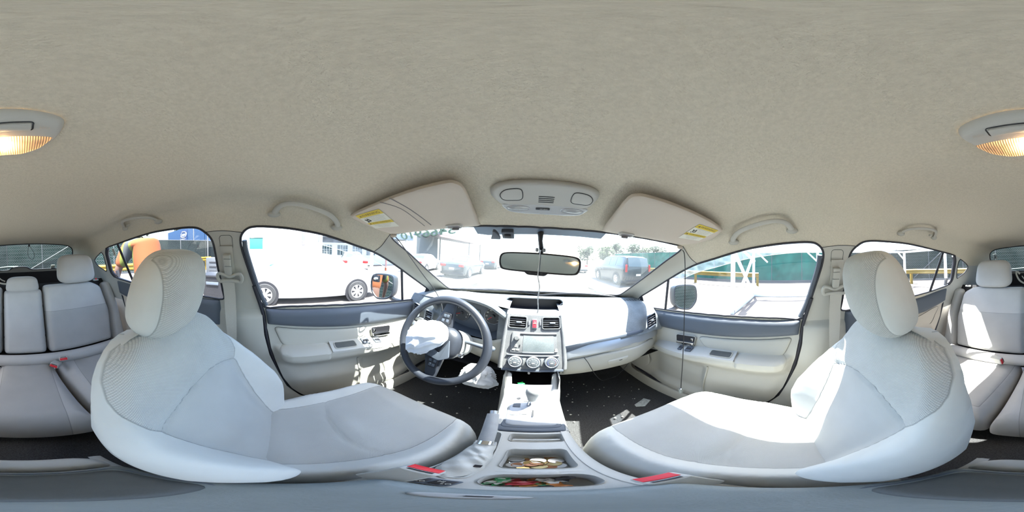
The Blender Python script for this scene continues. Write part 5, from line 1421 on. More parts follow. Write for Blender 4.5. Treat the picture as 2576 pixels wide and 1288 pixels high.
# ---------------------------------------------------------------- sun visors
M_['visorgrey'] = mat('visor_grey_plastic', (.20, .19, .20), .5)  # dark grey of the visor seams and clip
V_L = [(-.513, .237, .126), (-.40, .246, .136), (-.305, .254, .145), (-.19, .259, .150), (-.166, .266, .149), (-.157, .290, .143), (-.164, .36, .120), (-.171, .425, .096), (-.185, .446, .087), (-.325, .437, .079), (-.47, .412, .069), (-.510, .385, .074), (-.532, .33, .092), (-.538, .285, .105), (-.533, .252, .117)]
V_R = [(.513, .233, .126), (.433, .233, .138), (.30, .245, .146), (.197, .258, .149), (.172, .266, .148), (.161, .285, .143), (.166, .36, .118), (.172, .425, .096), (.188, .442, .088), (.313, .430, .083), (.46, .402, .073), (.515, .372, .076), (.548, .32, .090), (.545, .275, .103), (.535, .250, .117)]
LAB = {}
def visor(s, V, label):
    t = thing('sun_visor', label, 'sun visor', V[0], 'sun visors')
    o = shell_patch('panel', cr(V, 3), .012, .016, .012, .018, M_['visor'], t, rings=(.05, .2, .5, 1.0))
    # extension seam lines, pivot clip
    if s < 0:
        shell_line([(-.335, .252, .142), (-.325, .32, .122), (-.319, .405, .092)], .0011, 'extension_seam', M_['visorgrey'], t, .0345)
        shell_line([(-.37, .249, .138), (-.345, .30, .125), (-.339, .365, .10), (-.342, .402, .090)], .0008, 'pocket_seam', M_['visorgrey'], t, .0345)
    c = shp((s*.252, .432, .088), .034)
    fwd = (shp((s*.252, .36, .112), .034) - c).normalized()
    X = Vector((1, 0, 0)); Yv = fwd; N = X.cross(Yv); N = N if N.z < 0 else -N
    f = lambda a, b, h=0: c + X*a + Yv*b + N*h
    mb = MB(); rr = rrect(.046, .018, .008); mb.grid([[f(p[0]*1.12, p[1]*1.25 + .004, -.004) for p in rr], [f(p[0], p[1] + .004, .004) for p in rr], [f(p[0]*.8, p[1]*.6 + .003, .003) for p in rr]], False, True); mb.build('clip_bezel', M_['console'], t)
    mb = MB(); mb.add([f(p[0]*.8, p[1]*.6 + .003, .003) for p in rr], [tuple(range(len(rr)))]); mb.box(f(-s*.003, -.004, .006), (.020, .005, .006), None, .002); mb.build('clip', M_['visorgrey'], t)
    q = shp((s*.49, .405, .062), .02); mb = MB(); mb.ball(q, (.016, .008, .008), 16, 10); mb.build('pivot', M_['visor'], t)
    # warning label, corners on the panel: rear-left, rear-right, front-right, front-left as read
    if s < 0: K = [(-.452, .222, .103), (-.357, .239, .108), (-.379, .331, .076), (-.466, .305, .074)]
    else: K = [(.364, .237, .108), (.451, .219, .104), (.463, .300, .076), (.380, .325, .078)]
    K = [Vector(k_) for k_ in K]; L = .095; H = .095
    lat = [[K[0]*(1 - i_/6)*(1 - j_/6) + K[1]*(i_/6)*(1 - j_/6) + K[2]*(i_/6)*(j_/6) + K[3]*(1 - i_/6)*(j_/6) for j_ in range(7)] for i_ in range(7)]
    ab_l = [topar(tuple(q)) for r in lat for q in r]; A0 = shell_pts(ab_l, .035).reshape(7, 7, 3); A1 = shell_pts(ab_l, .036).reshape(7, 7, 3)
    def lq(a, b, off):
        u, v = max(0, min(5.999, a/L*6)), max(0, min(5.999, b/H*6)); i_, j_ = int(u), int(v); u -= i_; v -= j_
        def bl(A): return A[i_, j_]*(1 - u)*(1 - v) + A[i_ + 1, j_]*u*(1 - v) + A[i_ + 1, j_ + 1]*u*v + A[i_, j_ + 1]*(1 - u)*v
        p0, p1 = bl(A0), bl(A1); return Vector(p0 + (p1 - p0)*((off - .035)/.001))
    def sheet(a0, b0, a1, b1, off, name, m, parent):
        mb = MB(); mb.grid([[tuple(lq(lerp(a0, a1, i/8), lerp(b0, b1, j/8), off)) for j in range(9)] for i in range(9)]); return mb.build(name, m, parent, clean=False)
    lab = sheet(0, 0, L, H, .0349, 'warning_label', M_['paper'], t)
    sheet(0, 0, L, .020, .0352, 'yellow_band', M_['yellow'], lab)
    sheet(0, .054, L, .068, .0352, 'yellow_band', M_['yellow'], lab)
    def txt(st, size, a, b, m):
        sg = 1
        mb = text_mesh(st, size, lambda u, v: tuple(lq(a + u, b - v, .0355))); mb.build('label_text', m, lab, clean=False)
    txt('WARNING', .0145, L*.56, .0105, M_['brownink'])
    txt('AVERTISSEMENT', .0098, L*.56, .0610, M_['brownink'])
    for a, b in ((.0125, .0105), (.0085, .0610)):
        mb = MB(); mb.add([lq(a - .005, b + .004, .0356), lq(a + .005, b + .004, .0356), lq(a, b - .005, .0356)], [(0, 1, 2)]); mb.build('warning_triangle', M_['brownink'], lab)
    for k, (b, st) in enumerate(((.0235, 'EVEN WITH ADVANCED AIR BAGS'), (.0290, 'Children can be killed or seriously injured by the air bag.'), (.0345, 'The back seat is the safest place for children.'), (.0395, 'Never put a rear-facing child seat in the front.'), (.0445, 'Always use seat belts and child restraints.'), (.0495, 'See owner\'s manual for more information.'))):
        txt(st, .0027 if k else .0040, L*(.62 if k else .5), b, M_['ink'])
    for k, (b, st) in enumerate(((.0705, 'MEME AVEC DES SACS GONFLABLES PERFECTIONNES'), (.0755, 'Les enfants peuvent etre tues ou gravement blesses.'), (.0800, 'Le siege arriere est la place la plus sure.'), (.0845, 'Toujours utiliser les ceintures de securite.'), (.0890, 'Voir le manuel du proprietaire.'))):
        txt(st, .0029, L*.5, b, M_['ink'])
    # pictogram of a seat and a child seat struck by an airbag
    mb = MB()
    for (pa, pb) in (((.010, .032), (.016, .046)), ((.016, .046), (.026, .045)), ((.012, .038), (.020, .036)), ((.022, .034), (.027, .044)), ((.010, .046), (.014, .050)), ((.020, .030), (.024, .034))):
        mb.tube([lq(*pa, .0356), lq(*pb, .0356)], .0011, 5)
    mb.build('pictogram', M_['ink'], lab)
    return t
visor(-1, V_L, 'beige driver sun visor with an extension seam and warning label')
visor(1, V_R, 'plain beige passenger sun visor with a warning label at its door end')
# ---------------------------------------------------------------- overhead console
OH = thing('overhead_console', 'beige overhead console with map lights above the rear-view mirror', 'map lights', (0, .33, .13))
def ohp(x, y, off):
    z = .205 - .3*(y - .1); return shp((x, y, z - .01), off)
oc = [(-.112, .322), (-.108, .300), (-.086, .283), (-.04, .278), (.03, .277), (.075, .280), (.098, .292), (.104, .312), (.098, .345), (.084, .375), (.07, .388), (0, .396), (-.065, .390), (-.084, .375), (-.103, .345)]
oc = [(x + .003, y) for x, y in cr(oc, 3)]
def ohpatch(name, out, m, parent, th, r, base, sp=.008, **k):
    rec = []
    def fn(a, b, h): rec.append((a, b, h)); return (0, 0, 0)
    mb, at = patch(out, fn, sp, th, r, base=base, **k)
    ab = [topar((a, b, .205 - .3*(b - .1) - .01)) for a, b, h in rec]
    P = shell_pts(ab, [q[2] for q in rec]); mb.v = [tuple(q) for q in P]; return mb.build(name, m, parent, ang=50)
body = ohpatch('housing', oc, M_['console'], OH, .016, .014, 0, back=False)
def oline(pts, r, name, m, parent, off):
    P = shell_pts([topar((a, b, .205 - .3*(b - .1) - .01)) for a, b in pts], off); mb = MB(); mb.tube([tuple(q) for q in P], r, 6, True); return mb.build(name, m, parent)
for s in (-1, 1):
    b = [(s*p[0], p[1]) for p in rpoly([(.052, .299), (.082, .302), (.096, .318), (.092, .338), (.050, .338), (.048, .312)], .012)]
    b = [(x + .003, y) for x, y in b]
    o = ohpatch('map_light_button', b if s > 0 else b[::-1], M_['console'], OH, .0025, .006, .0155, .006, back=False)
    oline(b, .0010, 'button_gap', M_['black'], o, .0163)
    e = [(s*.062 + .003 + .026*cos(a), .368 + .010*sin(a)) for a in np.linspace(0, 2*pi, 36, endpoint=False)]
    M_['lens'] = M_.get('lens') or mat('map_light_lens', (.45, .45, .44), .12, .3)
    o = ohpatch('map_light_lens', e, M_['lens'], OH, .003, .006, .0155, .005, back=False)
    oline(e, .0016, 'lens_rim', M_['silver'], o, .0165)
pnl = rpoly([(-.098, .352), (.104, .352), (.088, .383), (.05, .391), (-.045, .391), (-.082, .383)], .012)
ohpatch('clear_panel', pnl, mat('clear_panel', (.48, .49, .50), .18), OH, .0012, .004, .0153, .006, back=False)
for k in range(4):
    y = .322 + .0062*k
    ohpatch('microphone_slot', [(-.014, y), (.018, y), (.018, y + .0028), (-.014, y + .0028)], M_['black'], body, 0, None, .0165, .01, back=False)
ab_ = ohpatch('airbag_lamp', rrect(.032, .0085, .002, -.003, .368), M_['black'], OH, .0008, .001, .0172, .006, back=False)
fx = lambda u, v: tuple(shp((-.001 + u, .3685 - v, .205 - .3*(.3685 - v - .1) - .01), .0186))
text_mesh('AIR BAG', .0048, fx).build('lamp_text', M_['paper'], ab_, clean=False)
# ---------------------------------------------------------------- dome lamp behind
DL = thing('dome_light', 'lit dome lamp with a ribbed amber lens in the middle of the headliner', 'ceiling light', (0, -.22, .20))
def dp(x, y, h): return (x, y, .2035 - .12*x*x - h)
base = cr([(-.079, -.192), (-.070, -.175), (-.035, -.164), (0, -.1605), (.035, -.163), (.070, -.172), (.080, -.190), (.072, -.222), (.052, -.255), (.025, -.271), (0, -.275), (-.03, -.272), (-.055, -.258), (-.074, -.225)], 3)
mb, at = patch(base, dp, .008, .015, .012, back=False); mb.build('base', M_['console'], DL, ang=60)
lens = cr([(-.072, -.213), (.072, -.213), (.060, -.242), (.045, -.258), (.02, -.268), (0, -.270), (-.022, -.268), (-.045, -.258), (-.060, -.242)], 1)
lens = rpoly([(-.074, -.209), (.074, -.209), (.058, -.245), (.030, -.265), (-.030, -.265), (-.058, -.245)], .012)
m, N, L = new_mat('ribbed_lens')
o_ = N.new('ShaderNodeOutputMaterial'); t_ = N.new('ShaderNodeBsdfTranslucent'); t_.inputs[0].default_value = (.85, .70, .55, 1)
p_ = N.new('ShaderNodeBsdfPrincipled'); p_.inputs['Base Color'].default_value = (.52, .42, .34, 1); p_.inputs['Roughness'].default_value = .15
tr_ = N.new('ShaderNodeBsdfTransparent'); tr_.inputs[0].default_value = (1, .9, .8, 1)
mx1 = N.new('ShaderNodeMixShader'); mx1.inputs[0].default_value = .45; L.new(p_.outputs[0], mx1.inputs[1]); L.new(t_.outputs[0], mx1.inputs[2])
mx2 = N.new('ShaderNodeMixShader'); mx2.inputs[0].default_value = .22; L.new(mx1.outputs[0], mx2.inputs[1]); L.new(tr_.outputs[0], mx2.inputs[2]); L.new(mx2.outputs[0], o_.inputs[0])
wv = N.new('ShaderNodeTexWave'); wv.inputs['Scale'].default_value = 90; wv.bands_direction = 'X'; tcx = N.new('ShaderNodeTexCoord'); L.new(tcx.outputs['Object'], wv.inputs['Vector'])
bpx = N.new('ShaderNodeBump'); bpx.inputs['Strength'].default_value = .9; bpx.inputs['Distance'].default_value = .002; L.new(wv.outputs[0], bpx.inputs['Height']); L.new(bpx.outputs[0], p_.inputs['Normal']); L.new(bpx.outputs[0], t_.inputs['Normal'])
mb, at = patch(lens, lambda a, b, h: dp(a, b, h), .006, .012, .010, back=False, base=.008); mb.build('lens', m, DL, ang=60)
mb = MB(); mb.box(dp(.0, -.186, .017), (.078, .016, .006), None, .003); mb.build('switch', M_['console'], DL)
mb = MB(); mb.tube([dp(a, b, .0152) for a, b in rrect(.082, .019, .004, 0, -.186)], .0010, 6, True); mb.build('switch_gap', M_['black'], DL)
text_mesh('ON', .008, lambda u, v: dp(-.055 - u*-1, -.189 + v, .0158)).build('lettering', M_['visor'], DL)
text_mesh('OFF', .008, lambda u, v: dp(.055 + u, -.189 + v, .0158)).build('lettering', M_['visor'], DL)
MB().tube([dp(-.018, -.232, .010), dp(.014, -.232, .010)], .0045, 12).build('bulb', mat('festoon_bulb', (1, .8, .5), .3, emit=(1.0, .60, .22), estr=10.0), DL)
lp = bpy.data.lights.new('dome_bulb', 'POINT'); lp.energy = 0.09; lp.color = (1, .62, .28); lp.shadow_soft_size = .004
lo_ = bpy.data.objects.new('dome_bulb_light', lp); COL.objects.link(lo_); lo_.location = dp(-.002, -.232, .0172); lo_.parent = DL; lo_.matrix_parent_inverse = wm(DL).inverted()
# ---------------------------------------------------------------- rear-view mirror, sunshade band, camera box
RV = thing('rear_view_mirror', 'black rear-view mirror on an arm from the windscreen top', 'mirror', (0, .47, .02))
ca = radians(-5)
RX = Vector((1, -.21, -.028)).normalized(); RU = Vector((0, .16, 1)); RU = (RU - RX*RU.dot(RX)).normalized(); RN = RX.cross(RU); RN = RN if RN.y < 0 else -RN
rc0 = Vector((-.003, .475, -.018))
mo = cr([(-.120, .020), (-.10, .0275), (-.05, .030), (0, .031), (.05, .030), (.10, .0275), (.120, .020), (.124, 0), (.117, -.022), (.10, -.028), (.05, -.029), (0, -.029), (-.05, -.029), (-.10, -.028), (-.117, -.022), (-.124, 0)], 3)
def rv(a, b, h): return rc0 + RX*a + RU*b + RN*h
mb, at = patch(mo, lambda a, b, h: rv(a, b, -h), .008, .030, .022, back=False, base=.001); mb.build('housing', M_['black'], RV, ang=60)
mb = MB(); mb.grid([[rv(a, b, -.002) for a, b in mo], [rv(a*.99, b*.98, .003) for a, b in mo], [rv(a*.955, b*.86, .003) for a, b in mo], [rv(a*.95, b*.84, .001) for a, b in mo]], False, True); mb.build('bezel', M_['black'], RV, ang=50)
gl_ = [(a*.95, b*.845) for a, b in mo]
mb = MB(); mb.add([rv(a, b, .0015) for a, b in gl_], [tuple(range(len(gl_)))]); mb.build('mirror_glass', M_['rvm'], RV)
mb = MB(); mb.prism(rpoly([(-.045, -.024), (.035, -.024), (.022, -.036), (-.030, -.036)], .006), rv(0, 0, -.006), RX, RU, RN, .009, .002); mb.build('button_chin', M_['black'], RV)
for q in (-.022, -.004, .012):
    MB().box(rv(q, -.030, .0035), (.006, .0022, .001), Matrix((tuple(RX), tuple(RU), tuple(RN))).transposed()).build('button_mark', M_['lidd'], RV)
arm0 = Vector((0, .497, .072)); mb = MB(); mb.tube([rv(0, .012, -.03), rv(0, .034, -.026), rv(.001, .045, -.03), (.001, .497, .050), (.001, .502, .078)], [.009, .008, .0085, .0075, .011], 14, flat=.8); mb.build('arm', M_['black'], RV)
for s in (-1, 1):
    MB().box(rv(s*.011, .043, -.016), (.010, .016, .012), None, .004).build('clamp', M_['silver'], RV)
# string hanging from the arm over the mirror
sp_ = [rv(.002, .040, -.010), rv(.003, .034, .006), rv(.004, 0, .008), rv(.004, -.036, .010), (.003, .464, -.085), (.000, .463, -.12), (.002, .462, -.150), (.000, .460, -.165)]
mb = MB(); mb.tube(cr(sp_, 6, False), [.0014 + .0006*(k % 3 == 0) for k in range(len(cr(sp_, 6, False)))], 7); st = mb.build('string', M_['string'])
tag(st, 'white twisted string hanging from the rear-view mirror', 'string')
# slate band and boxes behind the mirror, at the top of the windscreen
bnd = [(-.203, .460), (-.094, .470), (.005, .471), (.08, .464), (.186, .446), (.204, .455), (.198, .497), (.169, .501), (.09, .507), (-.005, .511), (-.074, .512), (-.166, .512), (-.200, .501)]
rec = []
mb, at = patch(bnd, lambda a, b, h: (rec.append((a, b, h)), (0, 0, 0))[1], .015, 0, None, back=False)
P = shell_pts([topar((a, b, (.31 - .47*b - .2*a*a)/.88 - .008)) for a, b, h in rec], -.005); mb.v = [tuple(q) for q in P]
tag(mb.build('sunshade_band', M_['tint']), 'blue-grey shade band stuck across the windscreen top behind the mirror', 'shade band')
tb = thing('windscreen_box', 'small dark square box on the windscreen left of the mirror arm', 'box', (-.06, .47, .06))
q = shp((-.100, .498, .070), .010)
RWS = Matrix.Rotation(radians(-28), 3, 'X')
MB().box(q, (.036, .034, .014), RWS, .003).build('case', M_['slate'], tb)
MB().box(q + Vector((0, -.004, -.009)), (.020, .016, .003), RWS, .001).build('lid', M_['black'], tb)
tb2 = thing('visor_hook', 'tapered slate plastic hook at the windscreen top between driver visor and mirror', 'hook', (-.14, .49, .06))
q = shp((-.140, .494, .070), .010)
MB().prism(rpoly([(-.016, .018), (.016, .018), (.010, -.010), (.004, -.022), (-.003, -.022), (-.005, -.010)], .004), q, (1, 0, 0), RWS @ Vector((0, -1, 0))*-1, RWS @ Vector((0, 0, -1)), .010, .002).build('hook_body', M_['slate'], tb2)
# ---------------------------------------------------------------- loose wires
def wire(pts, r, label, cat='wire', name='wire', m=None):
    mb = MB(); mb.tube(cr(pts, 8, False), r, 7); o = mb.build(name, m or M_['wire']); return tag(o, label, cat)
wire([(-.488, .410, .058), (-.478, .43, .035), (-.47, .48, -.02), (-.462, .56, -.10), (-.448, .625, -.17), (-.420, .640, -.225), (-.395, .625, -.265), (-.382, .60, -.30)], .0019, 'thin black wire running from the driver visor down to the steering wheel')
wire([(.512, .408, .050), (.518, .402, .03), (.520, .398, -.05), (.521, .398, -.20), (.520, .398, -.36), (.523, .402, -.50), (.525, .406, -.60), (.528, .408, -.672)], .0019, 'thin black wire hanging straight down in front of the passenger door')
pg = thing('charger_plug', 'small grey plug on the end of the wire in the passenger door pocket', 'plug', (.53, .41, -.69))
MB().box((.530, .410, -.690), (.014, .014, .036), None, .003).build('plug_body', M_['lid'], pg); MB().ball((.528, .408, -.671), .006, 12, 8).build('ferrule', M_['chrome'], pg)
wire([(.205, .636, -.462), (.225, .636, -.50), (.245, .640, -.55), (.275, .652, -.62), (.32, .69, -.70), (.375, .735, -.745), (.41, .755, -.765), (.425, .750, -.755), (.418, .745, -.745), (.405, .755, -.765), (.44, .76, -.76), (.50, .765, -.70), (.56, .77, -.62), (.615, .775, -.55), (.64, .775, -.49)], .0017, 'slack black wire looping below the glovebox', 'wire')
# ---------------------------------------------------------------- debris on the floor
M_['scrap'] = mat('floor_scrap', (.40, .42, .40), .8, bump=.6, bscale=120, mottle=.3, mscale=90)
def scrap(pts, z, label, cat, m, tilt=0.0, th=.004):
    mb = MB(); c = (sum(p[0] for p in pts)/len(pts), sum(p[1] for p in pts)/len(pts))
    mb.prism([(x - c[0], y - c[1]) for x, y in pts], (c[0], c[1], z), (1, 0, 0), (0, 1, tilt), (0, 0, 1), th, .001); return tag(mb.build('paper_scrap' if cat == 'scrap' else 'floor_mat', m), label, cat)
fz = -.948
scrap([(.46, .615), (.535, .640), (.55, .605), (.49, .575), (.455, .595)], fz, 'pale torn scrap lying on the passenger footwell carpet', 'scrap', M_['scrap'])
scrap([(-.205, .54), (-.185, .60), (-.165, .58), (-.16, .53), (-.18, .51)], fz, 'white torn scrap on the carpet by the driver seat front', 'scrap', M_['airbag'])
rf = random.Random(8); shards = None
for k in range(60):
    x, y = (rf.uniform(.16, .60), rf.uniform(.50, .98)) if k < 38 else (rf.uniform(-.55, -.14), rf.uniform(.55, .95))
    if shards is None:
        mb = MB(); mb.prism([(-.0035, -.002), (.003, -.003), (.004, .002), (-.001, .004)], (0, 0, 0), (1, 0, 0), (0, 1, 0), (0, 0, 1), .002); o = mb.build('glass_crumb', M_['paper']); shards = o
    else: o = shards.copy(); COL.objects.link(o)
    o.location = (x, y, -.947 if abs(x) > .2 else -.93); o.rotation_euler = (0, 0, rf.uniform(0, 6)); q = rf.uniform(.5, 1.3); o.scale = (q, q, q)
    sd_ = 'passenger' if x > 0 else 'driver'
    tag(o, 'tiny pale glass crumb on the %s footwell carpet' % sd_, 'glass crumb', 'glass crumbs in the %s footwell' % sd_)
# centre rear belt guide and latch bits on the parcel edge
bg_ = thing('centre_belt_guide', 'curved pale belt hook on the rear backrest between the centre and passenger side headrests', 'belt guide', (.12, -1.09, -.17))
MB().tube(cr([(.165, -1.13, -.125), (.175, -1.125, -.110), (.188, -1.125, -.112), (.185, -1.125, -.135), (.165, -1.12, -.170), (.125, -1.115, -.192), (.06, -1.11, -.198)], 5, False), .0065, 10).build('hook', M_['trim'], bg_)
MB().tube(cr([(.150, -1.135, -.140), (.13, -1.13, -.165), (.10, -1.125, -.180)], 5, False), .004, 8).build('inner_hook', M_['trim'], bg_)
for s in (-1, 1):
    t = thing('seatback_latch', 'seatback release latch beside the %s-side rear headrest' % ('driver' if s < 0 else 'passenger'), 'latch', (s*.53, -1.09, -.2), 'seatback latches')
    MB().box((s*.545, -1.085, -.208), (.040, .024, .010), None, .004).build('plate', M_['console'], t)
    MB().box((s*.545, -1.080, -.200), (.012, .010, .012), None, .002).build('pull', M_['red'] if s < 0 else M_['black'], t)
# cable tie loop hanging at the top of the back window
kt = thing('cable_loop', 'black cable tie loop hanging at the top of the back window', 'cable', (-.07, -1.42, .08))
MB().tube(cr([(-.095, -1.40, .074), (-.128, -1.41, .02), (-.132, -1.415, -.02), (-.112, -1.42, -.043), (-.085, -1.415, -.02), (-.078, -1.41, .02), (-.088, -1.40, .074)], 6, False), .0018, 6).build('loop', M_['wire'], kt)
MB().box((-.091, -1.398, .078), (.016, .010, .018), None, .002).build('clip', M_['black'], kt)
# ---------------------------------------------------------------- the yard: ground
def GP(x, y): return (x, y, GZ)
M_['asphalt'] = mat('pale_dusty_asphalt', (.125, .108, .095), .95, bump=.5, bscale=30, mottle=.25, mscale=.8)
mb = MB(); mb.grid([[(x, y, GZ) for y in np.linspace(-120, 160, 15)] for x in np.linspace(-140, 120, 14)]); gr = mb.build('ground', M_['asphalt']); struct(gr)
# ---------------------------------------------------------------- own car outside
M_['paint'] = mat('pale_blue_silver_paint', (.10, .135, .14), .25, .4, coat=.6)
OC = thing('car_bonnet', 'pale silver-blue bonnet seen over the bottom of the windscreen', 'bonnet', (0, 1.6, -.3))
P = []
for i in range(41):
    x = -.80 + 1.60*i/40; a = abs(x); P.append([])
    for j in range(20):
        t = j/19; y = lerp(1.16 - .22*a*a, 2.05 - .35*a*a, t)
        z = -.272 - .050*t*t - .10*(a/.8)**4 + .012*exp(-((a - .46)/.05)**2)*(1 - t*.5) - .08*ss(.86, 1, t)
        P[-1].append((x, y, z))
mb = MB(); mb.grid(P); mb.build('bonnet_panel', M_['paint'], OC, ang=60)
for s in (-1, 1):
    P = []
    for y in np.linspace(-2.1, 2.25, 50):
        nar = .05*ss(.6, 2.2, y)**2 + .05*ss(-1.0, -2.1, y)
        P.append([(s*(.745 - nar), y, -.335 - .03*ss(.8, 1.2, y)), (s*(.80 - nar), y, -.36), (s*(.855 - nar), y, -.45), (s*(.868 - nar), y, -.60), (s*(.862 - nar), y, -.85), (s*(.850 - nar), y, -1.15), (s*(.80 - nar), y, -1.28)])
    mb = MB(); mb.grid(P); fl_ = struct(mb.build('trim_%d' % (15 if s < 0 else 16), M_['paint'], ang=60))
    MB().tube([(s*.875, -.28, -.43), (s*.895, -.24, -.43), (s*.895, -.12, -.43), (s*.875, -.08, -.43)], .011, 8).build('door_pull', M_['chrome'], fl_)
MB().grid([[(x, 1.16 - .22*x*x, -.275 - .03*abs(x)), (x, 1.11 - .2*x*x, -.30)] for x in np.linspace(-.75, .75, 20)]).build('cowl', M_['black'], OC)
for (x0, x1, y0, y1) in ((-.50, .08, 1.075, 1.10), (.02, .56, 1.10, .99)):
    w_ = thing('wiper', 'black wiper blade resting along the windscreen base on the %s side' % ('driver' if x0 < 0 else 'passenger'), 'wiper', (x0, y0, -.25), 'wipers')
    pts = [(lerp(x0, x1, t), lerp(y0, y1, t) + .02*sin(pi*t), -.262 + .022*sin(pi*t)) for t in np.linspace(0, 1, 9)]
    MB().tube(pts, .006, 8).build('blade', M_['black'], w_)
    MB().tube([(x0 + (x1 - x0)*.5, (y0 + y1)/2 + .02, -.240), (x0 + .05, y0 + .06, -.268)], .006, 8).build('arm', M_['black'], w_)
# door mirrors
M_['mirror_shell'] = mat('door_mirror_shell', (.018, .022, .028), .4)
def door_mirror(s, r, label, inset):
    c = Vector((s*.935, .70, -.252)); d = (c - Vector((-.019, 0, 0))).normalized(); N_ = (Vector(r).normalized() - d).normalized()
    U = (Vector((0, 0, 1)) - N_*N_.z).normalized(); X = U.cross(N_)
    t = thing('door_mirror', label, 'mirror', tuple(c), 'door mirrors')
    o = [(-.085, .055), (-.07, .078), (-.02, .084), (.05, .080), (.082, .066), (.092, .03), (.090, -.02), (.075, -.055), (.040, -.088), (.005, -.094), (-.05, -.080), (-.082, -.050), (-.090, 0)]
    if (X.y < 0) == (s < 0): pass
    sg = 1 if X.dot(Vector((0, 1, 0)))*1 > 0 else -1
    o = cr([(p[0]*sg*-1, p[1]) for p in o], 4)
    f = lambda a, b, h=0: c + X*a + U*b + N_*h
    mb = MB(); mb.grid([[f(a*.93, b*.93, .004) for a, b in o], [f(a*.97, b*.97, .012) for a, b in o], [f(a*1.06, b*1.06, .010) for a, b in o], [f(a*1.10, b*1.09, -.02) for a, b in o], [f(a*1.0 , b*1.0, -.07) for a, b in o], [f(a*.7, b*.7, -.115) for a, b in o], [f(a*.2, b*.2, -.13) for a, b in o]], False, True)
    mb.build('housing', M_['mirror_shell'], t, ang=60)
    mb = MB(); mb.add([f(a*.94, b*.94, .005) for a, b in o], [tuple(range(len(o)))]); mb.build('mirror_glass', M_['mirror'], t)
    MB().tube([c - N_*.06 + Vector((-s*.02, 0, -.07)), Vector((s*.84, .74, -.345)), Vector((s*.75, .76, -.35))], [.030, .028, .034], 14, flat=.6).build('mount', M_['mirror_shell'], t)
    if inset:
        k = f(-.052*1*(-sg)*-1 if False else 0, 0)
        q = f(0, 0) ; best = min(((a, b) for a, b in ((-.052, .048), (.052, .048))), key=lambda ab: (f(*ab) - Vector((-.019, 0, 0))).normalized().dot(Vector((-.2, 1, 0))))
        bs = MB().box(f(best[0], best[1], .010), (.050, .050, .010), Matrix((tuple(X), tuple(U), tuple(N_))).transposed(), .004).build('blind_spot_frame', M_['black'], t)
        MB().ball(f(best[0], best[1], .006), (.021, .021, .014), 20, 12).build('blind_spot_glass', M_['mirror'], bs)
door_mirror(-1, (-.16, -.985, -.02), 'driver door mirror with a small square blind-spot mirror, reflecting orange and yellow', True)
door_mirror(1, (.10, -.99, .0), 'passenger door mirror reflecting the car flank and green fence', False)
# rain deflectors over the front door glass
M_['smoke'] = glass('smoked_deflector', (.80, .86, .92), .10, (.55, .62, .72), 30)
for s in (-1, 1):
    t = thing('rain_deflector', 'smoky plastic rain deflector along the top of the %s front window' % ('driver' if s < 0 else 'passenger'), 'deflector', (s*.65, .3, 0), 'rain deflectors')
    up = [(s*p[0]*-1, p[1], p[2]) for p in O_FRONT[5:18]]
    A = shell_pts([topar(p) for p in cr(up, 3, False)], -.020); n = len(A)
    B = shell_pts([topar((p[0]*1.01, p[1], p[2] - .042*min(1, .3 + i*.15))) for i, p in enumerate(cr(up, 3, False))], -.040)
    mb = MB(); mb.grid([[tuple(a), tuple(lerp(a, b, .5)), tuple(b)] for a, b in zip(A, B)]); mb.build('strip', M_['smoke'], t)
    MB().tube([tuple(b) for b in B], .0012, 6).build('lip', M_['paper'], t)
    # maker's lettering, read from outside
    wt = text_mesh('WeatherTech', .011, lambda u, v: (u, v, 0)); wt.v = [tuple(q) for q in shell_pts([topar((s*.60, -.050 - (u if s < 0 else -u), .061 + v)) for u, v, _ in wt.v], -.0245)]
    wt.build('lettering', M_['lidd'], t, clean=False)
# numbers chalked on the windscreen, mirrored from inside
M_['chalk'], N, L = new_mat('windscreen_marker')
o_ = N.new('ShaderNodeOutputMaterial'); d_ = N.new('ShaderNodeBsdfDiffuse'); d_.inputs[0].default_value = (.035, .055, .048, 1); t_ = N.new('ShaderNodeBsdfTranslucent'); t_.inputs[0].default_value = (.035, .055, .048, 1)
x_ = N.new('ShaderNodeMixShader'); x_.inputs[0].default_value = .5; L.new(d_.outputs[0], x_.inputs[1]); L.new(t_.outputs[0], x_.inputs[2]); L.new(x_.outputs[0], o_.inputs[0])
fw_mb = text_mesh('5466910', .078, lambda u, v: (u*.86, v, 0), .0018)
_A = Vector((-.198, -.027, -.019)).normalized(); _U = Vector((.47, -.78, .41)).normalized(); _C = Vector((-.400, .494, .060)) + _U*.026
fw_mb.v = [tuple(q) for q in shell_pts([topar(tuple(_C + _A*u + _U*v)) for u, v, _ in fw_mb.v], -.0145)]
tag(fw_mb.build('windscreen_number', M_['chalk'], clean=False), 'pale handwritten lot number across the upper driver side of the windscreen, seen mirrored', 'lettering')
def plate(c3, w, h, X, Y, off, txt, label):
    c = shp(c3, off); X = Vector(X).normalized(); Y = Vector(Y).normalized(); n = X.cross(Y)
    t = thing('number_sticker', label, 'sticker', tuple(c), None)
    MB().box(c, (w, h, .001), Matrix((tuple(X), tuple(Y), tuple(n))).transposed()).build('card', M_['paper'], t)
    text_mesh(txt, h*.95, lambda u, v: tuple(c + X*u + Y*v + n*.001)).build('digit', M_['ink'], t)
plate((-.60, -.905, -.005), .034, .050, (.08, 1, 0), (.35, 0, 1), -.008, '3', 'white sticker with the number 3 in the rear corner of the left rear window')
plate((.455, -1.49, .005), .040, .056, (-1, -.12, 0), (0, .5, 1), -.006, '5', 'white sticker with the number 5 in the corner of the back window')
tag(MB().box(shp((-.345, -1.685, -.135), -.006), (.040, .002, .042), Matrix.Rotation(radians(-40), 3, 'X')).build('lot_sticker', M_['paper']), 'small white sticker low in the back window beside the driver side headrest', 'sticker')
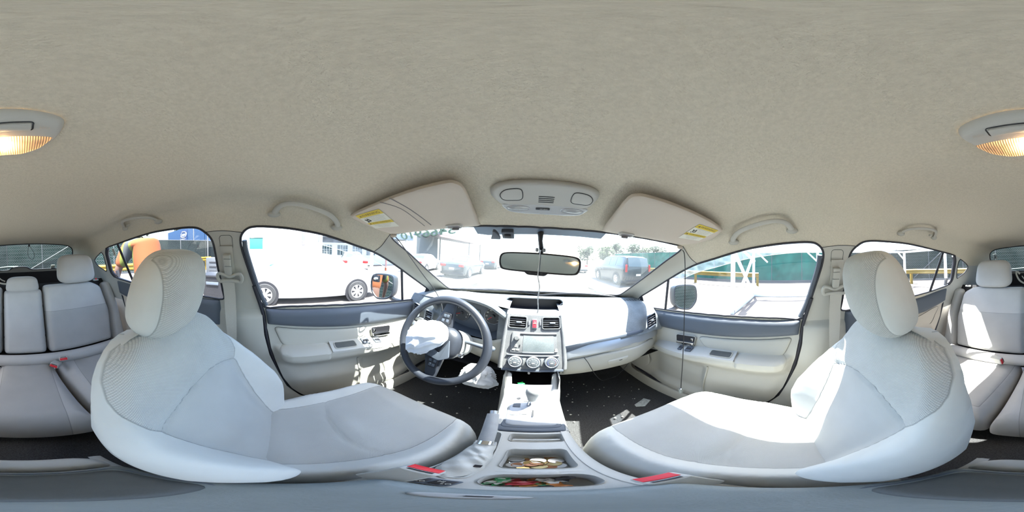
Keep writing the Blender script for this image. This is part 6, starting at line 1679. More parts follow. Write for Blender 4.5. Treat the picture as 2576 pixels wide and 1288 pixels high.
# rear wiper and defroster
rw = thing('rear_wiper', 'rear wiper seen through the bottom of the back window', 'wiper', (.05, -1.75, -.13))
MB().tube([(.02, -1.70, -.125), (.12, -1.69, -.118), (.34, -1.70, -.135)], [.012, .008, .005], 8).build('arm', M_['lid'], rw)
# ---------------------------------------------------------------- other vehicles
M_['tyre'] = mat('tyre', (.03, .03, .032), .8)
M_['rim'] = mat('alloy_rim', (.55, .56, .58), .3, .6)
M_['autoglass'] = mat('car_window_dark', (.06, .09, .10), .06, .0, coat=.5)
M_['tail'] = mat('tail_light_red', (.45, .02, .02), .2)
M_['head'] = mat('headlamp_lens', (.45, .62, .62), .1)
SEDAN = dict(L=4.55, H=1.46, W=1.76, wb=2.68, r=.315,
  y=[0, .02, .06, .12, .20, .235, .30, .40, .52, .62, .68, .72, .76, .84, .92, .97, .995, 1],
  top=[.62, .90, 1.00, 1.03, 1.06, 1.10, 1.29, 1.43, 1.46, 1.44, 1.36, 1.22, 1.06, .98, .92, .82, .66, .5],
  belt=[.62, .86, .94, .965, .97, .97, .965, .955, .95, .945, .94, .94, .94, .92, .86, .78, .62, .48],
  wt=[.55, .72, .76, .76, .72, .66, .58, .57, .57, .57, .60, .66, .70, .70, .68, .62, .55, .5],
  wb_=[.60, .80, .85, .87, .875, .88, .88, .88, .88, .88, .88, .88, .88, .87, .85, .80, .70, .6],
  gh=(.215, .76), bp=(.30, .395, .53, .70), ws=(.665, .755), rw=(.225, .335))
SUV = dict(L=5.1, H=1.92, W=2.0, wb=2.95, r=.39,
  y=[0, .01, .03, .08, .20, .35, .50, .60, .66, .70, .73, .80, .90, .96, .99, 1],
  top=[.7, 1.35, 1.80, 1.88, 1.92, 1.92, 1.90, 1.86, 1.68, 1.42, 1.30, 1.26, 1.20, 1.12, .95, .7],
  belt=[.7, 1.18, 1.22, 1.22, 1.22, 1.22, 1.22, 1.21, 1.20, 1.20, 1.20, 1.18, 1.12, 1.04, .90, .65],
  wt=[.8, .82, .80, .78, .76, .76, .76, .76, .80, .84, .86, .86, .84, .80, .75, .7],
  wb_=[.88, .94, .97, .99, 1.0, 1.0, 1.0, 1.0, 1.0, 1.0, 1.0, .99, .97, .93, .88, .8],
  gh=(.035, .70), bp=(.05, .24, .42, .655), ws=(.615, .705), rw=(.008, .022))
def vehicle(name, label, cat, loc, rot, K, paint, flat_rear=False, grp=None, lights=True, spokes=7):
    t = thing(name, label, cat, loc, grp)
    R = Matrix.Rotation(rot, 3, 'Z'); O = Vector(loc); L_ = K['L']
    def Wd(x, y, z): return O + R @ Vector((x, y - L_/2, z))
    ys = sorted(set(list(np.linspace(0, 1, 61)) + K['y'])); 
    def val(k, s): return interp(K['y'], K[k], s)
    zb = .20
    def sec(s):
        tp, bl, wt, wb = val('top', s), val('belt', s), val('wt', s), val('wb_', s)
        return [(0, tp), (wt*.5, tp - .008), (wt*.85, tp - .022), (wt, tp - .055*min(1, (tp - bl)/.2) - .004), (wb - .02, bl), (wb, bl - .05), (wb + .012, bl - .22), (wb, (bl + zb)/2 - .05), (wb - .01, zb + .08), (wb - .05, zb), (0, zb)]
    P = []
    for s in ys:
        h = sec(s); P.append([Wd(a, s*L_, b) for a, b in h] + [Wd(-a, s*L_, b) for a, b in reversed(h[1:-1])])
    mb = MB(); mb.grid(P, False, True); k = len(P[0]); n = len(mb.v); mb.f += [tuple(range(k)), tuple(range(n - k, n))]; mb.mi += [0, 0]
    mb.build('body', paint, t, ang=40)
    def side(s, q): # q 0 belt .. 1 roof rail
        h = sec(s); a, b = h[4], h[3]; return (lerp(a[0], b[0], q) + .006, lerp(a[1], b[1], q))
    bp = K['bp']
    for sx in (-1, 1):
        for i in range(len(bp) - 1):
            s0, s1 = bp[i] + .006, bp[i + 1] - .006; pts = []
            for j in range(9):
                s = lerp(s0, s1, j/8); tp, bl = val('top', s), val('belt', s)
                if tp - bl < .10: continue
                a0, b0 = side(s, .06); a1, b1 = side(s, .86); pts.append([Wd(sx*a0, s*L_, b0), Wd(sx*a1, s*L_, b1)])
            if len(pts) > 1: mb = MB(); mb.grid(pts); mb.build('side_window', M_['autoglass'], t)
        # pillars leave gaps at bp; lower sill trim
    for nm, (s0, s1) in (('windscreen', K['ws']), ('rear_window', K['rw'])):
        rows = []
        for j in range(7):
            s = lerp(s0, s1, j/6); h = sec(s); w_ = h[2][0]*.98
            if nm == 'rear_window' and flat_rear:
                z = lerp(1.22, 1.78, j/6); rows.append([Wd(x, -.012 + .10*(j/6)**1, z) for x in np.linspace(-.76, .76, 9)])
            else: rows.append([Wd(x, s*L_, h[0][1] + .006 - .022*(x/w_)**2) for x in np.linspace(-w_, w_, 9)])
        mb = MB(); mb.grid(rows); mb.build(nm, M_['autoglass'], t)
    r = K['r']; y0 = L_*.5 - K['wb']/2 - .02; y1 = y0 + K['wb']
    if spokes: 
        for sx in (-1, 1):
            for yy in (y0, y1):
                w_ = K['wb_'][8]*1.0
                c = Wd(sx*(w_ - .085), yy, r); ax = R @ Vector((sx, 0, 0))
                MB().lathe([(r*1.22, .06), (r*1.22, .100), (0, .100)], c, ax, 32).build('wheel_arch', M_['black'], t)
                wh = MB().lathe([(r*.62, .105), (r*.70, .125), (r*.95, .125), (r, .108), (r, -.05), (r*.6, -.05)], c, ax, 36).build('wheel', M_['tyre'], t)
                mb = MB(); mb.lathe([(r*.66, .106), (r*.66, .122), (r*.60, .122), (r*.58, .108)], c, ax, 32); mb.lathe([(r*.14, .105), (r*.14, .124), (0, .126)], c, ax, 16)
                e1 = R @ Vector((0, 1, 0)); e2 = Vector((0, 0, 1))
                for q in range(spokes):
                    a = 2*pi*q/spokes; dd = e1*cos(a) + e2*sin(a); pp = e2*cos(a) - e1*sin(a)
                    mb.add([c + ax*.120 + dd*(r*.12) - pp*r*.07, c + ax*.120 + dd*(r*.62) - pp*r*.15, c + ax*.120 + dd*(r*.62) + pp*r*.15, c + ax*.120 + dd*(r*.12) + pp*r*.07], [(0, 1, 2, 3)])
                mb.build('rim', M_['rim'], wh)
                MB().lathe([(r*.6, .104), (0, .104)], c, ax, 24).build('spoke_shade_disc', M_['black'], wh)  # black disc painting in the shade behind the spokes
    if lights:
        for sx in (-1, 1):
            if flat_rear: MB().box(Wd(sx*.90, -.005, 1.12), (.14, .05, .46), R, .02).build('tail_light', M_['tail'], t)
            else:
                h = []; 
                MB().box(Wd(sx*.66, .055, .83), (.34, .16, .17), R @ Matrix.Rotation(sx*-.25, 3, 'Z'), .04).build('tail_light', M_['tail'], t)
            yh = L_*.955; MB().box(Wd(sx*(val('wb_', .955) - .13), yh, .70), (.30, .22, .14), R @ Matrix.Rotation(sx*.5, 3, 'Z'), .04).build('headlamp', M_['head'], t)
    MB().box(Wd(0, -.01 if not flat_rear else -.02, .62 if not flat_rear else .70), (.36, .03, .12), R, .005).build('number_plate', M_['paper'], t)
    MB().box(Wd(0, .03, .33), (val('wb_', .1)*1.9, .12, .16), R, .03).build('lower_bumper', M_['black'], t)
    return t
pw = mat('white_car_paint', (.75, .76, .76), .3, coat=.5); pk = mat('black_car_paint', (.022, .03, .034), .25, coat=.6); pn = mat('dark_green_grey_paint', (.03, .04, .045), .3, coat=.5); pg_ = mat('silver_car_paint', (.45, .48, .5), .3, .4)
vehicle('car', 'white sedan parked beside the driver door', 'car', (-5.25, 1.03, GZ), 0, SEDAN, pw)
vehicle('car', 'black sedan with red tail lights, nearest ahead on the left', 'car', (-4.95, 11.35, GZ), 0, SEDAN, pk)
vehicle('car', 'dark sedan parked further ahead in front of the black sedan', 'car', (-4.9, 19.2, GZ), 0, SEDAN, pn)
vehicle('car', 'black boxy SUV seen from behind, ahead on the right', 'car', (6.15, 10.7, GZ), 0, SUV, pk, True)
vehicle('car', 'white sedan ahead between the mirror and the black SUV', 'car', (5.2, 19.5, GZ), 0, SEDAN, pw)
vehicle('car', 'silver sedan far ahead hidden partly by the mirror', 'car', (-.6, 24.0, GZ), 0, SEDAN, pg_)
for i, (x, y, rt, m, lb) in enumerate(((-11.3, 5.6, 1.2, pw, 'white wreck with raised nose under the garage roof'), (-8.9, 11.2, .25, pg_, 'crumpled silver car beyond the white sedan, near the garage'), (-9.5, 21, .1, pg_, 'silver car by the canopy post beyond the black sedan'))):
    vehicle('car', lb, 'car', (x, y, GZ), rt, SEDAN, m)
# ---------------------------------------------------------------- fences
def fence_mat(name, col, hole, gap, scale, slat=0):
    m, N, L = new_mat(name); o = N.new('ShaderNodeOutputMaterial'); tc = N.new('ShaderNodeTexCoord'); sp = N.new('ShaderNodeSeparateXYZ'); L.new(tc.outputs['UV'], sp.inputs[0])
    def Mt(op, a, b=None):
        n = N.new('ShaderNodeMath'); n.operation = op
        for i, q in enumerate((a, b)):
            if q is None: continue
            if isinstance(q, (int, float)): n.inputs[i].default_value = q
            else: L.new(q, n.inputs[i])
        return n.outputs[0]
    u, v = sp.outputs[0], sp.outputs[1]
    d1 = Mt('ABSOLUTE', Mt('SUBTRACT', Mt('FRACT', Mt('MULTIPLY', Mt('ADD', u, v), scale)), .5)); d2 = Mt('ABSOLUTE', Mt('SUBTRACT', Mt('FRACT', Mt('MULTIPLY', Mt('SUBTRACT', u, v), scale)), .5))
    wire = Mt('GREATER_THAN', Mt('MAXIMUM', d1, d2), .5 - gap)
    b = N.new('ShaderNodeBsdfDiffuse'); b.inputs[0].default_value = (*col, 1); g = N.new('ShaderNodeBsdfDiffuse'); g.inputs[0].default_value = (.07, .075, .075, 1)
    nz = N.new('ShaderNodeTexNoise'); nz.inputs['Scale'].default_value = 1.2; nz.inputs['Detail'].default_value = 6; L.new(tc.outputs['UV'], nz.inputs['Vector'])
    r = N.new('ShaderNodeMapRange'); r.inputs['From Min'].default_value = .3; r.inputs['From Max'].default_value = .7; r.inputs['To Min'].default_value = .72; r.inputs['To Max'].default_value = 1.25; L.new(nz.outputs[0], r.inputs[0])
    vm = N.new('ShaderNodeVectorMath'); vm.operation = 'SCALE'; vm.inputs[0].default_value = col; L.new(r.outputs[0], vm.inputs['Scale'])
    last = vm.outputs[0]
    if slat:
        st = Mt('GREATER_THAN', Mt('FRACT', Mt('MULTIPLY', v, slat)), .86); mxc = N.new('ShaderNodeMix'); mxc.data_type = 'RGBA'; L.new(st, mxc.inputs[0]); L.new(last, mxc.inputs[6]); mxc.inputs[7].default_value = (.045, .055, .055, 1); last = mxc.outputs[2]
    L.new(last, b.inputs[0])
    tr = N.new('ShaderNodeBsdfTransparent'); m0 = N.new('ShaderNodeMixShader'); m0.inputs[0].default_value = hole; L.new(b.outputs[0], m0.inputs[1]); L.new(tr.outputs[0], m0.inputs[2])
    m1 = N.new('ShaderNodeMixShader'); L.new(wire, m1.inputs[0]); L.new(m0.outputs[0], m1.inputs[1]); L.new(g.outputs[0], m1.inputs[2]); L.new(m1.outputs[0], o.inputs[0]); return m
M_['screen_g'] = fence_mat('green_privacy_screen', (.028, .165, .125), .04, .03, 9)
M_['screen_d'] = fence_mat('dark_green_slats', (.008, .024, .022), .10, .05, 6, 4)
M_['screen_b'] = fence_mat('grey_green_windscreen', (.014, .020, .020), .15, .04, 8)
M_['post'] = mat('galvanised_post', (.12, .12, .125), .5, .3)
M_['curb'] = mat('concrete_kerb', (.16, .15, .14), .9, bump=.4, bscale=40)
M_['yel'] = mat('yellow_rail_paint', (.21, .135, .008), .5, mottle=.12, mscale=3)
def fence(pts, h, m, label, posts=2.6, z0=.12, kerb=False, brace=(), topw=True):
    t = thing('fence', label, 'fence', GP(*pts[0]))
    me_v = []; me_f = []; uvs = []; d = 0.0
    for (a, b) in zip(pts[:-1], pts[1:]):
        A, B = Vector((*a, GZ)), Vector((*b, GZ)); ln = (B - A).length; n = Vector((-(B - A).y, (B - A).x, 0)).normalized()*.012
        for off in (n, -n):
            k = len(me_v); me_v += [A + off + Vector((0, 0, z0)), B + off + Vector((0, 0, z0)), B + off + Vector((0, 0, h)), A + off + Vector((0, 0, h))]; me_f.append((k, k + 1, k + 2, k + 3)); uvs += [(d, z0), (d + ln, z0), (d + ln, h), (d, h)]
        d += ln
    me = bpy.data.meshes.new('screen'); me.from_pydata(me_v, [], me_f); uv = me.uv_layers.new(name='UVMap'); uv.data.foreach_set('uv', [q for p in uvs for q in p]); link('screen', me, m, t)
    for (a, b) in zip(pts[:-1], pts[1:]):
        A, B = Vector((*a, GZ)), Vector((*b, GZ)); ln = (B - A).length; k = max(1, round(ln/posts))
        for i in range(k + 1):
            p = A.lerp(B, i/k); MB().tube([p, p + Vector((0, 0, h + .12))], .03, 10).build('post', M_['post'], t)
        MB().tube([A + Vector((0, 0, h)), B + Vector((0, 0, h))], .022, 8).build('top_rail', M_['post'], t)
        if kerb: MB().box((A + B)/2 + Vector((0, 0, .06)), (ln, .16, .14), Matrix.Rotation(atan2((B - A).y, (B - A).x), 3, 'Z'), .01).build('kerb', M_['curb'], t)
    for (p, q) in brace: MB().tube([Vector(p) + Vector((0, 0, GZ)), Vector(q) + Vector((0, 0, GZ))], .035, 8).build('brace', M_['post'], t)
    return t
fence([(13.2, 24), (13.3, 12), (13.6, 4), (13.9, -3.6)], 2.65, M_['screen_g'], 'bright green screened fence beyond the passenger front window', kerb=True)
fence([(13.9, -3.8), (10.6, -8.2), (6.2, -11.2)], 2.45, M_['screen_d'], 'dark slatted chain-link fence beyond the right rear window', kerb=True, brace=[((12.2, -6.0, .2), (10.8, -7.9, 2.3)), ((9.4, -9.0, .2), (7.4, -10.3, 2.3))])
fence([(6.2, -11.3), (1.0, -11.8), (-4.0, -11.0)], 2.35, M_['screen_g'] if False else M_['screen_d'], 'green fence seen through the back window', brace=[((-.2, -11.6, .3), (-3.6, -10.9, 2.2))])
fence([(-4.0, -10.8), (-8.2, -8.2)], 2.3, M_['screen_d'], 'dark green chain-link fence behind the person in orange', posts=2.2)
fence([(-8.3, -8.1), (-12.6, -5.9), (-17.5, -5.0)], 2.3, M_['screen_b'], 'grey-green screened fence in front of the blue container')
MB_ = fence_mat('green_loose_mesh', (.02, .16, .11), .25, .04, 5)
def rail(pts, label, h=.80, posts=None, dbl=False):
    t = thing('guard_rail', label, 'guard rail', GP(*pts[0]), None)
    for (a, b) in zip(pts[:-1], pts[1:]):
        A, B = Vector((*a, GZ + h)), Vector((*b, GZ + h)); d = (B - A).normalized(); n = Vector((d.y, -d.x, 0)); n = n if n.dot(A) < 0 else -n
        prof = [(-.155, 0), (-.14, .03), (-.10, .06), (-.06, .06), (-.02, .015), (.02, .015), (.06, .06), (.10, .06), (.14, .03), (.155, 0)]
        mb = MB(); mb.grid([[p + Vector((0, 0, z)) + n*o for z, o in prof] for p in (A, B)]); mb.grid([[p + Vector((0, 0, z)) + n*(o - .006) for z, o in prof] for p in (A, B)]); mb.build('beam', M_['yel'], t)
    for p in posts: MB().box((p[0], p[1], GZ + (h + .12)/2), (.15, .15, h + .12), None, .01).build('post', M_['yel'], t)
    return t
rail([(10.6, 14), (10.55, 2.0)], 'yellow guard rail in front of the green fence, right of the car', posts=[(10.72, 12), (10.70, 6.9), (10.68, 2.1)])
rail([(10.9, -5.2), (7.6, -7.6), (3.2, -8.9)], 'yellow guard rail beyond the right rear window', posts=[(10.5, -5.7), (8.1, -7.5), (5.4, -8.45)], h=.86)
rail([(-2.4, -6.6), (-5.6, -5.4)], 'thick yellow guard rail behind the person in orange', posts=[(-2.7, -6.65), (-5.4, -5.65)], h=.85)
rail([(-8.4, -6.4), (-11.6, -5.0)], 'yellow guard rail below the blue container', posts=[(-9.6, -6.0), (-11.3, -5.25)], h=.85)
# white steel rack right of the car
FR = thing('steel_frame', 'large white tubular steel rack frame with cross braces, right of the car', 'frame', GP(6, 0))
def bm_(a, b, w_, name, m=None):
    A, B = Vector(a) + Vector((0, 0, GZ)), Vector(b) + Vector((0, 0, GZ)); d = (B - A); L_ = d.length; q = d.to_track_quat('Z', 'Y').to_matrix()
    MB().box((A + B)/2, (w_, w_, L_), q, .006).build(name, m or M_['white'], FR)
Hf = 2.12
for x, y in ((4.62, 1.66), (7.5, 1.66), (7.6, -1.35), (7.7, -6.6), (4.7, -6.7)): bm_((x, y, 0), (x, y, Hf), .11, 'upright')
bm_((4.62, 1.66, .12), (7.5, 1.66, 2.0), .09, 'cross_brace'); bm_((7.5, 1.66, .12), (4.62, 1.66, 2.0), .09, 'cross_brace')
bm_((4.62, 1.66, Hf), (7.5, 1.66, Hf), .11, 'top_beam'); bm_((7.5, 1.66, Hf), (7.6, -1.35, Hf), .11, 'top_beam'); bm_((7.6, -1.35, Hf), (7.7, -6.6, Hf), .11, 'top_beam'); bm_((4.62, 1.66, Hf), (4.7, -6.7, Hf), .11, 'top_beam'); bm_((4.7, -6.7, Hf), (7.7, -6.6, Hf), .11, 'top_beam')
bm_((7.5, 1.66, .06), (7.7, -6.6, .06), .11, 'base_beam'); bm_((4.62, 1.66, .06), (7.5, 1.66, .06), .11, 'base_beam')
for x, y, dx, dy in ((7.52, 1.0, 0, 1), (7.6, -1.35, 0, -1), (7.6, -1.35, 0, 1), (7.7, -6.6, 0, 1), (4.64, 1.0, 0, 1)):
    bm_((x, y - .0 + (dy*-.0), Hf - .5), (x, y + dy*.5, Hf - .02), .07, 'knee_brace')
bm_((7.55, 1.66, .55), (7.56, .95, .06), .07, 'knee_brace'); bm_((4.62, 1.66, .5), (5.2, 1.66, .06), .07, 'knee_brace')
tag(MB().box((5.6, 1.66, GZ + 2.235), (.30, .20, .12), None, .02).build('warning_lamp', M_['yel']), 'small yellow lamp on top of the white steel rack', 'lamp')
# ---------------------------------------------------------------- left: building, garage, canopy
def bmat(n, c): return mat(n, c, .8)
BL = thing('building', 'white building with a turquoise window beyond the white sedan', 'building', GP(-10.5, 0))
wall_m = bmat('white_render', (.78, .78, .77))
MB().box((-12.0, -.75, GZ + 2.2), (3.0, 6.9, 4.4)).build('wall', wall_m, BL)
w_ = MB().box((-10.48, -1.35, GZ + 1.95), (.05, .85, .75)).build('window', mat('turquoise_glass', (.03, .14, .13), .15), BL)
MB().box((-10.44, -1.35, GZ + 2.35), (.06, .95, .05)).build('window_head', M_['lid'], w_)
MB().box((-10.46, 1.7, GZ + 3.0), (.05, .20, 2.3)).build('vertical_sign', mat('lilac_sign', (.12, .11, .16), .6), BL)
GA = thing('garage', 'garage with a blue fascia and paned windows beyond the white sedan bonnet', 'building', GP(-14.5, 7))
MB().box((-16.0, 8.6, GZ + 1.9), (2.4, 10, 3.8)).build('wall', wall_m, GA)
MB().box((-13.6, 8.6, GZ + 3.1), (2.6, 9.8, .55)).build('fascia', mat('blue_grey_fascia', (.045, .07, .11), .6), GA)
MB().box((-14.78, 8.6, GZ + 2.5), (.06, 10, .5)).build('eaves_shade_strip', M_['dark'], GA)  # dark strip on the wall, painting in the shade under the eaves
for k in range(4):
    y = 4.6 + k*1.65
    f = MB().box((-14.76, y, GZ + 1.55), (.08, 1.05, .95)).build('window', M_['autoglass'], GA)
    for q in (-.26, .0, .26): MB().box((-14.70, y + q, GZ + 1.55), (.03, .03, .95)).build('glazing_bar', M_['white'], f)
    MB().box((-14.70, y, GZ + 1.6), (.03, 1.05, .03)).build('glazing_bar', M_['white'], f)
for y in (3.4, 8.2, 12.6): MB().box((-12.5, y, GZ + 1.5), (.22, .22, 3.0)).build('column', M_['white'], GA)
tag(MB().tube([GP(-10.2, 8.05), (-10.2, 8.05, GZ + 1.9)], .07, 12).build('bollard', mat('orange_paint', (.15, .03, .01), .5)), 'thin orange pole by the garage column', 'pole')
CA = thing('canopy', 'steel canopy on thin posts beside a corrugated shed, ahead on the left', 'canopy', GP(-12, 18))
cm = mat('corrugated_steel', (.10, .115, .13), .5, .3)
P = []
for i in range(121):
    t = i/120; P.append([(-12.4 + .05*sin(i*pi/2*1.0) , lerp(14.2, 18.6, t), GZ + z) for z in (0, 3.7)])
MB().grid(P).build('corrugated_wall', cm, CA)
MB().box((-11.6, 22.5, GZ + 3.75), (4.0, 15.2, .22)).build('roof', mat('grey_canopy_roof', (.16, .16, .18), .6), CA)
MB().box((-9.7, 22.5, GZ + 3.55), (.15, 15.2, .35)).build('roof_edge', mat('rust_edge', (.35, .20, .20), .7), CA)
for y in (18.4, 23.5, 28.8): MB().tube([GP(-11.9 if y < 20 else -9.8, y), (-11.9 if y < 20 else -9.8, y, GZ + 3.7)], .09, 10).build('post', M_['post'], CA)
# ---------------------------------------------------------------- rear left: container, bin, crate, trees
CO = thing('shipping_container', 'blue corrugated container with white lettering behind the fence', 'container', GP(-23, -13))
ang = radians(58); RC = Matrix.Rotation(ang, 3, 'Z'); CC = Vector((-21.2, -12.6, GZ + 3.35))
bm2 = mat('container_blue', (.010, .038, .10), .5)
n = 220; P = []
for i in range(n + 1):
    t = i/n; o_ = .04*(1 if (i//2) % 2 else -1); P.append([CC + RC @ Vector((-6.1 + 12.2*t, -1.22 + o_*0 + (.035 if (i//2) % 2 else 0), z)) for z in (-3.35, 1.3)])
mb = MB(); mb.grid(P); mb.box(CC + RC @ Vector((0, .05, -1.02)), (12.2, 2.38, 4.66), RC, .0); mb.build('body', bm2, CO)
fX, fZ = RC @ Vector((1, 0, 0)), Vector((0, 0, 1)); fo = CC + RC @ Vector((.6, -1.27, 0.25))
# which face looks at the car
if (CC + RC @ Vector((0, -1.27, 0))).length > (CC + RC @ Vector((0, 1.27, 0))).length: fX = -fX; fo = CC + RC @ Vector((-.3, 1.30, 0.25))
fN = fX.cross(fZ)
RP = Matrix((tuple(fX), tuple(fZ), tuple(fN))).transposed()
pn_ = MB().box(fo + fN*.0, (2.3, 1.5, .05), RP).build('sign_panel', mat('sign_blue', (.004, .022, .095), .5), CO)
text_mesh('Copart', .60, lambda u, v: tuple(fo + fX*u + fZ*(v + .12) + fN*.04)).build('lettering', M_['white'], pn_)
el = [tuple(fo + fX*(1.02*cos(a) + .05) + fZ*(.42*sin(a) + .12) + fN*.05) for a in np.linspace(radians(-150), radians(120), 40)]
MB().tube(el, .035, 6).build('swoosh', M_['white'], pn_)
text_mesh('www.copart.com', .20, lambda u, v: tuple(fo + fX*u + fZ*(v - .50) + fN*.04)).build('lettering', M_['white'], pn_)
# red container end and its pole
tag(MB().box((-24.4, -8.2, GZ + 2.6), (2.0, 2.2, 2.6), Matrix.Rotation(.4, 3, 'Z')).build('red_container', mat('container_red', (.07, .014, .018), .6)), 'dark red container end right of the blue container', 'container')
BN = thing('wheelie_bin', 'black lidded rubbish bin outside the left rear window', 'bin', GP(-4.1, -1.62))
MB().grid([[(-4.1 + a*q, -1.62 + b*q, z) for a, b in rrect(.60, .62, .08)] for q, z in ((.80, GZ), (1.0, GZ + .82), (1.0, GZ + .86))], False, True).build('tub', M_['black'], BN)
mb = MB(); mb.prism(rrect(.66, .68, .10), (-4.1, -1.62, GZ + .86), (1, 0, 0), (0, 1, 0), (0, 0, 1), .06, .02); mb.build('lid', M_['black'], BN)
MB().box((-3.79, -1.60, GZ + .70), (.02, .34, .08), None, .01).build('handle_slot', M_['slate'], BN)
CRT = thing('plastic_crate', 'grey slotted crate behind the black bin', 'crate', GP(-8.2, -3.2))
MB().box((-8.6, -3.55, GZ + .55), (.7, .6, 1.1), None, .03).build('crate_body', mat('grey_crate', (.06, .065, .075), .6), CRT)
for k in range(3): MB().box((-8.24, -3.42, GZ + .35 + .25*k), (.02, .45, .07)).build('slot', M_['black'], CRT)
for (x, y, h, lb) in ((-15.2, -8.5, 6.5, 'tall thin pale pole left of the blue container'), (-11.5, -5.2, 6.0, 'tall thin pale pole in front of the container sign'), (7.0, -14.0, 7.0, 'lamp post beyond the slatted fence')):
    tag(MB().tube([GP(x, y), (x, y, GZ + h)], .05, 10).build('pole', M_['post']), lb, 'pole')
ty = [mat('leaf_green', (.035, .055, .014), .8), mat('leaf_olive', (.04, .045, .018), .8), mat('leaf_dark', (.018, .032, .012), .8)]
bark = mat('bark', (.10, .07, .05), .9)
def tree(x, y, h, r, m, label, seed, n=900, leaf=.28, sq=.8, grp=None):
    rr = random.Random(seed); t = thing('tree', label, 'tree', GP(x, y), grp)
    MB().tube([GP(x, y), (x + .1, y, GZ + h*.45), (x, y + .1, GZ + h*.75)], [.22, .15, .06], 8).build('trunk', bark, t)
    mb = MB(); cl = [(rr.gauss(0, .45)*r, rr.gauss(0, .45)*r, rr.uniform(-.5, .5)*r*sq, rr.uniform(.35, .6)*r) for _ in range(14)]
    for k in range(n):
        c = cl[rr.randrange(14)]; d = Vector((rr.gauss(0, 1), rr.gauss(0, 1), rr.gauss(0, 1))).normalized(); rad = c[3]*rr.uniform(.75, 1)
        p = Vector((x + c[0], y + c[1], GZ + h - r*sq + c[2])) + Vector((d.x*rad, d.y*rad, d.z*rad*sq))
        a = Vector((rr.gauss(0, 1), rr.gauss(0, 1), rr.gauss(0, 1))).normalized(); b = a.orthogonal().normalized(); q = leaf*rr.uniform(.6, 1.2)
        mb.add([p + a*q, p + b*q*.5, p - a*q, p - b*q*.5], [(0, 1, 2, 3)])
    mb.build('crown', m, t, clean=False); return t
tree(-31, -16.5, 9.8, 4.0, ty[0], 'big leafy green tree above the blue container', 1, 6000, .30)
tree(-19, -25, 6.2, 2.2, ty[1], 'thin olive tree left of the blue container', 2, 700, .22)
tree(-14.5, -19, 5.6, 2.4, ty[1], 'brownish bushy tree above the person in orange', 3, 3000, .22)
for i, (x, y, h, r) in enumerate(((17, 36, 5.2, 1.8), (23.5, 42, 6.8, 1.9), (25.0, 35, 6.4, 2.0), (34, 42, 7.2, 2.2), (32, 32.5, 6.2, 2.0), (15.5, 45, 6.2, 2.4))):
    tree(x, y, h, r, ty[(0, 2, 2)[i % 3]], ('pale round tree just left of the black SUV roof', 'narrow dark tree above the left edge of the black SUV', 'dark bushy tree above the middle of the black SUV', 'pale tree above the green fence right of the black SUV', 'rightmost dark tree ahead, near the passenger pillar', 'low pale tree furthest left of those beyond the black SUV')[i], 20 + i, 1800, .26, 1.1, 'trees ahead on the right')
tree(13, -19, 6.2, 2.4, ty[0], 'leafy green tree above the slatted fence behind the white rack', 40, 1400, .25)
# ---------------------------------------------------------------- the person in orange
def PT(v): return V((v[0] - .02, -1.74 + (v[1] + 1.46)*.78, v[2] + .12*max(0, min(1, (v[2] + .62)/.4))))
def skin_chain(name, pts, m, parent, sub=2):
    pts = [(PT(p[0]), *p[1:]) for p in pts]
    vs = [p[0] for p in pts]; es = [(p[2], i) for i, p in enumerate(pts) if p[2] is not None]
    me = bpy.data.meshes.new(name); me.from_pydata([tuple(v) for v in vs], es, []); o = link(name, me, m, parent)
    o.modifiers.new('s', 'SKIN').use_smooth_shade = True
    for i, p in enumerate(pts): me.skin_vertices[0].data[i].radius = p[1] if isinstance(p[1], tuple) else (p[1], p[1])
    me.skin_vertices[0].data[0].use_root = True
    mo = o.modifiers.new('u', 'SUBSURF'); mo.levels = mo.render_levels = sub
    return o
V = Vector
PE = thing('person', 'person in an orange hi-vis shirt and grey cap bending down outside the left rear window', 'person', GP(-1.55, -1.65))
sk = mat('skin', (.11, .055, .038), .6); jeans = mat('dark_trousers', (.03, .035, .05), .9)
m, N, L = new_mat('hi_vis_shirt')
o_ = N.new('ShaderNodeOutputMaterial'); p_ = N.new('ShaderNodeBsdfPrincipled'); p_.inputs['Roughness'].default_value = .85; L.new(p_.outputs[0], o_.inputs[0])
tc = N.new('ShaderNodeTexCoord'); sp = N.new('ShaderNodeSeparateXYZ'); L.new(tc.outputs['Object'], sp.inputs[0])
cr_ = N.new('ShaderNodeValToRGB'); cr_.color_ramp.interpolation = 'CONSTANT'; e = cr_.color_ramp.elements; e[0].position = 0; e[0].color = (.16, .038, .006, 1); e[1].position = .50; e[1].color = (.10, .11, .010, 1)
for pos, c in ((.56, (.035, .038, .042, 1)), (.70, (.10, .11, .010, 1)), (.76, (.17, .042, .006, 1))): q = e.new(pos); q.color = c
mp = N.new('ShaderNodeMapRange'); mp.inputs['From Min'].default_value = -2.06; mp.inputs['From Max'].default_value = -1.46; L.new(sp.outputs[1], mp.inputs[0]); L.new(mp.outputs[0], cr_.inputs[0]); L.new(cr_.outputs[0], p_.inputs['Base Color'])
V = Vector
H0 = V((-1.48, -1.12, -.62))  # pelvis
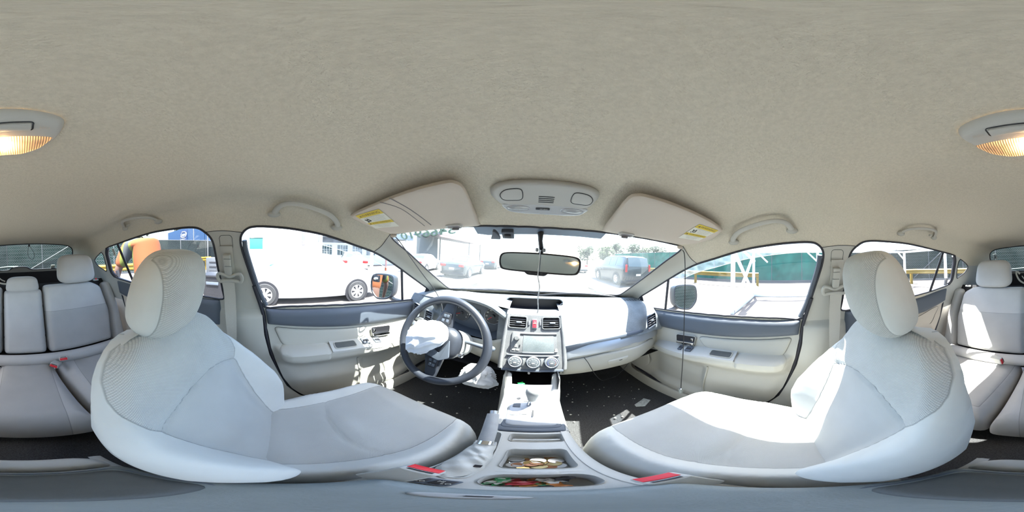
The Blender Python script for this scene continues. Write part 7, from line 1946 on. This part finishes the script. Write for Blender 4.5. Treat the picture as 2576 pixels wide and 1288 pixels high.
body = [(H0, .17, None), (V((-1.50, -1.16, -.36)), (.19, .17), 0), (V((-1.52, -1.26, -.10)), (.22, .18), 1), (V((-1.53, -1.46, -.03)), (.20, .19), 2), (V((-1.52, -1.64, -.10)), .085, 3), (V((-1.50, -1.75, -.16)), .088, 4), (V((-1.49, -1.83, -.22)), .085, 5),
        (V((-1.34, -1.47, -.10)), .075, 3), (V((-1.24, -1.60, -.34)), .055, 7), (V((-1.28, -1.76, -.52)), .040, 8), (V((-1.29, -1.81, -.58)), .036, 9),
        (V((-1.72, -1.50, -.10)), .075, 3), (V((-1.80, -1.64, -.36)), .055, 11), (V((-1.66, -1.80, -.54)), .040, 12), (V((-1.62, -1.83, -.60)), .036, 13),
        (V((-1.38, -1.10, -.74)), .12, 0), (V((-1.36, -1.16, -1.10)), .075, 15), (V((-1.36, -1.10, -1.48)), .05, 16), (V((-1.36, -1.28, -1.55)), .045, 17),
        (V((-1.60, -1.12, -.74)), .12, 0), (V((-1.62, -1.18, -1.10)), .075, 19), (V((-1.62, -1.12, -1.48)), .05, 20), (V((-1.62, -1.30, -1.55)), .045, 21)]
skin_chain('body', body, sk, PE)
shirt = [(V((-1.49, -1.14, -.50)), .20, None), (V((-1.50, -1.17, -.36)), (.215, .20), 0), (V((-1.52, -1.27, -.09)), (.25, .215), 1), (V((-1.53, -1.46, -.02)), (.235, .22), 2), (V((-1.525, -1.56, -.05)), .13, 3),
         (V((-1.33, -1.47, -.10)), .105, 3), (V((-1.25, -1.59, -.32)), .085, 5), (V((-1.735, -1.50, -.10)), .105, 3), (V((-1.80, -1.63, -.34)), .085, 7)]
skin_chain('shirt', shirt, m, PE)
tr_ = [(V((-1.49, -1.13, -.60)), .20, None), (V((-1.38, -1.10, -.78)), .135, 0), (V((-1.36, -1.16, -1.12)), .095, 1), (V((-1.36, -1.10, -1.44)), .075, 2), (V((-1.60, -1.12, -.78)), .135, 0), (V((-1.62, -1.18, -1.12)), .095, 4), (V((-1.62, -1.12, -1.44)), .075, 5)]
skin_chain('trousers', tr_, jeans, PE)
hd = PT(V((-1.495, -1.80, -.19))); capd = V((0, -.55, -.45)).normalized()
cpm = mat('grey_cap', (.05, .054, .058), .8)
mb = MB(); up_ = V((0, -.35, .94)).normalized()
P = []
for i in range(10):
    th = pi*.5*i/9; P.append([hd + V((0, .0, .03)) + up_*(.125*cos(th)) + (V((1, 0, 0))*cos(a) + up_.cross(V((1, 0, 0)))*sin(a))*(.115*sin(th)) for a in np.linspace(0, 2*pi, 28, endpoint=False)])
mb.grid(P, False, True); cap = mb.build('cap', cpm, PE, ang=80)
MB().prism([(.075*cos(a), .10 + .075*sin(a)*1.1) if 0 < a < pi else (.075*cos(a), .0) for a in np.linspace(0, pi, 14)] + [(-.075, .02), (.075, .02)], hd + up_*.03, V((1, 0, 0)), V((0, -.94, -.35)), up_, .006, .002).build('cap_brim', cpm, PE)
mb = MB(); mb.ball(hd + V((0, -.085, -.045)), (.014, .022, .018), 12, 8); mb.build('nose', sk, PE)
for sx in (-1, 1):
    MB().ball(hd + V((sx*.088, .0, -.02)), (.012, .022, .030), 12, 8).build('ear', sk, PE)
    wr = V((-1.285, -1.80, -.57)) if sx > 0 else V((-1.625, -1.82, -.59))
    hand = [(wr, .030, None), (wr + V((0, -.035, -.045)), (.038, .020), 0)]
    k = len(hand) - 1
    for f, (dx, ln) in enumerate(((-.028, .06), (-.010, .07), (.010, .068), (.027, .052))):
        b_ = len(hand); hand.append((wr + V((dx, -.055, -.070)), .010, k)); hand.append((wr + V((dx*1.2, -.055 - ln*.45, -.070 - ln*.45)), .0085, b_)); hand.append((wr + V((dx*1.2, -.050 - ln*.5, -.075 - ln)), .0075, b_ + 1))
    b_ = len(hand); hand.append((wr + V((-sx*.035, -.030, -.045)), .011, k)); hand.append((wr + V((-sx*.055, -.055, -.075)), .009, b_))
    skin_chain('hand', hand, sk, PE, 1)
